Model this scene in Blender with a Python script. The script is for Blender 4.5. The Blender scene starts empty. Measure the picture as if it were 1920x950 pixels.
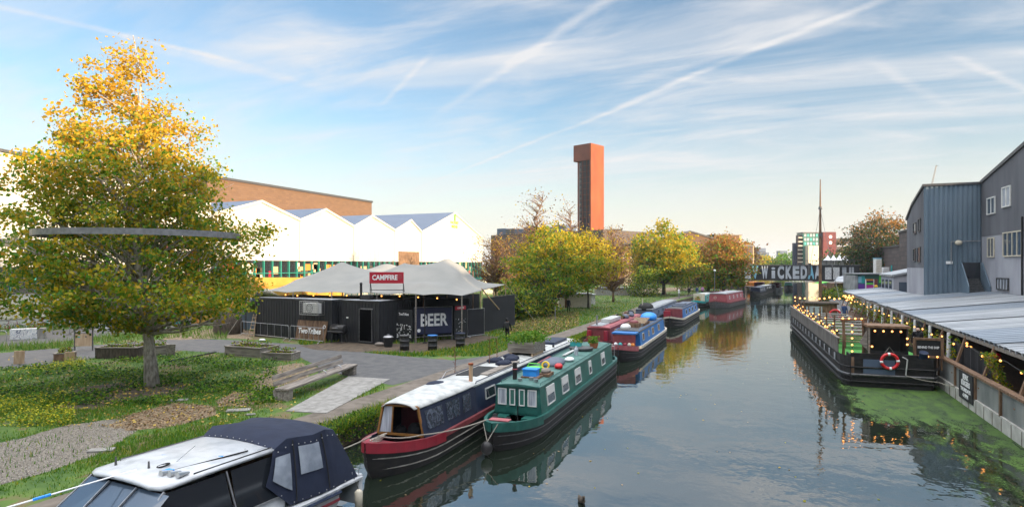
import bpy, math, random
import numpy as np
from mathutils import Vector, Matrix
R_ = math.radians
sc = bpy.context.scene
COL = sc.collection

# ---------------------------------------------------------------- camera, sky, sun, exposure
F, HZ, CAMZ, TH = 1150.0, 496.0, 6.2, R_(22.65)
cd = bpy.data.cameras.new('camera'); cam = bpy.data.objects.new('camera', cd); COL.objects.link(cam)
cam.location = (0, 0, CAMZ); cam.rotation_euler = (R_(90), 0, TH)
cd.sensor_width = 36; cd.lens = 36 * F / 1920; cd.shift_y = (HZ - 475) / 1920
cd.clip_start = .1; cd.clip_end = 9000
sc.camera = cam
SUN_EL, SUN_BACK = R_(10.5), R_(16)      # elevation; how far the sun stands behind the right bank
S = Vector((math.cos(SUN_EL) * math.cos(SUN_BACK), -math.cos(SUN_EL) * math.sin(SUN_BACK), math.sin(SUN_EL)))
sl = bpy.data.lights.new('sun', 'SUN'); sl.energy = 3.9; sl.angle = R_(.6); sl.color = (1, .76, .50)
so = bpy.data.objects.new('sun', sl); COL.objects.link(so)
so.rotation_euler = (-S).to_track_quat('-Z', 'Y').to_euler(); so.location = (60, -30, 60)
sc.view_settings.view_transform = 'Standard'; sc.view_settings.look = 'None'
sc.view_settings.gamma = 1; sc.view_settings.exposure = 1.78; sc.view_settings.use_curve_mapping = False
sc.cycles.max_bounces = 6; sc.cycles.transparent_max_bounces = 8; sc.cycles.caustics_reflective = False
sc.cycles.caustics_refractive = False; sc.cycles.use_denoising = True

def ray(px, py):
    a = (px - 960) / F; b = (HZ - py) / F
    return Vector((-math.sin(TH) + a * math.cos(TH), math.cos(TH) + a * math.sin(TH), b))
def atd(px, py, d): return Vector((0, 0, CAMZ)) + ray(px, py) * d
def atz(px, py, z): return atd(px, py, F * (CAMZ - z) / (py - HZ))
def atu(px, py, u):
    r = ray(px, py); return Vector((0, 0, CAMZ)) + r * (u / r.x)
def atv(px, py, v):
    r = ray(px, py); return Vector((0, 0, CAMZ)) + r * (v / r.y)

# world: Nishita sky with thin cirrus and vapour trails laid out on a plane overhead
w = bpy.data.worlds.new('World'); sc.world = w; w.use_nodes = True
nt = w.node_tree; nt.nodes.clear()
def N(t, **k):
    n = nt.nodes.new(t)
    for a, b in k.items(): setattr(n, a, b)
    return n
def mth(op, a, b=None, c=None, clamp=False):
    n = N('ShaderNodeMath', operation=op, use_clamp=clamp)
    for i, x in enumerate((a, b, c)):
        if x is None: continue
        if isinstance(x, (int, float)): n.inputs[i].default_value = x
        else: nt.links.new(x, n.inputs[i])
    return n.outputs[0]
def mrange(x, a, b, c=0, d=1, smooth=True):
    n = N('ShaderNodeMapRange'); n.interpolation_type = 'SMOOTHSTEP' if smooth else 'LINEAR'
    nt.links.new(x, n.inputs[0])
    for i, v in enumerate((a, b, c, d)): n.inputs[i + 1].default_value = v
    return n.outputs[0]
sky = N('ShaderNodeTexSky', sky_type='NISHITA', sun_disc=False, sun_elevation=SUN_EL,
        sun_rotation=math.atan2(S.x, S.y), air_density=1.0, dust_density=.6, ozone_density=1.6, altitude=0)
tc = N('ShaderNodeTexCoord'); sep = N('ShaderNodeSeparateXYZ'); nt.links.new(tc.outputs['Generated'], sep.inputs[0])
K0 = .10
zz = mth('ADD', mth('MAXIMUM', sep.outputs[2], 0.0), K0)
pxn, pyn = mth('DIVIDE', sep.outputs[0], zz), mth('DIVIDE', sep.outputs[1], zz)
cmb = N('ShaderNodeCombineXYZ'); nt.links.new(pxn, cmb.inputs[0]); nt.links.new(pyn, cmb.inputs[1])
def skyp(px, py):
    r = ray(px, py).normalized(); z = max(r.z, 0) + K0
    return np.array((r.x / z, r.y / z))
def skynoise(rot, sx, sy, scale, detail, dist, off=0, rough=.55):
    m = N('ShaderNodeMapping'); m.inputs['Rotation'].default_value = (0, 0, rot); m.inputs['Scale'].default_value = (sx, sy, 1)
    m.inputs['Location'].default_value = (off, off * .7, 0)
    nt.links.new(cmb.outputs[0], m.inputs[0])
    n = N('ShaderNodeTexNoise'); n.inputs['Scale'].default_value = scale; n.inputs['Detail'].default_value = detail
    n.inputs['Distortion'].default_value = dist; n.inputs['Roughness'].default_value = rough
    nt.links.new(m.outputs[0], n.inputs[0]); return n.outputs[0]
n1 = skynoise(R_(35), 1.0, 3.2, .55, 7, .9, 3.1, .6)
n2 = skynoise(R_(-15), 1.0, 2.4, 1.6, 7, .6, 7.7, .62)
n3 = skynoise(0, 1, 1, .28, 3, .2, 1.3)
c1 = mth('MULTIPLY', mrange(n1, .36, .78), .82)
c2 = mth('MULTIPLY', mrange(n2, .43, .75), .42)
c3 = mrange(n3, .30, .58, .25, 1)
cl = mth('MULTIPLY', mth('ADD', c1, c2), c3)
wob = skynoise(0, 1, 1, 2.2, 4, .0, 5.5)
def trail(p0, p1, wd, amp, fade0=.05, fade1=.05):
    wd *= .7
    a, b = skyp(*p0), skyp(*p1); t = b - a; L = np.linalg.norm(t); t /= L; n = np.array((-t[1], t[0])); c = float(a @ n); s0 = float(a @ t)
    dx = mth('ADD', mth('MULTIPLY', pxn, float(n[0])), mth('MULTIPLY_ADD', pyn, float(n[1]), -c))
    dx = mth('ADD', dx, mth('MULTIPLY_ADD', wob, wd * 1.6, -wd * .8))
    g = mrange(mth('ABSOLUTE', dx), 0, wd, 1, 0)
    s = mth('ADD', mth('MULTIPLY', pxn, float(t[0])), mth('MULTIPLY_ADD', pyn, float(t[1]), -s0))
    m = mth('MULTIPLY', mrange(s, -fade0 * L, fade0 * L), mrange(s, L * (1 - fade1), L * (1 + fade1), 1, 0))
    tex = mrange(n2, .3, .62, .35, 1)
    return mth('MULTIPLY', mth('MULTIPLY', g, m), mth('MULTIPLY', tex, amp * .8))
TR = [((-60, 0), (440, 116), .05, .75, .02, .25), ((250, 80), (600, 165), .09, .35, .2, .3), ((785, 352), (1160, 205), .045, .75, .1, .3),
      ((1140, 210), (1680, -10), .05, .55, .2, .1), ((835, 205), (1150, -10), .055, .5, .3, .1), ((722, 192), (800, 112), .035, .5, .2, .3),
      ((1800, 108), (1960, 185), .05, .6, .3, .1), ((1150, 165), (1480, 75), .10, .4, .3, .3), ((1640, 120), (1760, 190), .06, .35, .3, .3)]
for tr in TR: cl = mth('ADD', cl, trail(*tr))
cl = mth('MULTIPLY', mth('MINIMUM', cl, .92), mrange(sep.outputs[2], .01, .16, .25, 1))
cl = mth('MAXIMUM', cl, mrange(sep.outputs[2], .45, .75, 0, .85))  # added overhead cloud sheet, out of view, to whiten the fill light
hz = mrange(sep.outputs[2], -.02, .26, 1, 0)     # pale warm band of thin haze low over the skyline
mixh = N('ShaderNodeMix', data_type='RGBA'); nt.links.new(mth('MULTIPLY', hz, .88), mixh.inputs[0])
SKG = N('ShaderNodeVectorMath', operation='MULTIPLY'); nt.links.new(sky.outputs[0], SKG.inputs[0]); SKG.inputs[1].default_value = (1.0, 1.08, 1.12)
nt.links.new(SKG.outputs[0], mixh.inputs[6]); mixh.inputs[7].default_value = (4.95, 4.5, 3.95, 1)
mixc = N('ShaderNodeMix', data_type='RGBA'); nt.links.new(cl, mixc.inputs[0]); nt.links.new(mixh.outputs[2], mixc.inputs[6])
mixc.inputs[7].default_value = (4.35, 4.3, 4.3, 1)
bg = N('ShaderNodeBackground'); bg.inputs[1].default_value = .12; wo = N('ShaderNodeOutputWorld')
zenith_gain = mrange(sep.outputs[2], .42, .78, .50, 2.1)   # sky dimmed low and brightened overhead, out of view, to lift the shade
VG = N('ShaderNodeVectorMath', operation='SCALE'); nt.links.new(mixc.outputs[2], VG.inputs[0]); nt.links.new(zenith_gain, VG.inputs[3])
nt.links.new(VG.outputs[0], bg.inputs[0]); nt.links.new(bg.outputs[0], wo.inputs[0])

# ---------------------------------------------------------------- materials
def mat(name, col, col2=None, rough=.7, metal=0, scale=6, bump=0, stretch=(1, 1, 1), dist=0, lo=.35, hi=.65, emit=None, spec=.5,
        detail=5, alpha=1, trans=0, world=False, col3=None, rvar=0, trw=0):
    m = bpy.data.materials.new(name); m.use_nodes = True; t = m.node_tree; b = t.nodes['Principled BSDF']
    def I(n, v): b.inputs[n].default_value = v
    I('Roughness', rough); I('Metallic', metal); I('Specular IOR Level', spec)
    if trw: I('Transmission Weight', trw)
    c4 = (*col, 1)
    if col2 is None and not bump: I('Base Color', c4)
    else:
        co = t.nodes.new('ShaderNodeTexCoord' if not world else 'ShaderNodeNewGeometry'); mp = t.nodes.new('ShaderNodeMapping')
        t.links.new(co.outputs['Object' if not world else 'Position'], mp.inputs[0]); mp.inputs['Scale'].default_value = stretch
        n = t.nodes.new('ShaderNodeTexNoise'); n.inputs['Scale'].default_value = scale; n.inputs['Detail'].default_value = detail
        n.inputs['Distortion'].default_value = dist; t.links.new(mp.outputs[0], n.inputs[0])
        if col2 is not None:
            r = t.nodes.new('ShaderNodeValToRGB'); r.color_ramp.elements[0].position = lo; r.color_ramp.elements[1].position = hi
            r.color_ramp.elements[0].color = c4; r.color_ramp.elements[1].color = (*col2, 1)
            if col3 is not None:
                e = r.color_ramp.elements.new(min(.98, hi + .08)); e.color = (*col3, 1)
            t.links.new(n.outputs[0], r.inputs[0]); t.links.new(r.outputs[0], b.inputs['Base Color'])
        else: I('Base Color', c4)
        if rvar:
            q = t.nodes.new('ShaderNodeMath'); q.operation = 'MULTIPLY_ADD'; q.inputs[1].default_value = rvar; q.inputs[2].default_value = rough - rvar / 2
            t.links.new(n.outputs[0], q.inputs[0]); t.links.new(q.outputs[0], b.inputs['Roughness'])
        if bump:
            bn = t.nodes.new('ShaderNodeBump'); bn.inputs['Strength'].default_value = 1; bn.inputs['Distance'].default_value = bump
            t.links.new(n.outputs[0], bn.inputs['Height']); t.links.new(bn.outputs[0], b.inputs['Normal'])
    if emit: I('Emission Color', (*emit[0], 1)); I('Emission Strength', emit[1])
    return m
def glassmat(name, col, rough=.04, spec=1.0): return mat(name, col, rough=rough, spec=spec)

MT = {}
def defm(k, *a, **kw): MT[k] = mat(k, *a, **kw)
defm('grass', (.035, .085, .012), (.08, .14, .018), rough=.95, scale=.9, bump=.03, world=True, col3=(.13, .10, .045), detail=8, lo=.36, hi=.53)
defm('soil', (.045, .032, .022), (.11, .08, .05), rough=.95, scale=3, bump=.03, world=True, detail=8)
defm('gravel', (.10, .085, .065), (.26, .23, .19), rough=.95, scale=22, bump=.02, world=True, detail=9, lo=.42, hi=.62)
defm('dry_earth', (.12, .085, .05), (.28, .21, .13), rough=.95, scale=7, bump=.04, world=True, detail=9, lo=.4, hi=.62)
defm('asphalt', (.065, .065, .068), (.10, .098, .095), rough=.85, scale=2.2, bump=.004, world=True, detail=10)
defm('towpath', (.10, .082, .064), (.17, .142, .115), rough=.9, scale=2.5, bump=.006, world=True, detail=10)
defm('concrete', (.19, .18, .165), (.30, .29, .27), rough=.9, scale=4, bump=.006, detail=8)
defm('old_concrete', (.16, .15, .13), (.33, .31, .28), rough=.9, scale=3, bump=.02, detail=8, stretch=(1, 1, .6))
defm('bark', (.20, .175, .15), (.52, .47, .41), rough=.95, scale=9, bump=.03, stretch=(1, 1, .35), detail=8)
defm('dark_bark', (.035, .027, .02), (.09, .07, .05), rough=.95, scale=9, bump=.03, stretch=(1, 1, .3))
defm('weathered_wood', (.12, .10, .085), (.30, .265, .23), rough=.85, scale=5, bump=.01, stretch=(.22, 2, 3), detail=8)
defm('brown_wood', (.10, .055, .03), (.22, .13, .075), rough=.8, scale=6, bump=.008, stretch=(1, 1, .3), detail=6)
defm('sign_olive', (.30, .33, .03), rough=.6)
defm('window_dim', (.10, .09, .08), rough=.2)
defm('table_wood', (.24, .225, .20), (.13, .12, .105), rough=.7, scale=6)
defm('pale_wood', (.36, .24, .14), (.5, .37, .24), rough=.7, scale=7, stretch=(1, 1, .2))
defm('white_paint', (.74, .74, .72), (.62, .61, .58), rough=.5, scale=3, detail=7)
defm('white_clad', (.50, .49, .47), (.42, .405, .375), rough=.6, scale=.35, stretch=(1, 1, .25), detail=5)
defm('cream', (.62, .56, .44), (.5, .45, .36), rough=.6, scale=3)
defm('black_metal', (.006, .0065, .008), (.013, .012, .012), rough=.5, scale=4, rvar=.3)
defm('hull_black', (.0045, .005, .006), (.02, .018, .017), rough=.62, scale=3.5, stretch=(1, .5, 2), bump=.003, rvar=.25, spec=.3, col3=(.03, .024, .02))
defm('varnish', (.30, .14, .035), (.2, .09, .025), rough=.4, scale=6)
defm('blind', (.62, .62, .60), rough=.7)
defm('container', (.006, .007, .0095), (.012, .013, .016), rough=.55, scale=1.6, rvar=.25)
defm('steel', (.42, .43, .45), (.3, .3, .31), rough=.42, metal=.8, scale=8)
defm('dark_steel', (.12, .12, .125), (.07, .07, .07), rough=.5, metal=.5, scale=8)
defm('green_boat', (.010, .080, .066), (.022, .125, .102), rough=.42, scale=3.0, rvar=.3, col3=(.06, .19, .155), bump=.004, detail=9, lo=.38, hi=.64)
defm('green_roof', (.028, .10, .085), (.075, .175, .15), rough=.55, scale=3, detail=7)
defm('pale_green', (.16, .33, .27), (.08, .24, .19), rough=.6, scale=3, detail=8, stretch=(1, .4, 2))
defm('navy', (.008, .016, .042), (.013, .024, .06), rough=.45, scale=2.5, rvar=.3)
defm('canvas_navy', (.004, .009, .028), (.008, .015, .040), rough=.85, scale=2.5, bump=.03, detail=4)
defm('canvas_grey', (.09, .11, .15), (.13, .15, .19), rough=.85, scale=3, bump=.02)
defm('red_paint', (.30, .014, .03), (.22, .014, .028), rough=.45, scale=3, rvar=.3)
defm('maroon', (.16, .03, .035), (.22, .05, .055), rough=.5, scale=3)
defm('faded_red', (.36, .10, .11), (.28, .07, .08), rough=.6, scale=3)
defm('blue_paint', (.02, .14, .42), (.04, .2, .5), rough=.42, scale=3, rvar=.25)
defm('teal_paint', (.02, .30, .30), (.04, .38, .38), rough=.5, scale=3)
defm('white_roof', (.52, .53, .51), (.34, .35, .34), rough=.5, scale=3.2, detail=9, lo=.4, hi=.68)
defm('gelcoat', (.56, .58, .60), (.36, .38, .40), rough=.32, scale=2.6, detail=10, rvar=.2, lo=.42, hi=.72)
defm('glass_dark', (.018, .022, .028), rough=.05, spec=.9)
defm('glass_blue', (.05, .075, .11), rough=.06, spec=1)
defm('glass_curtain', (.52, .55, .60), (.28, .3, .34), rough=.12, scale=6, stretch=(3, 3, .2), spec=.8)
defm('clear_plastic', (.34, .38, .44), (.2, .23, .28), rough=.18, scale=2.5, bump=.03, detail=3, spec=.7)
defm('crinkled_plastic', (.025, .03, .045), (.10, .12, .16), rough=.15, scale=7, bump=.04, detail=4, dist=1.2, lo=.45, hi=.66, spec=.8)
defm('rope', (.35, .32, .27), (.22, .2, .17), rough=.9, scale=30)
defm('rubber', (.009, .009, .009), rough=.8)
defm('rust', (.18, .040, .012), (.27, .066, .018), rough=.85, scale=.25, stretch=(1, 1, .5), detail=8)
defm('rust_dark', (.11, .035, .02), (.17, .05, .026), rough=.85, scale=.4, detail=6)
defm('bulwark_wood', (.06, .052, .045), (.20, .185, .165), rough=.85, scale=2.2, stretch=(1, 2.2, .3), detail=8)
defm('bulwark_dark', (.05, .043, .038), (.11, .1, .09), rough=.85, scale=3, stretch=(1, .6, .4))
defm('tent', (.195, .195, .18), (.23, .225, .205), rough=.75, scale=.5, detail=3)
defm('sign_red', (.42, .012, .03), rough=.5)
defm('sign_white', (.8, .8, .8), rough=.5)
defm('banner', (.014, .018, .055), (.02, .025, .065), rough=.7, scale=1.5)
defm('chalk', (.009, .01, .011), (.015, .017, .018), rough=.8, scale=3)
defm('screen_mesh', (.006, .007, .01), (.011, .012, .016), rough=.85, scale=1.4)
defm('foil', (.5, .5, .5), rough=.3, metal=1)
defm('shed_metal', (.40, .42, .44), (.24, .26, .28), rough=.48, metal=.25, scale=.9, detail=9, stretch=(.3, 1.2, 1), rvar=.25, col3=(.30, .25, .20))
defm('shed_metal_dark', (.24, .28, .33), (.17, .2, .235), rough=.5, metal=.25, scale=.9, detail=9, stretch=(.3, 1.2, 1), rvar=.25)
defm('blue_clad', (.105, .155, .20), (.14, .19, .24), rough=.5, scale=.8, detail=6, stretch=(1, 1, .3))
defm('dark_render', (.085, .088, .10), (.14, .145, .165), rough=.9, scale=.55, detail=9, stretch=(1, 1, .22), bump=.01)
defm('pale_render', (.27, .275, .31), (.36, .365, .40), rough=.9, scale=.7, detail=9, stretch=(1, 1, .3))
defm('slate_roof', (.055, .08, .13), (.08, .11, .17), rough=.45, scale=.6, stretch=(1, 5, 1))
defm('quay_panel', (.15, .16, .16), (.27, .28, .27), rough=.6, metal=.2, scale=1.3, detail=8, stretch=(1, 1, .4), col3=(.3, .25, .2))
defm('quay_concrete', (.3, .29, .26), (.48, .47, .43), rough=.9, scale=1.6, detail=9, bump=.01)
defm('turf', (.04, .19, .03), (.06, .25, .045), rough=.95, scale=8)
defm('red_shiny', (.55, .015, .02), rough=.3)
defm('skin', (.5, .32, .24), rough=.6)
defm('hair', (.03, .02, .015), rough=.8)
defm('cloth_black', (.006, .006, .008), rough=.9)
defm('cloth_blue', (.03, .06, .15), rough=.9)
defm('cloth_pink', (.5, .2, .42), rough=.9)
defm('cloth_teal', (.03, .15, .2), rough=.9)
defm('cloth_white', (.7, .7, .7), rough=.9)
defm('bulb', (.9, .6, .3), emit=((1, .36, .07), 1.35))
defm('doorway_dark', (.002, .002, .002), rough=1, spec=0)
defm('ring_steel', (.16, .16, .17), (.24, .24, .25), rough=.5, metal=.3, scale=6)
defm('lamp_white', (.9, .9, .85), rough=.3)
defm('terracotta', (.42, .12, .05), rough=.8)
defm('bright_blue', (.02, .24, .75), (.03, .3, .8), rough=.4, scale=5)
defm('lime', (.12, .55, .06), (.16, .62, .08), rough=.5, scale=5)
defm('yellow', (.8, .5, .02), rough=.5)
defm('purple', (.12, .04, .3), rough=.5)
defm('magenta', (.45, .03, .3), rough=.5)
defm('hoarding', (.36, .20, .03), (.44, .26, .045), rough=.7, scale=1)
defm('orange_paint', (.6, .2, .03), rough=.6)
defm('dark_glass_green', (.05, .16, .13), rough=.08, spec=1)
defm('teal_frame', (.02, .19, .15), rough=.5)

def brickmat(name, c1, c2, mort, scale, w=.5, h=.25, ms=.02, rough=.9, bias=0, axis='xz'):
    m = bpy.data.materials.new(name); m.use_nodes = True; t = m.node_tree; b = t.nodes['Principled BSDF']; b.inputs['Roughness'].default_value = rough
    co = t.nodes.new('ShaderNodeTexCoord'); s = t.nodes.new('ShaderNodeSeparateXYZ'); c = t.nodes.new('ShaderNodeCombineXYZ'); a = t.nodes.new('ShaderNodeMath')
    t.links.new(co.outputs['Object'], s.inputs[0]); t.links.new(s.outputs[0], a.inputs[0]); t.links.new(s.outputs[1], a.inputs[1])
    t.links.new(a.outputs[0], c.inputs[0]); t.links.new(s.outputs[2], c.inputs[1])
    k = t.nodes.new('ShaderNodeTexBrick'); t.links.new(c.outputs[0], k.inputs[0])
    for n_, v in (('Color1', (*c1, 1)), ('Color2', (*c2, 1)), ('Mortar', (*mort, 1)), ('Scale', scale), ('Mortar Size', ms), ('Brick Width', w), ('Row Height', h), ('Bias', bias)):
        k.inputs[n_].default_value = v
    t.links.new(k.outputs[0], b.inputs['Base Color']); MT[name] = m
brickmat('brown_brick', (.12, .068, .038), (.155, .088, .048), (.115, .07, .042), 1.0, 1.1, .42, .04)
brickmat('red_brick', (.12, .032, .035), (.16, .045, .045), (.18, .06, .05), 1.0, 1.6, .8, .05)
brickmat('dark_brick', (.075, .06, .055), (.11, .085, .075), (.06, .05, .05), 1.0, 2.0, .8, .06)
brickmat('tan_brick', (.42, .28, .15), (.5, .34, .19), (.36, .25, .15), 1.0, 1.2, .5, .03)

def graffiti_mat(name, cols, scale=.9, z=1.6):
    m = bpy.data.materials.new(name); m.use_nodes = True; t = m.node_tree; b = t.nodes['Principled BSDF']; b.inputs['Roughness'].default_value = .7
    co = t.nodes.new('ShaderNodeTexCoord'); n = t.nodes.new('ShaderNodeTexNoise'); n.inputs['Scale'].default_value = scale; n.inputs['Detail'].default_value = 2
    n.inputs['Distortion'].default_value = 2.5; mp = t.nodes.new('ShaderNodeMapping'); mp.inputs['Scale'].default_value = (1, 1, z)
    t.links.new(co.outputs['Object'], mp.inputs[0]); t.links.new(mp.outputs[0], n.inputs[0])
    r = t.nodes.new('ShaderNodeValToRGB'); r.color_ramp.interpolation = 'CONSTANT'
    for i, c in enumerate(cols):
        p = .3 + .4 * i / len(cols)
        e = r.color_ramp.elements[i] if i < 2 else r.color_ramp.elements.new(p)
        e.position = p; e.color = (*c, 1)
    t.links.new(n.outputs[0], r.inputs[0]); t.links.new(r.outputs[0], b.inputs['Base Color']); MT[name] = m
graffiti_mat('block_graffiti', [(.55, .55, .52), (.45, .48, .5), (.62, .6, .56), (.6, .6, .6), (.12, .13, .18), (.6, .6, .58), (.5, .5, .48)], 2.2, 1)
graffiti_mat('wall_graffiti', [(.2, .17, .16), (.3, .26, .24), (.25, .12, .11), (.34, .31, .3), (.16, .18, .2), (.4, .36, .33), (.26, .2, .2), (.42, .38, .34)], 1.1, 1.5)

def leafmat(name, cols, transl=.45):
    """leaf colour differs leaf by leaf (random per island)"""
    m = bpy.data.materials.new(name); m.use_nodes = True; t = m.node_tree; b = t.nodes['Principled BSDF']
    b.inputs['Roughness'].default_value = .6; b.inputs['Specular IOR Level'].default_value = .25
    g = t.nodes.new('ShaderNodeNewGeometry'); r = t.nodes.new('ShaderNodeValToRGB')
    for i, c in enumerate(cols):
        p = i / (len(cols) - 1)
        e = r.color_ramp.elements[i] if i < 2 else r.color_ramp.elements.new(p)
        e.position = p; e.color = (*c, 1)
    t.links.new(g.outputs['Random Per Island'], r.inputs[0]); t.links.new(r.outputs[0], b.inputs['Base Color'])
    tr = t.nodes.new('ShaderNodeBsdfTranslucent'); t.links.new(r.outputs[0], tr.inputs[0])
    mx = t.nodes.new('ShaderNodeMixShader'); mx.inputs[0].default_value = transl
    t.links.new(b.outputs[0], mx.inputs[1]); t.links.new(tr.outputs[0], mx.inputs[2])
    t.links.new(mx.outputs[0], t.nodes['Material Output'].inputs[0]); MT[name] = m
leafmat('leaf_green', [(.05, .15, .010), (.08, .21, .014), (.14, .26, .018), (.26, .31, .02)])
leafmat('leaf_olive', [(.15, .20, .012), (.26, .27, .015), (.42, .35, .018), (.18, .24, .015)])
leafmat('leaf_gold', [(.5, .27, .015), (.6, .35, .02), (.42, .28, .02), (.62, .42, .03), (.46, .20, .015)])
leafmat('leaf_yellow', [(.42, .30, .012), (.54, .37, .015), (.26, .25, .012), (.55, .38, .018)])
leafmat('leaf_orange', [(.36, .16, .03), (.28, .12, .02), (.42, .22, .04), (.2, .10, .03)])
leafmat('leaf_dark', [(.02, .065, .018), (.035, .085, .02), (.06, .10, .02), (.03, .075, .02)])
leafmat('leaf_rust', [(.13, .07, .03), (.09, .05, .025), (.18, .10, .04)])
leafmat('grass_blade', [(.045, .13, .012), (.075, .19, .018), (.11, .23, .022), (.19, .25, .035)], .3)
leafmat('tall_grass', [(.07, .17, .02), (.12, .24, .03), (.2, .26, .05), (.25, .26, .09)], .3)
leafmat('fallen_leaf', [(.45, .3, .04), (.5, .36, .06), (.3, .2, .06), (.6, .42, .06), (.2, .12, .05)], .1)
leafmat('brown_litter', [(.2, .12, .06), (.3, .19, .10), (.12, .08, .045), (.38, .27, .15)], .1)
leafmat('herb_yellow', [(.3, .32, .02), (.55, .48, .02), (.14, .22, .02)], .2)

# ---------------------------------------------------------------- mesh helpers
class MB:
    def __init__(s): s.v = []; s.f = []; s.mi = []; s.m = 0
    def _q(s, vs, fs):
        o = len(s.v); s.v += [tuple(p) for p in vs]
        for f in fs: s.f.append(tuple(o + i for i in f)); s.mi.append(s.m)
        return s
    def box(s, x0, x1, y0, y1, z0, z1):
        return s._q([(x, y, z) for z in (z0, z1) for y in (y0, y1) for x in (x0, x1)], [(0, 2, 3, 1), (4, 5, 7, 6), (0, 1, 5, 4), (2, 6, 7, 3), (0, 4, 6, 2), (1, 3, 7, 5)])
    def slab(s, c, ax, ay, w, h, t):
        c = Vector(c); ax = Vector(ax).normalized(); ay = Vector(ay).normalized(); n = ax.cross(ay).normalized()
        return s._q([c + ax * (i * w / 2) + ay * (j * h / 2) + n * (k * t / 2) for k in (-1, 1) for j in (-1, 1) for i in (-1, 1)], [(0, 2, 3, 1), (4, 5, 7, 6), (0, 1, 5, 4), (2, 6, 7, 3), (0, 4, 6, 2), (1, 3, 7, 5)])
    def frame(s, c, ax, ay, w, h, b, t):
        c = Vector(c); ax = Vector(ax).normalized(); ay = Vector(ay).normalized()
        for k in (-1, 1):
            s.slab(c + ay * (k * (h - b) / 2), ax, ay, w, b, t); s.slab(c + ax * (k * (w - b) / 2), ax, ay, b, h - 2 * b, t)
        return s
    def quad(s, *p): return s._q(p, [tuple(range(len(p)))])
    def tube(s, pts, r, n=6, cap=True):
        pts = [Vector(p) for p in pts]; rs = r if isinstance(r, (list, tuple)) else [r] * len(pts); o = len(s.v); prev = None
        for i, p in enumerate(pts):
            d = (pts[min(i + 1, len(pts) - 1)] - pts[max(i - 1, 0)])
            d = d.normalized() if d.length > 1e-9 else Vector((0, 0, 1))
            if prev is None: a = d.orthogonal().normalized()
            else:
                a = prev - d * prev.dot(d); a = a.normalized() if a.length > 1e-6 else d.orthogonal().normalized()
            prev = a; b = d.cross(a)
            for k in range(n):
                t = 2 * math.pi * k / n; s.v.append(tuple(p + (a * math.cos(t) + b * math.sin(t)) * rs[i]))
        for i in range(len(pts) - 1):
            for k in range(n):
                s.f.append((o + i * n + k, o + i * n + (k + 1) % n, o + (i + 1) * n + (k + 1) % n, o + (i + 1) * n + k)); s.mi.append(s.m)
        if cap:
            s.f.append(tuple(o + k for k in reversed(range(n)))); s.mi.append(s.m)
            e = o + (len(pts) - 1) * n; s.f.append(tuple(e + k for k in range(n))); s.mi.append(s.m)
        return s
    def loop(s, c, ax, ay, r, rt, n=24, m=6):
        c = Vector(c); ax = Vector(ax).normalized(); ay = Vector(ay).normalized(); az = ax.cross(ay); o = len(s.v)
        for i in range(n):
            t = 2 * math.pi * i / n; d = ax * math.cos(t) + ay * math.sin(t)
            for k in range(m):
                q = 2 * math.pi * k / m; s.v.append(tuple(c + d * (r + rt * math.cos(q)) + az * (rt * math.sin(q))))
        for i in range(n):
            for k in range(m):
                s.f.append((o + i * m + k, o + ((i + 1) % n) * m + k, o + ((i + 1) % n) * m + (k + 1) % m, o + i * m + (k + 1) % m)); s.mi.append(s.m)
        return s
    def cyl(s, x, y, z0, z1, r0, r1=None, n=16): return s.tube([(x, y, z0), (x, y, z1)], [r0, r0 if r1 is None else r1], n)
    def lathe(s, x, y, prof, n=16): return s.tube([(x, y, z) for z, r in prof], [r for z, r in prof], n)
    def ball(s, c, r, n=8, m=6, sq=(1, 1, 1)):
        c = Vector(c); o = len(s.v)
        for j in range(1, m):
            p = math.pi * j / m
            for i in range(n):
                t = 2 * math.pi * i / n; s.v.append((c.x + r * sq[0] * math.sin(p) * math.cos(t), c.y + r * sq[1] * math.sin(p) * math.sin(t), c.z + r * sq[2] * math.cos(p)))
        top = len(s.v); s.v.append((c.x, c.y, c.z + r * sq[2])); s.v.append((c.x, c.y, c.z - r * sq[2]))
        for j in range(m - 2):
            for i in range(n): s.f.append((o + j * n + i, o + (j + 1) * n + i, o + (j + 1) * n + (i + 1) % n, o + j * n + (i + 1) % n)); s.mi.append(s.m)
        for i in range(n):
            s.f.append((top, o + i, o + (i + 1) % n)); s.f.append((top + 1, o + (m - 2) * n + (i + 1) % n, o + (m - 2) * n + i)); s.mi += [s.m, s.m]
        return s
    def prism(s, poly, z0, z1):
        n = len(poly); return s._q([(p[0], p[1], z0) for p in poly] + [(p[0], p[1], z1) for p in poly],
            [tuple(reversed(range(n))), tuple(range(n, 2 * n))] + [(i, (i + 1) % n, n + (i + 1) % n, n + i) for i in range(n)])
    def extr(s, pts, d):
        """planar polygon pts extruded by vector d"""
        n = len(pts); d = Vector(d); return s._q([Vector(p) for p in pts] + [Vector(p) + d for p in pts],
            [tuple(reversed(range(n))), tuple(range(n, 2 * n))] + [(i, (i + 1) % n, n + (i + 1) % n, n + i) for i in range(n)])
    def grid(s, P):
        """P[i][j] points"""
        a, b = len(P), len(P[0]); return s._q([p for r in P for p in r], [(i * b + j, (i + 1) * b + j, (i + 1) * b + j + 1, i * b + j + 1) for i in range(a - 1) for j in range(b - 1)])
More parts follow.
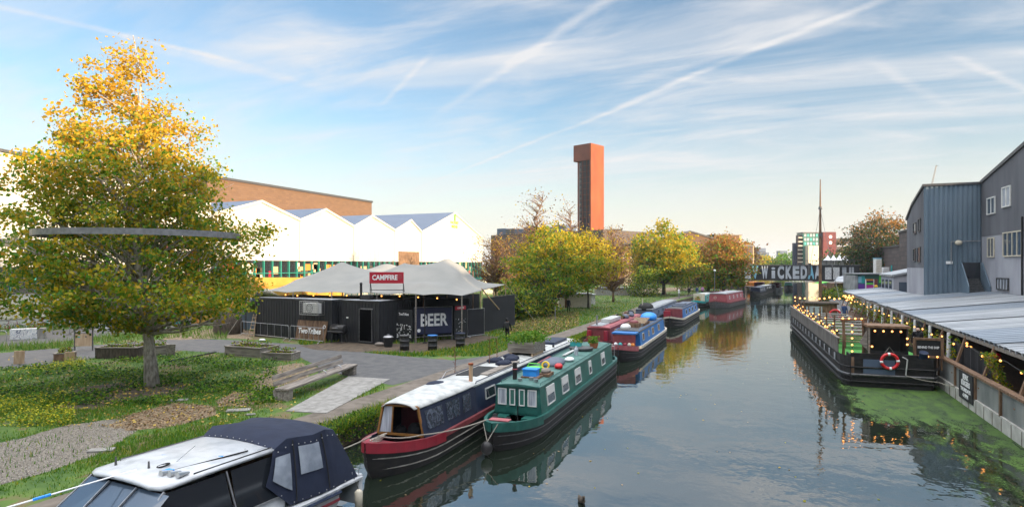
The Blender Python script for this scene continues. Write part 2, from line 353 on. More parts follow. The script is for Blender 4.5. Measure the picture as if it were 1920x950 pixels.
    def corr(s, O, A, B, la, lb, pitch, depth, shape=((0, 0), (.3, 0), (.42, 1), (.88, 1))):
        """trapezoid-ribbed sheet: profile runs along A, ribs run along B"""
        O = Vector(O); A = Vector(A).normalized(); B = Vector(B).normalized(); n = A.cross(B).normalized(); xs = []
        k = int(math.ceil(la / pitch))
        for i in range(k):
            for t, d in shape:
                x = (i + t) * pitch
                if x < la: xs.append((x, d * depth))
        xs.append((la, 0)); return s.grid([[O + A * x + n * d, O + A * x + n * d + B * lb] for x, d in xs])
    def build(s, name, m, parent=None, smooth=False, bevel=0):
        me = bpy.data.meshes.new(name); me.from_pydata(s.v, [], s.f)
        ms = m if isinstance(m, (list, tuple)) else [m]
        for x in ms: me.materials.append(MT[x] if isinstance(x, str) else x)
        if len(ms) > 1: me.polygons.foreach_set('material_index', s.mi)
        if smooth: me.polygons.foreach_set('use_smooth', [True] * len(me.polygons))
        me.update(); o = bpy.data.objects.new(name, me); COL.objects.link(o)
        if parent: o.parent = parent
        if bevel:
            b = o.modifiers.new('bevel', 'BEVEL'); b.width = bevel; b.segments = 2; b.limit_method = 'ANGLE'
        return o
def tag(o, label=None, cat=None, group=None, kind=None):
    for k, v in (('label', label), ('category', cat), ('group', group), ('kind', kind)):
        if v: o[k] = v
    return o
def thing(name, label, cat, loc=(0, 0, 0), rz=0, group=None, kind=None):
    o = bpy.data.objects.new(name, None); COL.objects.link(o); o.location = loc; o.rotation_euler = (0, 0, rz); o.empty_display_size = .2
    return tag(o, label, cat, group, kind)
def dup(root, loc, rz=None, label=None, scale=None):
    r = root.copy(); COL.objects.link(r); r.location = loc
    if rz is not None: r.rotation_euler = (0, 0, rz)
    if label: r['label'] = label
    if scale: r.scale = scale
    for ch in root.children:
        c = ch.copy(); COL.objects.link(c); c.parent = r
        for g in ch.children:
            e = g.copy(); COL.objects.link(e); e.parent = c
    return r
def sheet(name, poly, z, m, kind='structure', label=None, cat=None):
    b = MB(); b.quad(*[(p[0], p[1], z) for p in poly]); o = b.build(name, m)
    me = o.data
    if me.polygons[0].normal.z < 0: me.flip_normals()
    return tag(o, label, cat, None, kind)
def text(name, s, size, m, parent, c, ax, ay, bold=0, extr=.004, sx=1, align='CENTER', shear=0, wid=None):
    cu = bpy.data.curves.new(name, 'FONT'); cu.body = s; cu.size = size; cu.extrude = extr; cu.offset = bold; cu.align_x = align; cu.align_y = 'CENTER'
    cu.resolution_u = 3; cu.space_line = .82; cu.shear = shear
    t = bpy.data.objects.new(name, cu); COL.objects.link(t); bpy.context.view_layer.update()
    me = bpy.data.meshes.new_from_object(t.evaluated_get(bpy.context.evaluated_depsgraph_get())); bpy.data.objects.remove(t); bpy.data.curves.remove(cu)
    o = bpy.data.objects.new(name, me); me.materials.clear(); me.materials.append(MT[m]); COL.objects.link(o); o.parent = parent
    ax = Vector(ax).normalized(); ay = Vector(ay).normalized(); n = ax.cross(ay)
    if wid:
        xs = [v.co.x for v in me.vertices]; sx = wid / (max(xs) - min(xs))
    mtx = Matrix((( ax.x * sx, ay.x, n.x, c[0]), (ax.y * sx, ay.y, n.y, c[1]), (ax.z * sx, ay.z, n.z, c[2]), (0, 0, 0, 1)))
    me.transform(mtx); return o
def cloud_mesh(name, P, mats, mi=None, parent=None, smooth=False):
    """P: (n,k,3) separate k-gons, fast"""
    n, k = P.shape[:2]; me = bpy.data.meshes.new(name); me.vertices.add(n * k); me.vertices.foreach_set('co', P.astype(np.float32).ravel())
    me.loops.add(n * k); me.loops.foreach_set('vertex_index', np.arange(n * k, dtype=np.int32))
    me.polygons.add(n); me.polygons.foreach_set('loop_start', np.arange(0, n * k, k, dtype=np.int32)); me.polygons.foreach_set('loop_total', np.full(n, k, dtype=np.int32))
    for m in mats: me.materials.append(MT[m])
    if mi is not None: me.polygons.foreach_set('material_index', mi.astype(np.int32))
    me.update(calc_edges=True); o = bpy.data.objects.new(name, me); COL.objects.link(o)
    if parent: o.parent = parent
    return o
def leaves(rng, C, size, flat=.0):
    """leaf-shaped quads centred at C (n,3)"""
    n = len(C); a = rng.normal(size=(n, 3)); a /= np.linalg.norm(a, axis=1)[:, None]; b = rng.normal(size=(n, 3))
    if flat: a[:, 2] *= flat; b[:, 2] *= flat; a /= np.linalg.norm(a, axis=1)[:, None]
    b -= (a * b).sum(1)[:, None] * a; b /= np.linalg.norm(b, axis=1)[:, None]
    L = size * rng.uniform(.6, 1.25, n)[:, None]; W = L * .36
    return np.stack([C - a * L * .5, C + b * W - a * L * .05, C + a * L * .5, C - b * W - a * L * .05], 1)
# ================================================================ THE SETTING: ground, canal, paths
GZ = .6
BANK = [(-13.4, -60), (-13.4, 92), (-12.2, 108), (-9.5, 124), (-6.6, 142), (-6.2, 420)]
def poly_z(pxs, z=GZ): return [tuple(atz(x, y, z)[:2]) for x, y in pxs]
b = MB()
for (x0, y0), (x1, y1) in zip(BANK, BANK[1:]):
    b.quad((x0, y0, GZ), (x1, y1, GZ), (-3500, y1 * 1.0, GZ), (-3500, y0, GZ))
b.quad((-3500, 420, GZ), (3500, 420, GZ), (3500, 4500, GZ), (-3500, 4500, GZ))
o = b.build('ground', 'grass'); tag(o, kind='structure')
b = MB()
for (x0, y0), (x1, y1) in zip(BANK, BANK[1:]):
    b.quad((x0, y0, GZ), (x0, y0, -1.2), (x1, y1, -1.2), (x1, y1, GZ))
tag(b.build('canal_bank', 'soil'), kind='structure')
RBK = [(8.35, -60), (8.35, 90), (9.2, 112), (14, 128), (17, 150), (17, 420)]
b = MB()
for (x0, y0), (x1, y1) in zip(RBK, RBK[1:]):
    b.quad((x0, y0, .5), (3500, y0, .5), (3500, y1, .5), (x1, y1, .5)); b.quad((x0, y0, .5), (x1, y1, .5), (x1, y1, -1.2), (x0, y0, -1.2))
tag(b.build('yard', 'asphalt'), kind='structure')

# water: rippled dark mirror
m = bpy.data.materials.new('water'); m.use_nodes = True; t = m.node_tree; pb = t.nodes['Principled BSDF']
pb.inputs['Base Color'].default_value = (.012, .018, .012, 1); pb.inputs['Roughness'].default_value = .015; pb.inputs['IOR'].default_value = 2.6
pb.inputs['Specular IOR Level'].default_value = .9
g = t.nodes.new('ShaderNodeNewGeometry')
def wn(scale, st, det, dist, rot=0):
    mp = t.nodes.new('ShaderNodeMapping'); mp.inputs['Scale'].default_value = st; mp.inputs['Rotation'].default_value = (0, 0, rot); t.links.new(g.outputs['Position'], mp.inputs[0])
    n = t.nodes.new('ShaderNodeTexNoise'); n.inputs['Scale'].default_value = scale; n.inputs['Detail'].default_value = det; n.inputs['Distortion'].default_value = dist
    t.links.new(mp.outputs[0], n.inputs[0]); return n.outputs[0]
a1 = wn(.9, (1, 1, 1), 3, .4); a2 = wn(3.2, (1, .8, 1), 2, .2, .6); msk = wn(.07, (1, .6, 1), 2, 0)
mr = t.nodes.new('ShaderNodeMapRange'); t.links.new(msk, mr.inputs[0])
for i, v in enumerate((.42, .62, .25, 1)): mr.inputs[i + 1].default_value = v
s1 = t.nodes.new('ShaderNodeMath'); s1.operation = 'MULTIPLY_ADD'; t.links.new(a2, s1.inputs[0]); s1.inputs[1].default_value = .22; t.links.new(a1, s1.inputs[2])
s2 = t.nodes.new('ShaderNodeMath'); s2.operation = 'MULTIPLY'; t.links.new(s1.outputs[0], s2.inputs[0]); t.links.new(mr.outputs[0], s2.inputs[1])
bp = t.nodes.new('ShaderNodeBump'); bp.inputs['Distance'].default_value = .022; bp.inputs['Strength'].default_value = 1
t.links.new(s2.outputs[0], bp.inputs['Height']); t.links.new(bp.outputs[0], pb.inputs['Normal']); MT['water'] = m
o = MB().quad((-14.5, -60, 0), (18, -60, 0), (18, 420, 0), (-14.5, 420, 0)).build('water', 'water'); tag(o, kind='structure')

# duckweed floating near the right quay
m = bpy.data.materials.new('duckweed'); m.use_nodes = True; t = m.node_tree; pb = t.nodes['Principled BSDF']; pb.inputs['Roughness'].default_value = .9
g = t.nodes.new('ShaderNodeNewGeometry'); sp = t.nodes.new('ShaderNodeSeparateXYZ'); t.links.new(g.outputs['Position'], sp.inputs[0])
def M2(op, a, b=None, c=None):
    n = t.nodes.new('ShaderNodeMath'); n.operation = op
    for i, x in enumerate((a, b, c)):
        if x is None: continue
        if isinstance(x, (int, float)): n.inputs[i].default_value = x
        else: t.links.new(x, n.inputs[i])
    return n.outputs[0]
def MR2(x, a, b_, c=0, d=1):
    n = t.nodes.new('ShaderNodeMapRange'); n.interpolation_type = 'SMOOTHSTEP'; t.links.new(x, n.inputs[0])
    for i, v in enumerate((a, b_, c, d)): n.inputs[i + 1].default_value = v
    return n.outputs[0]
big = wn(.35, (1, 1, 1), 3, .5); fine = wn(1.5, (1.5, .6, 1), 9, .8, .55); dot = wn(14, (1, 1, 1), 6, 0)
near_barge = M2('MULTIPLY', MR2(sp.outputs[1], 24.5, 31), MR2(sp.outputs[0], 2.6, 4.6))       # thickest in the slack corner below the barge
near_quay = M2('MULTIPLY', MR2(sp.outputs[0], 6.2, 7.9), MR2(sp.outputs[1], 12, 24, .1, .8))
edge = MR2(M2('ADD', sp.outputs[0], M2('MULTIPLY_ADD', sp.outputs[1], -.04, M2('MULTIPLY', big, 4.5))), 4.0, 8.4)
dens = M2('MAXIMUM', M2('MAXIMUM', near_barge, near_quay), M2('MULTIPLY', edge, .42))
mott = M2('ADD', M2('MULTIPLY', fine, .6), M2('MULTIPLY', dot, .4))
al = MR2(M2('ADD', dens, M2('MULTIPLY_ADD', mott, 2.4, -1.2)), .26, .78)
rp = t.nodes.new('ShaderNodeValToRGB'); rp.color_ramp.elements[0].color = (.012, .035, .005, 1); rp.color_ramp.elements[1].color = (.045, .10, .007, 1)
rp.color_ramp.elements[0].position = .40; rp.color_ramp.elements[1].position = .60; t.links.new(mott, rp.inputs[0]); t.links.new(rp.outputs[0], pb.inputs['Base Color'])
tb = t.nodes.new('ShaderNodeBsdfTransparent'); mx = t.nodes.new('ShaderNodeMixShader'); t.links.new(al, mx.inputs[0]); t.links.new(tb.outputs[0], mx.inputs[1]); t.links.new(pb.outputs[0], mx.inputs[2])
t.links.new(mx.outputs[0], t.nodes['Material Output'].inputs[0]); MT['duckweed'] = m
o = MB().quad((1.0, 6, .006), (8.0, 6, .006), (8.0, 60, .006), (1.0, 60, .006)).build('duckweed', 'duckweed')
tag(o, 'bright green duckweed floating on the canal below the barge', 'duckweed', None, 'stuff')

r0_ = np.random.default_rng(77); n = 900; FL = np.column_stack([r0_.uniform(-13, 7.8, n), r0_.uniform(9, 70, n) ** 1.0, np.full(n, .012)])
FLk = (np.sin(FL[:, 0] * .9 + FL[:, 1] * .35) + r0_.normal(size=n) * .5) > .3; FL = FL[FLk]
FLATER = FL
# paths and worn ground on the left bank
rngp = random.Random(5)
def ragged(pts, amp=.12, step=.5, seed=1):
    r = random.Random(seed); out = []
    for (x0, y0), (x1, y1) in zip(pts, pts[1:] + pts[:1]):
        n = max(1, int(math.hypot(x1 - x0, y1 - y0) / step))
        for i in range(n):
            f = i / n; out.append((x0 + (x1 - x0) * f + r.uniform(-amp, amp), y0 + (y1 - y0) * f + r.uniform(-amp, amp)))
    return out
def fansheet(name, poly, z, m):
    """triangulated flat polygon"""
    from mathutils.geometry import tessellate_polygon
    tr = tessellate_polygon([[Vector((p[0], p[1], 0)) for p in poly]]); b = MB()
    b._q([(p[0], p[1], z) for p in poly], [tuple(x) for x in tr]); o = b.build(name, m)
    me = o.data
    for p in me.polygons:
        if p.normal.z < 0: p.flip()
    me.update(); return tag(o, kind='structure')
TOW = [(-15.85, -30), (-15.85, 95), (-14.6, 112), (-12, 128), (-9, 146), (-9, 200)]
TOWR = [(-13.95, -30), (-13.95, 93), (-13.1, 108), (-10.6, 124), (-7.8, 141), (-7.6, 200)]
tow_poly = ragged(TOW, .05, 1.0, 3) + ragged(TOWR[::-1], .05, 1.0, 4)
tow_poly = [p for p in TOW] + [p for p in TOWR[::-1]]
fansheet('towpath', tow_poly, GZ + .008, 'towpath')
plaza = poly_z([(430, 638), (470, 640), (560, 645), (640, 655), (700, 662), (760, 668), (850, 675), (950, 662), (950, 668), (870, 688), (735, 722), (650, 704), (600, 690), (560, 668), (505, 655), (430, 668)])
fansheet('asphalt_path', ragged(plaza, .04, .8, 6), GZ + .004, 'asphalt')
back_path = poly_z([(-80, 668), (80, 655), (330, 634), (440, 637), (520, 645), (500, 662), (430, 662), (340, 657), (200, 668), (90, 684), (-80, 700)])
fansheet('back_path', ragged(back_path, .06, .9, 7), GZ + .006, 'asphalt')
road = poly_z([(-200, 640), (20, 627), (190, 611), (330, 601), (470, 590), (470, 600), (340, 613), (250, 624), (100, 642), (-200, 668)])
fansheet('road', road, GZ + .004, 'asphalt')
slab = poly_z([(536, 771), (654, 706), (731, 711), (612, 775)])
sb = MB(); sb.prism(slab, GZ - .1, GZ + .03); tag(sb.build('concrete_pad', 'concrete'), kind='structure')
gravel = poly_z([(-120, 850), (40, 822), (130, 796), (215, 786), (262, 792), (250, 812), (190, 848), (110, 878), (20, 905), (-120, 945)])
fansheet('gravel_patch', ragged(gravel, .10, .35, 8), GZ + .005, 'gravel')
dry = poly_z([(205, 800), (250, 775), (330, 755), (400, 762), (410, 778), (340, 796), (250, 808)])
fansheet('dry_patch', ragged(dry, .12, .3, 9), GZ + .008, 'dry_earth')
dry2 = poly_z([(405, 752), (440, 735), (505, 738), (500, 752), (455, 762), (410, 762)])
fansheet('dry_patch.001', ragged(dry2, .10, .3, 10), GZ + .006, 'dry_earth')
dry3 = poly_z([(500, 690), (560, 680), (600, 690), (560, 715), (520, 725), (480, 735), (470, 715)])
fansheet('dry_patch.002', ragged(dry3, .14, .3, 11), GZ + .006, 'dry_earth')
soil = poly_z([(90, 748), (150, 728), (260, 712), (380, 718), (345, 735), (250, 752), (170, 768), (100, 765)])
fansheet('soil_bed', ragged(soil, .15, .35, 12), GZ + .006, 'soil')
dirt4 = poly_z([(300, 637), (340, 622), (440, 612), (480, 622), (470, 636), (420, 634), (340, 637)])
fansheet('dirt_patch', ragged(dirt4, .15, .6, 13), GZ + .009, 'dry_earth')
dirt5 = poly_z([(560, 648), (640, 640), (760, 645), (900, 628), (940, 632), (870, 650), (790, 662), (690, 660), (600, 656)])
fansheet('dirt_patch.001', ragged(dirt5, .18, .5, 14), GZ + .009, 'soil')
far_strip = poly_z([(1130, 550), (1180, 541), (1300, 538), (1300, 543), (1200, 551)])
fansheet('dirt_patch.002', ragged(far_strip, .3, 2, 15), GZ + .006, 'dry_earth')  # paler earth-toned strip on the far slope
HARD = [tow_poly, plaza, back_path, road, slab, gravel, dirt5]
SOFT = [dry, dry2, dry3, soil, dirt4]

def inside(P, poly):
    x, y = P[:, 0], P[:, 1]; r = np.zeros(len(P), bool); n = len(poly); j = n - 1
    for i in range(n):
        xi, yi = poly[i]; xj, yj = poly[j]
        if yi != yj: r ^= ((yi > y) != (yj > y)) & (x < (xj - xi) * (y - yi) / (yj - yi) + xi)
        j = i
    return r
def in_any(P, polys):
    r = np.zeros(len(P), bool)
    for p in polys: r |= inside(P, p)
    return r
def blades(name, P, hgt, wid, mats, mi, rng, lean=.5):
    n = len(P); ang = rng.uniform(0, 2 * math.pi, n); h = hgt * rng.uniform(.5, 1.3, n); l = lean * h * rng.uniform(.2, 1, n); la = rng.uniform(0, 2 * math.pi, n)
    w = wid * rng.uniform(.6, 1.3, n); B = np.column_stack([P, np.full(n, GZ - .01)]); s = np.column_stack([np.cos(ang) * w, np.sin(ang) * w, np.zeros(n)])
    T = B + np.column_stack([np.cos(la) * l, np.sin(la) * l, h]); Q = np.stack([B - s, B + s, T], 1)
    return cloud_mesh(name, Q, mats, mi)
rng = np.random.default_rng(11)
def pxsample(n, x0, x1, y0, y1):
    """random ground points, spread so that near and far ground are covered alike"""
    X = rng.uniform(x0, x1, n); Y = rng.uniform(y0, y1, n); d = F * (CAMZ - GZ) / (Y - HZ); a = (X - 960) / F
    return np.column_stack([d * (-math.sin(TH) + a * math.cos(TH)), d * (math.cos(TH) + a * math.sin(TH))])
P = pxsample(120000, -80, 720, 640, 935); P = P[(P[:, 0] < -13.3)]
ing = inside(P, gravel) & (rng.random(len(P)) < .05); P = P[~in_any(P, HARD) | ing]; sf = in_any(P, SOFT); P = P[~sf | (rng.random(len(P)) < .10)]
dd = np.hypot(P[:, 0], P[:, 1]); patch = (np.sin(P[:, 0] * .9 + 1) * np.sin(P[:, 1] * .7 + P[:, 0] * .3) + rng.normal(size=len(P)) * .35)
keep = patch > -.4; P = P[keep]; patch = patch[keep]
o = blades('grass', P, np.where(patch > .5, .17, .10), .016, ['grass_blade', 'leaf_green', 'leaf_olive'], np.where(rng.random(len(P)) < .72, 0, np.where(rng.random(len(P)) < .7, 1, 2)), rng)
tag(o, 'uneven green grass on the near left bank', 'grass', None, 'stuff')
P = pxsample(60000, 560, 1330, 545, 668); P = P[(P[:, 0] < -13.4)]; P = P[~in_any(P, HARD)]
o = blades('grass', P, np.full(len(P), .22), .045, ['grass_blade', 'leaf_olive'], (rng.random(len(P)) < .2).astype(int), rng)
tag(o, 'mown grass slope between the towpath and the trees', 'grass', None, 'stuff')
P = pxsample(9000, -40, 425, 608, 658); P = P[~in_any(P, HARD)]; P = P[(np.sin(P[:, 0] * .8) + np.sin(P[:, 1] * .6) + rng.normal(size=len(P)) * .4) > -.2]
o = blades('tall_grass', P, np.full(len(P), .5), .03, ['tall_grass', 'grass_blade'], (rng.random(len(P)) < .3).astype(int), rng, .6)
tag(o, 'long rough grass between the road and the planters', 'grass', None, 'stuff')
# verge tufts leaning over the canal edge
P = np.column_stack([rng.uniform(-13.95, -13.25, 26000), rng.uniform(5, 75, 26000)])
o = blades('verge_plants', P, np.where(P[:, 1] < 21, .34, .2), .02, ['grass_blade', 'leaf_green', 'leaf_olive'], rng.integers(0, 3, len(P)), rng, .9)
tag(o, 'tangled weeds and grass along the canal edge by the towpath', 'weeds', None, 'stuff')
n = 9000; P3 = np.column_stack([rng.uniform(-13.9, -13.2, n), rng.uniform(11.5, 19, n), GZ + rng.uniform(-.45, .32, n)])
o = cloud_mesh('bank_plants', leaves(rng, P3, .085), ['leaf_green', 'leaf_dark', 'herb_yellow'], np.where(rng.random(n) < .55, 0, np.where(rng.random(n) < .9, 1, 2)))
tag(o, 'leafy green plants hanging over the bank behind the red bow', 'plants', None, 'stuff')
# low leafy ground cover and herbs, left foreground
def groundleaves(name, label, regs, n, size, hgt, mats, w, cat, seed):
    r2 = np.random.default_rng(seed); PP = pxsample(n, *regs); PP = PP[(PP[:, 0] < -16) & ~in_any(PP, HARD)]
    cl = np.sin(PP[:, 0] * 1.7 + seed) + np.sin(PP[:, 1] * 1.3 + seed * 2) + r2.normal(size=len(PP)) * .5; PP = PP[cl > 0]; k = len(PP)
    Z = GZ + .01 + r2.random(k) ** 1.5 * hgt; C = np.column_stack([PP, Z])
    o = cloud_mesh(name, leaves(r2, C, size, .5), mats, r2.choice(len(mats), k, p=w)); tag(o, label, cat, None, 'stuff')
groundleaves('ground_cover', 'dark leafy ground cover around the tree foot', (-60, 520, 668, 760), 30000, .13, .22, ['leaf_green', 'leaf_dark'], [.6, .4], 'ground cover', 3)
groundleaves('yellow_herbs', 'yellow flowering herbs beside the gravel at far left', (-60, 140, 745, 800), 9000, .08, .34, ['herb_yellow', 'grass_blade'], [.6, .4], 'herbs', 4)
groundleaves('yellow_herbs', 'yellow flowering herbs below the dark planters', (-30, 160, 672, 700), 5000, .10, .34, ['herb_yellow', 'leaf_green'], [.7, .3], 'herbs', 5)
P = pxsample(3400, -60, 560, 668, 800); P = P[P[:, 0] < -16.3]; tr0 = atz(285, 722, GZ)
wgt = np.exp(-(((P[:, 0] - tr0.x) / 6) ** 2 + ((P[:, 1] - tr0.y + 1) / 5) ** 2)) * 1.0 + .12; P = P[rng.random(len(P)) < wgt]
C = np.column_stack([P, GZ + .02 + rng.random(len(P)) * .06])
tag(cloud_mesh('fallen_leaves', leaves(rng, C, .13, .25), ['fallen_leaf']), 'yellow fallen leaves scattered below the ringed tree', 'fallen leaves', None, 'stuff')
P = pxsample(5000, 205, 520, 735, 812); P = P[in_any(P, [dry, dry2, dry3])]; C = np.column_stack([P, GZ + .015 + rng.random(len(P)) * .05])
tag(cloud_mesh('dead_leaves', leaves(rng, C, .09, .3), ['brown_litter']), 'dry brown leaf litter and straw on the worn patch', 'leaf litter', None, 'stuff')
P = pxsample(5000, 955, 1085, 585, 630); P = P[P[:, 0] < -16]; C = np.column_stack([P, GZ + .02 + rng.random(len(P)) * .12])
tag(cloud_mesh('dead_leaves', leaves(rng, C, .17, .4), ['brown_litter', 'fallen_leaf'], (rng.random(len(P)) < .3).astype(int)), 'drift of brown autumn leaves beside the towpath', 'leaf litter', None, 'stuff')
# pebbles on the gravel
P = pxsample(9000, -60, 262, 785, 935); P = P[inside(P, gravel)]; C = np.column_stack([P, GZ + .012 + rng.random(len(P)) * .015])
tag(cloud_mesh('pebbles', leaves(rng, C, .035, .6), ['old_concrete', 'concrete'], (rng.random(len(P)) < .5).astype(int)), 'small pale stones strewn on the gravel strip', 'pebbles', None, 'stuff')

tag(cloud_mesh('floating_leaves', leaves(rng, FLATER, .09, .06), ['fallen_leaf', 'leaf_olive', 'brown_litter'], rng.integers(0, 3, len(FLATER))), 'scattered yellow and brown leaves floating on the canal', 'floating leaves', None, 'stuff')
# ================================================================ TREES
def tree(name, label, loc, prof, off, n_cl, per, size, mats, pick, trunk=(.2, 3.0), seed=1, spread=.45, bark='dark_bark', cat='tree', group=None, nb=40, base_z=GZ, top_leader=.95, droop=0, shell=.6, lean=(0, 0), clear=None, bt=1.0):
    r = np.random.default_rng(seed); rt = thing(name, label, cat, (loc[0], loc[1], base_z), 0, group)
    zs = np.array([p[0] for p in prof]); rs = np.array([p[1] for p in prof]); H = zs[-1]; tr, th = trunk
    ox, oy = off
    def cx(z): k = min(1, max(0, z / (H * .45))); return ox * k + lean[0] * z, oy * k + lean[1] * z
    b = MB(); pts = []; rad = []
    for i in range(9):
        z = H * top_leader * i / 8; x, y = cx(z); x *= .55; y *= .55
        pts.append((x + r.normal() * .04 * i, y + r.normal() * .04 * i, z)); rad.append(tr * (1.25 if i == 0 else max(.06, 1 - .93 * (z / (H * top_leader)) ** .8)))
    b.tube(pts, rad, 10); b.build('trunk', bark, rt, True)
    C = []
    zz_ = np.linspace(zs[0], zs[-1], 200); ww = np.interp(zz_, zs, rs) ** 1.7 + .02; ww /= ww.sum()
    while len(C) < n_cl:
        z = r.choice(zz_, p=ww) + r.normal() * .1; R = np.interp(z, zs, rs) * (1 + .13 * math.sin(z * 2.3 + seed) + r.normal() * .09); a = r.uniform(0, 2 * math.pi)
        R *= 1 + .14 * math.sin(3 * a + z * 1.1 + seed); q = r.random() ** (1 - shell); x, y = cx(z); C.append((x + R * q * math.cos(a), y + R * q * math.sin(a), z))
    C = np.array(C); b = MB()
    pa = np.array(pts)
    for i in r.choice(n_cl, min(nb, n_cl), replace=False):
        c = C[i]; hr = math.hypot(c[0] - cx(c[2])[0] * .55, c[1] - cx(c[2])[1] * .55); z0 = max(th * .8, c[2] - hr * .75); 
        if z0 > H * .9: continue
        s = np.array([np.interp(z0, pa[:, 2], pa[:, 0]), np.interp(z0, pa[:, 2], pa[:, 1]), z0]); mid = (s + c) / 2 + r.normal(size=3) * .12 * hr + (0, 0, .08 * hr)
        r0 = bt * max(.02, tr * .42 * (1 - z0 / (H * 1.05))); b.tube([s, s * .5 + mid * .5 + (0, 0, .03), mid, mid * .4 + c * .6, c], [r0, r0 * .75, r0 * .5, r0 * .33, r0 * .12], 5)
        for k in range(3):
            e = mid * .45 + c * .55 + r.normal(size=3) * (.09 * hr + .15); b.tube([mid, (mid + e) / 2 + r.normal(size=3) * .08, e], [r0 * .4, r0 * .25, r0 * .08], 4)
    b.build('branches', bark, rt, True)
    if per:
        n = n_cl * per; sp = spread * (.6 + .8 * r.random(n_cl)); P = np.repeat(C, per, 0) + r.normal(size=(n, 3)) * np.repeat(sp, per)[:, None] * (1, 1, .62)
        P[:, 2] -= droop * np.abs(r.normal(size=n)); hcl = np.repeat(r.normal(size=n_cl), per)
        if clear: P = P[~clear(P)]
        hcl = hcl[:len(P)] if clear else hcl
        cloud_mesh('crown', leaves(r, P, size), mats, pick(P, hcl, r), rt)
    return rt
tp = atz(285, 724, GZ)
def pick_big(P, h, r):
    z = P[:, 2]; g = 1 / (1 + np.exp(-(z - 10.9 + h * 1.0) / 1.0)); u = r.random(len(P)); low = r.random(len(P))
    return np.where(u < g * .93 + .05, 2, np.where(low < np.where(h > .3, .72, .34), 0, np.where(low < .80, 1, 3)))
tree('autumn_tree', 'tall conical tree turning gold at its top, ringed by a metal hoop', tp, [(3.0, 2.4), (3.7, 4.7), (5.5, 5.1), (7.5, 4.9), (9, 4.2), (10.6, 3.7), (12, 2.8), (13.3, 1.8), (14.8, 1.15), (16.3, .7), (17.4, .25)],
     (-2.1, 0), 640, 92, .185, ['leaf_green', 'leaf_olive', 'leaf_gold', 'leaf_yellow'], pick_big, (.27, 3.0), 4, .35, 'bark', nb=130, shell=.62, droop=.12,
     clear=lambda P: (np.abs(P[:, 2] - 6.97) < .34) & (np.hypot(P[:, 0] + .6, P[:, 1]) > 3.5) & (P[:, 1] < .8) & (P[:, 0] > -5.2))
def pick_mix(a, b_, c_, zc, zs_):
    def f(P, h, r):
        g = 1 / (1 + np.exp(-(P[:, 2] - zc + h * 1.4) / zs_)); u = r.random(len(P)); k = np.where(u < g * .9, b_, np.where(r.random(len(P)) < .6, a, c_))
        return np.where((h > 1.0) & (r.random(len(P)) < .7), a, k)
    return f
G1 = 'leafy trees on the left bank'
t2 = atz(1040, 588, GZ)
tree('autumn_tree', 'broad green and yellow tree beside the dark marquee, with several stems', t2, [(2.2, 1.6), (3, 4.6), (5, 5.4), (7, 4.7), (8.6, 3.2), (9.8, 1.6), (10.6, .5)], (-.6, .5), 230, 50, .31,
     ['leaf_green', 'leaf_yellow', 'leaf_olive'], pick_mix(0, 1, 2, 6.9, 1.8), (.24, 2.2), 7, .46, nb=70, group=G1)
t2b = atz(1103, 578, GZ)
tree('autumn_tree', 'smaller olive tree growing right of the broad tree by the towpath', t2b, [(2.6, 1.5), (3.8, 3.2), (5.4, 3.6), (7.4, 2.9), (9.2, 1.6), (10.2, .4)], (.4, 0), 260, 32, .30,
     ['leaf_olive', 'leaf_yellow', 'leaf_rust'], pick_mix(0, 1, 2, 5.4, 2.0), (.14, 2.8), 8, .5, nb=45, group=G1)
t3 = atz(1245, 553, GZ)
tree('autumn_tree', 'round bright yellow tree standing alone beside the canal bend', t3, [(2.2, 2.0), (3.2, 5.2), (5.2, 6.3), (7.6, 6.3), (9.8, 5.6), (11.6, 3.8), (13.0, 1.5), (13.6, .4)], (0, 0), 340, 38, .46,
     ['leaf_green', 'leaf_yellow', 'leaf_olive'], pick_mix(0, 1, 2, 5.2, 1.6), (.36, 2.6), 9, .6, nb=80, group=G1)
t4 = atd(1357, 545, 122)
tree('autumn_tree', 'orange brown tree behind the teal boat near the bridge', (t4.x, t4.y), [(1.2, 3.0), (3, 4.6), (6, 5.0), (8.5, 4.2), (10.5, 2.4), (11.6, .5)], (0, 0), 330, 30, .45,
     ['leaf_green', 'leaf_orange', 'leaf_olive'], pick_mix(0, 1, 2, 4.4, 1.6), (.3, 2), 10, .7, nb=50, group=G1)
t4b = atd(1328, 548, 130)
tree('autumn_tree', 'rust coloured tree half hidden behind the bright yellow one', (t4b.x, t4b.y), [(1.2, 2.6), (4, 3.8), (7, 3.6), (9.4, 2.0), (10.4, .4)], (0, 0), 200, 28, .45,
     ['leaf_dark', 'leaf_rust', 'leaf_orange'], pick_mix(0, 1, 2, 4.4, 1.6), (.26, 2), 12, .7, nb=40, group=G1)
t5 = atd(1652, 520, 150)
tree('dark_tree', 'large dark green and rust tree left of the blue corrugated building', (t5.x, t5.y), [(1.5, 4), (4, 7.0), (8, 8.2), (12, 7.6), (15.5, 5.4), (17.8, 2.4), (18.8, .6)], (0, 0), 560, 34, .5,
     ['leaf_dark', 'leaf_orange', 'leaf_rust'], pick_mix(0, 1, 2, 15.5, 2.0), (.5, 3), 13, .9, nb=60, base_z=.5)
t5b = atd(1606, 530, 170)
tree('dark_tree', 'lower dark tree behind the white marquee on the bridge', (t5b.x, t5b.y), [(1, 3), (4, 5), (8, 4.6), (11, 2.4), (12, .5)], (0, 0), 220, 28, .55,
     ['leaf_dark', 'leaf_orange', 'leaf_olive'], pick_mix(0, 1, 2, 12, 2.2), (.4, 3), 14, .8, nb=30, base_z=.5)
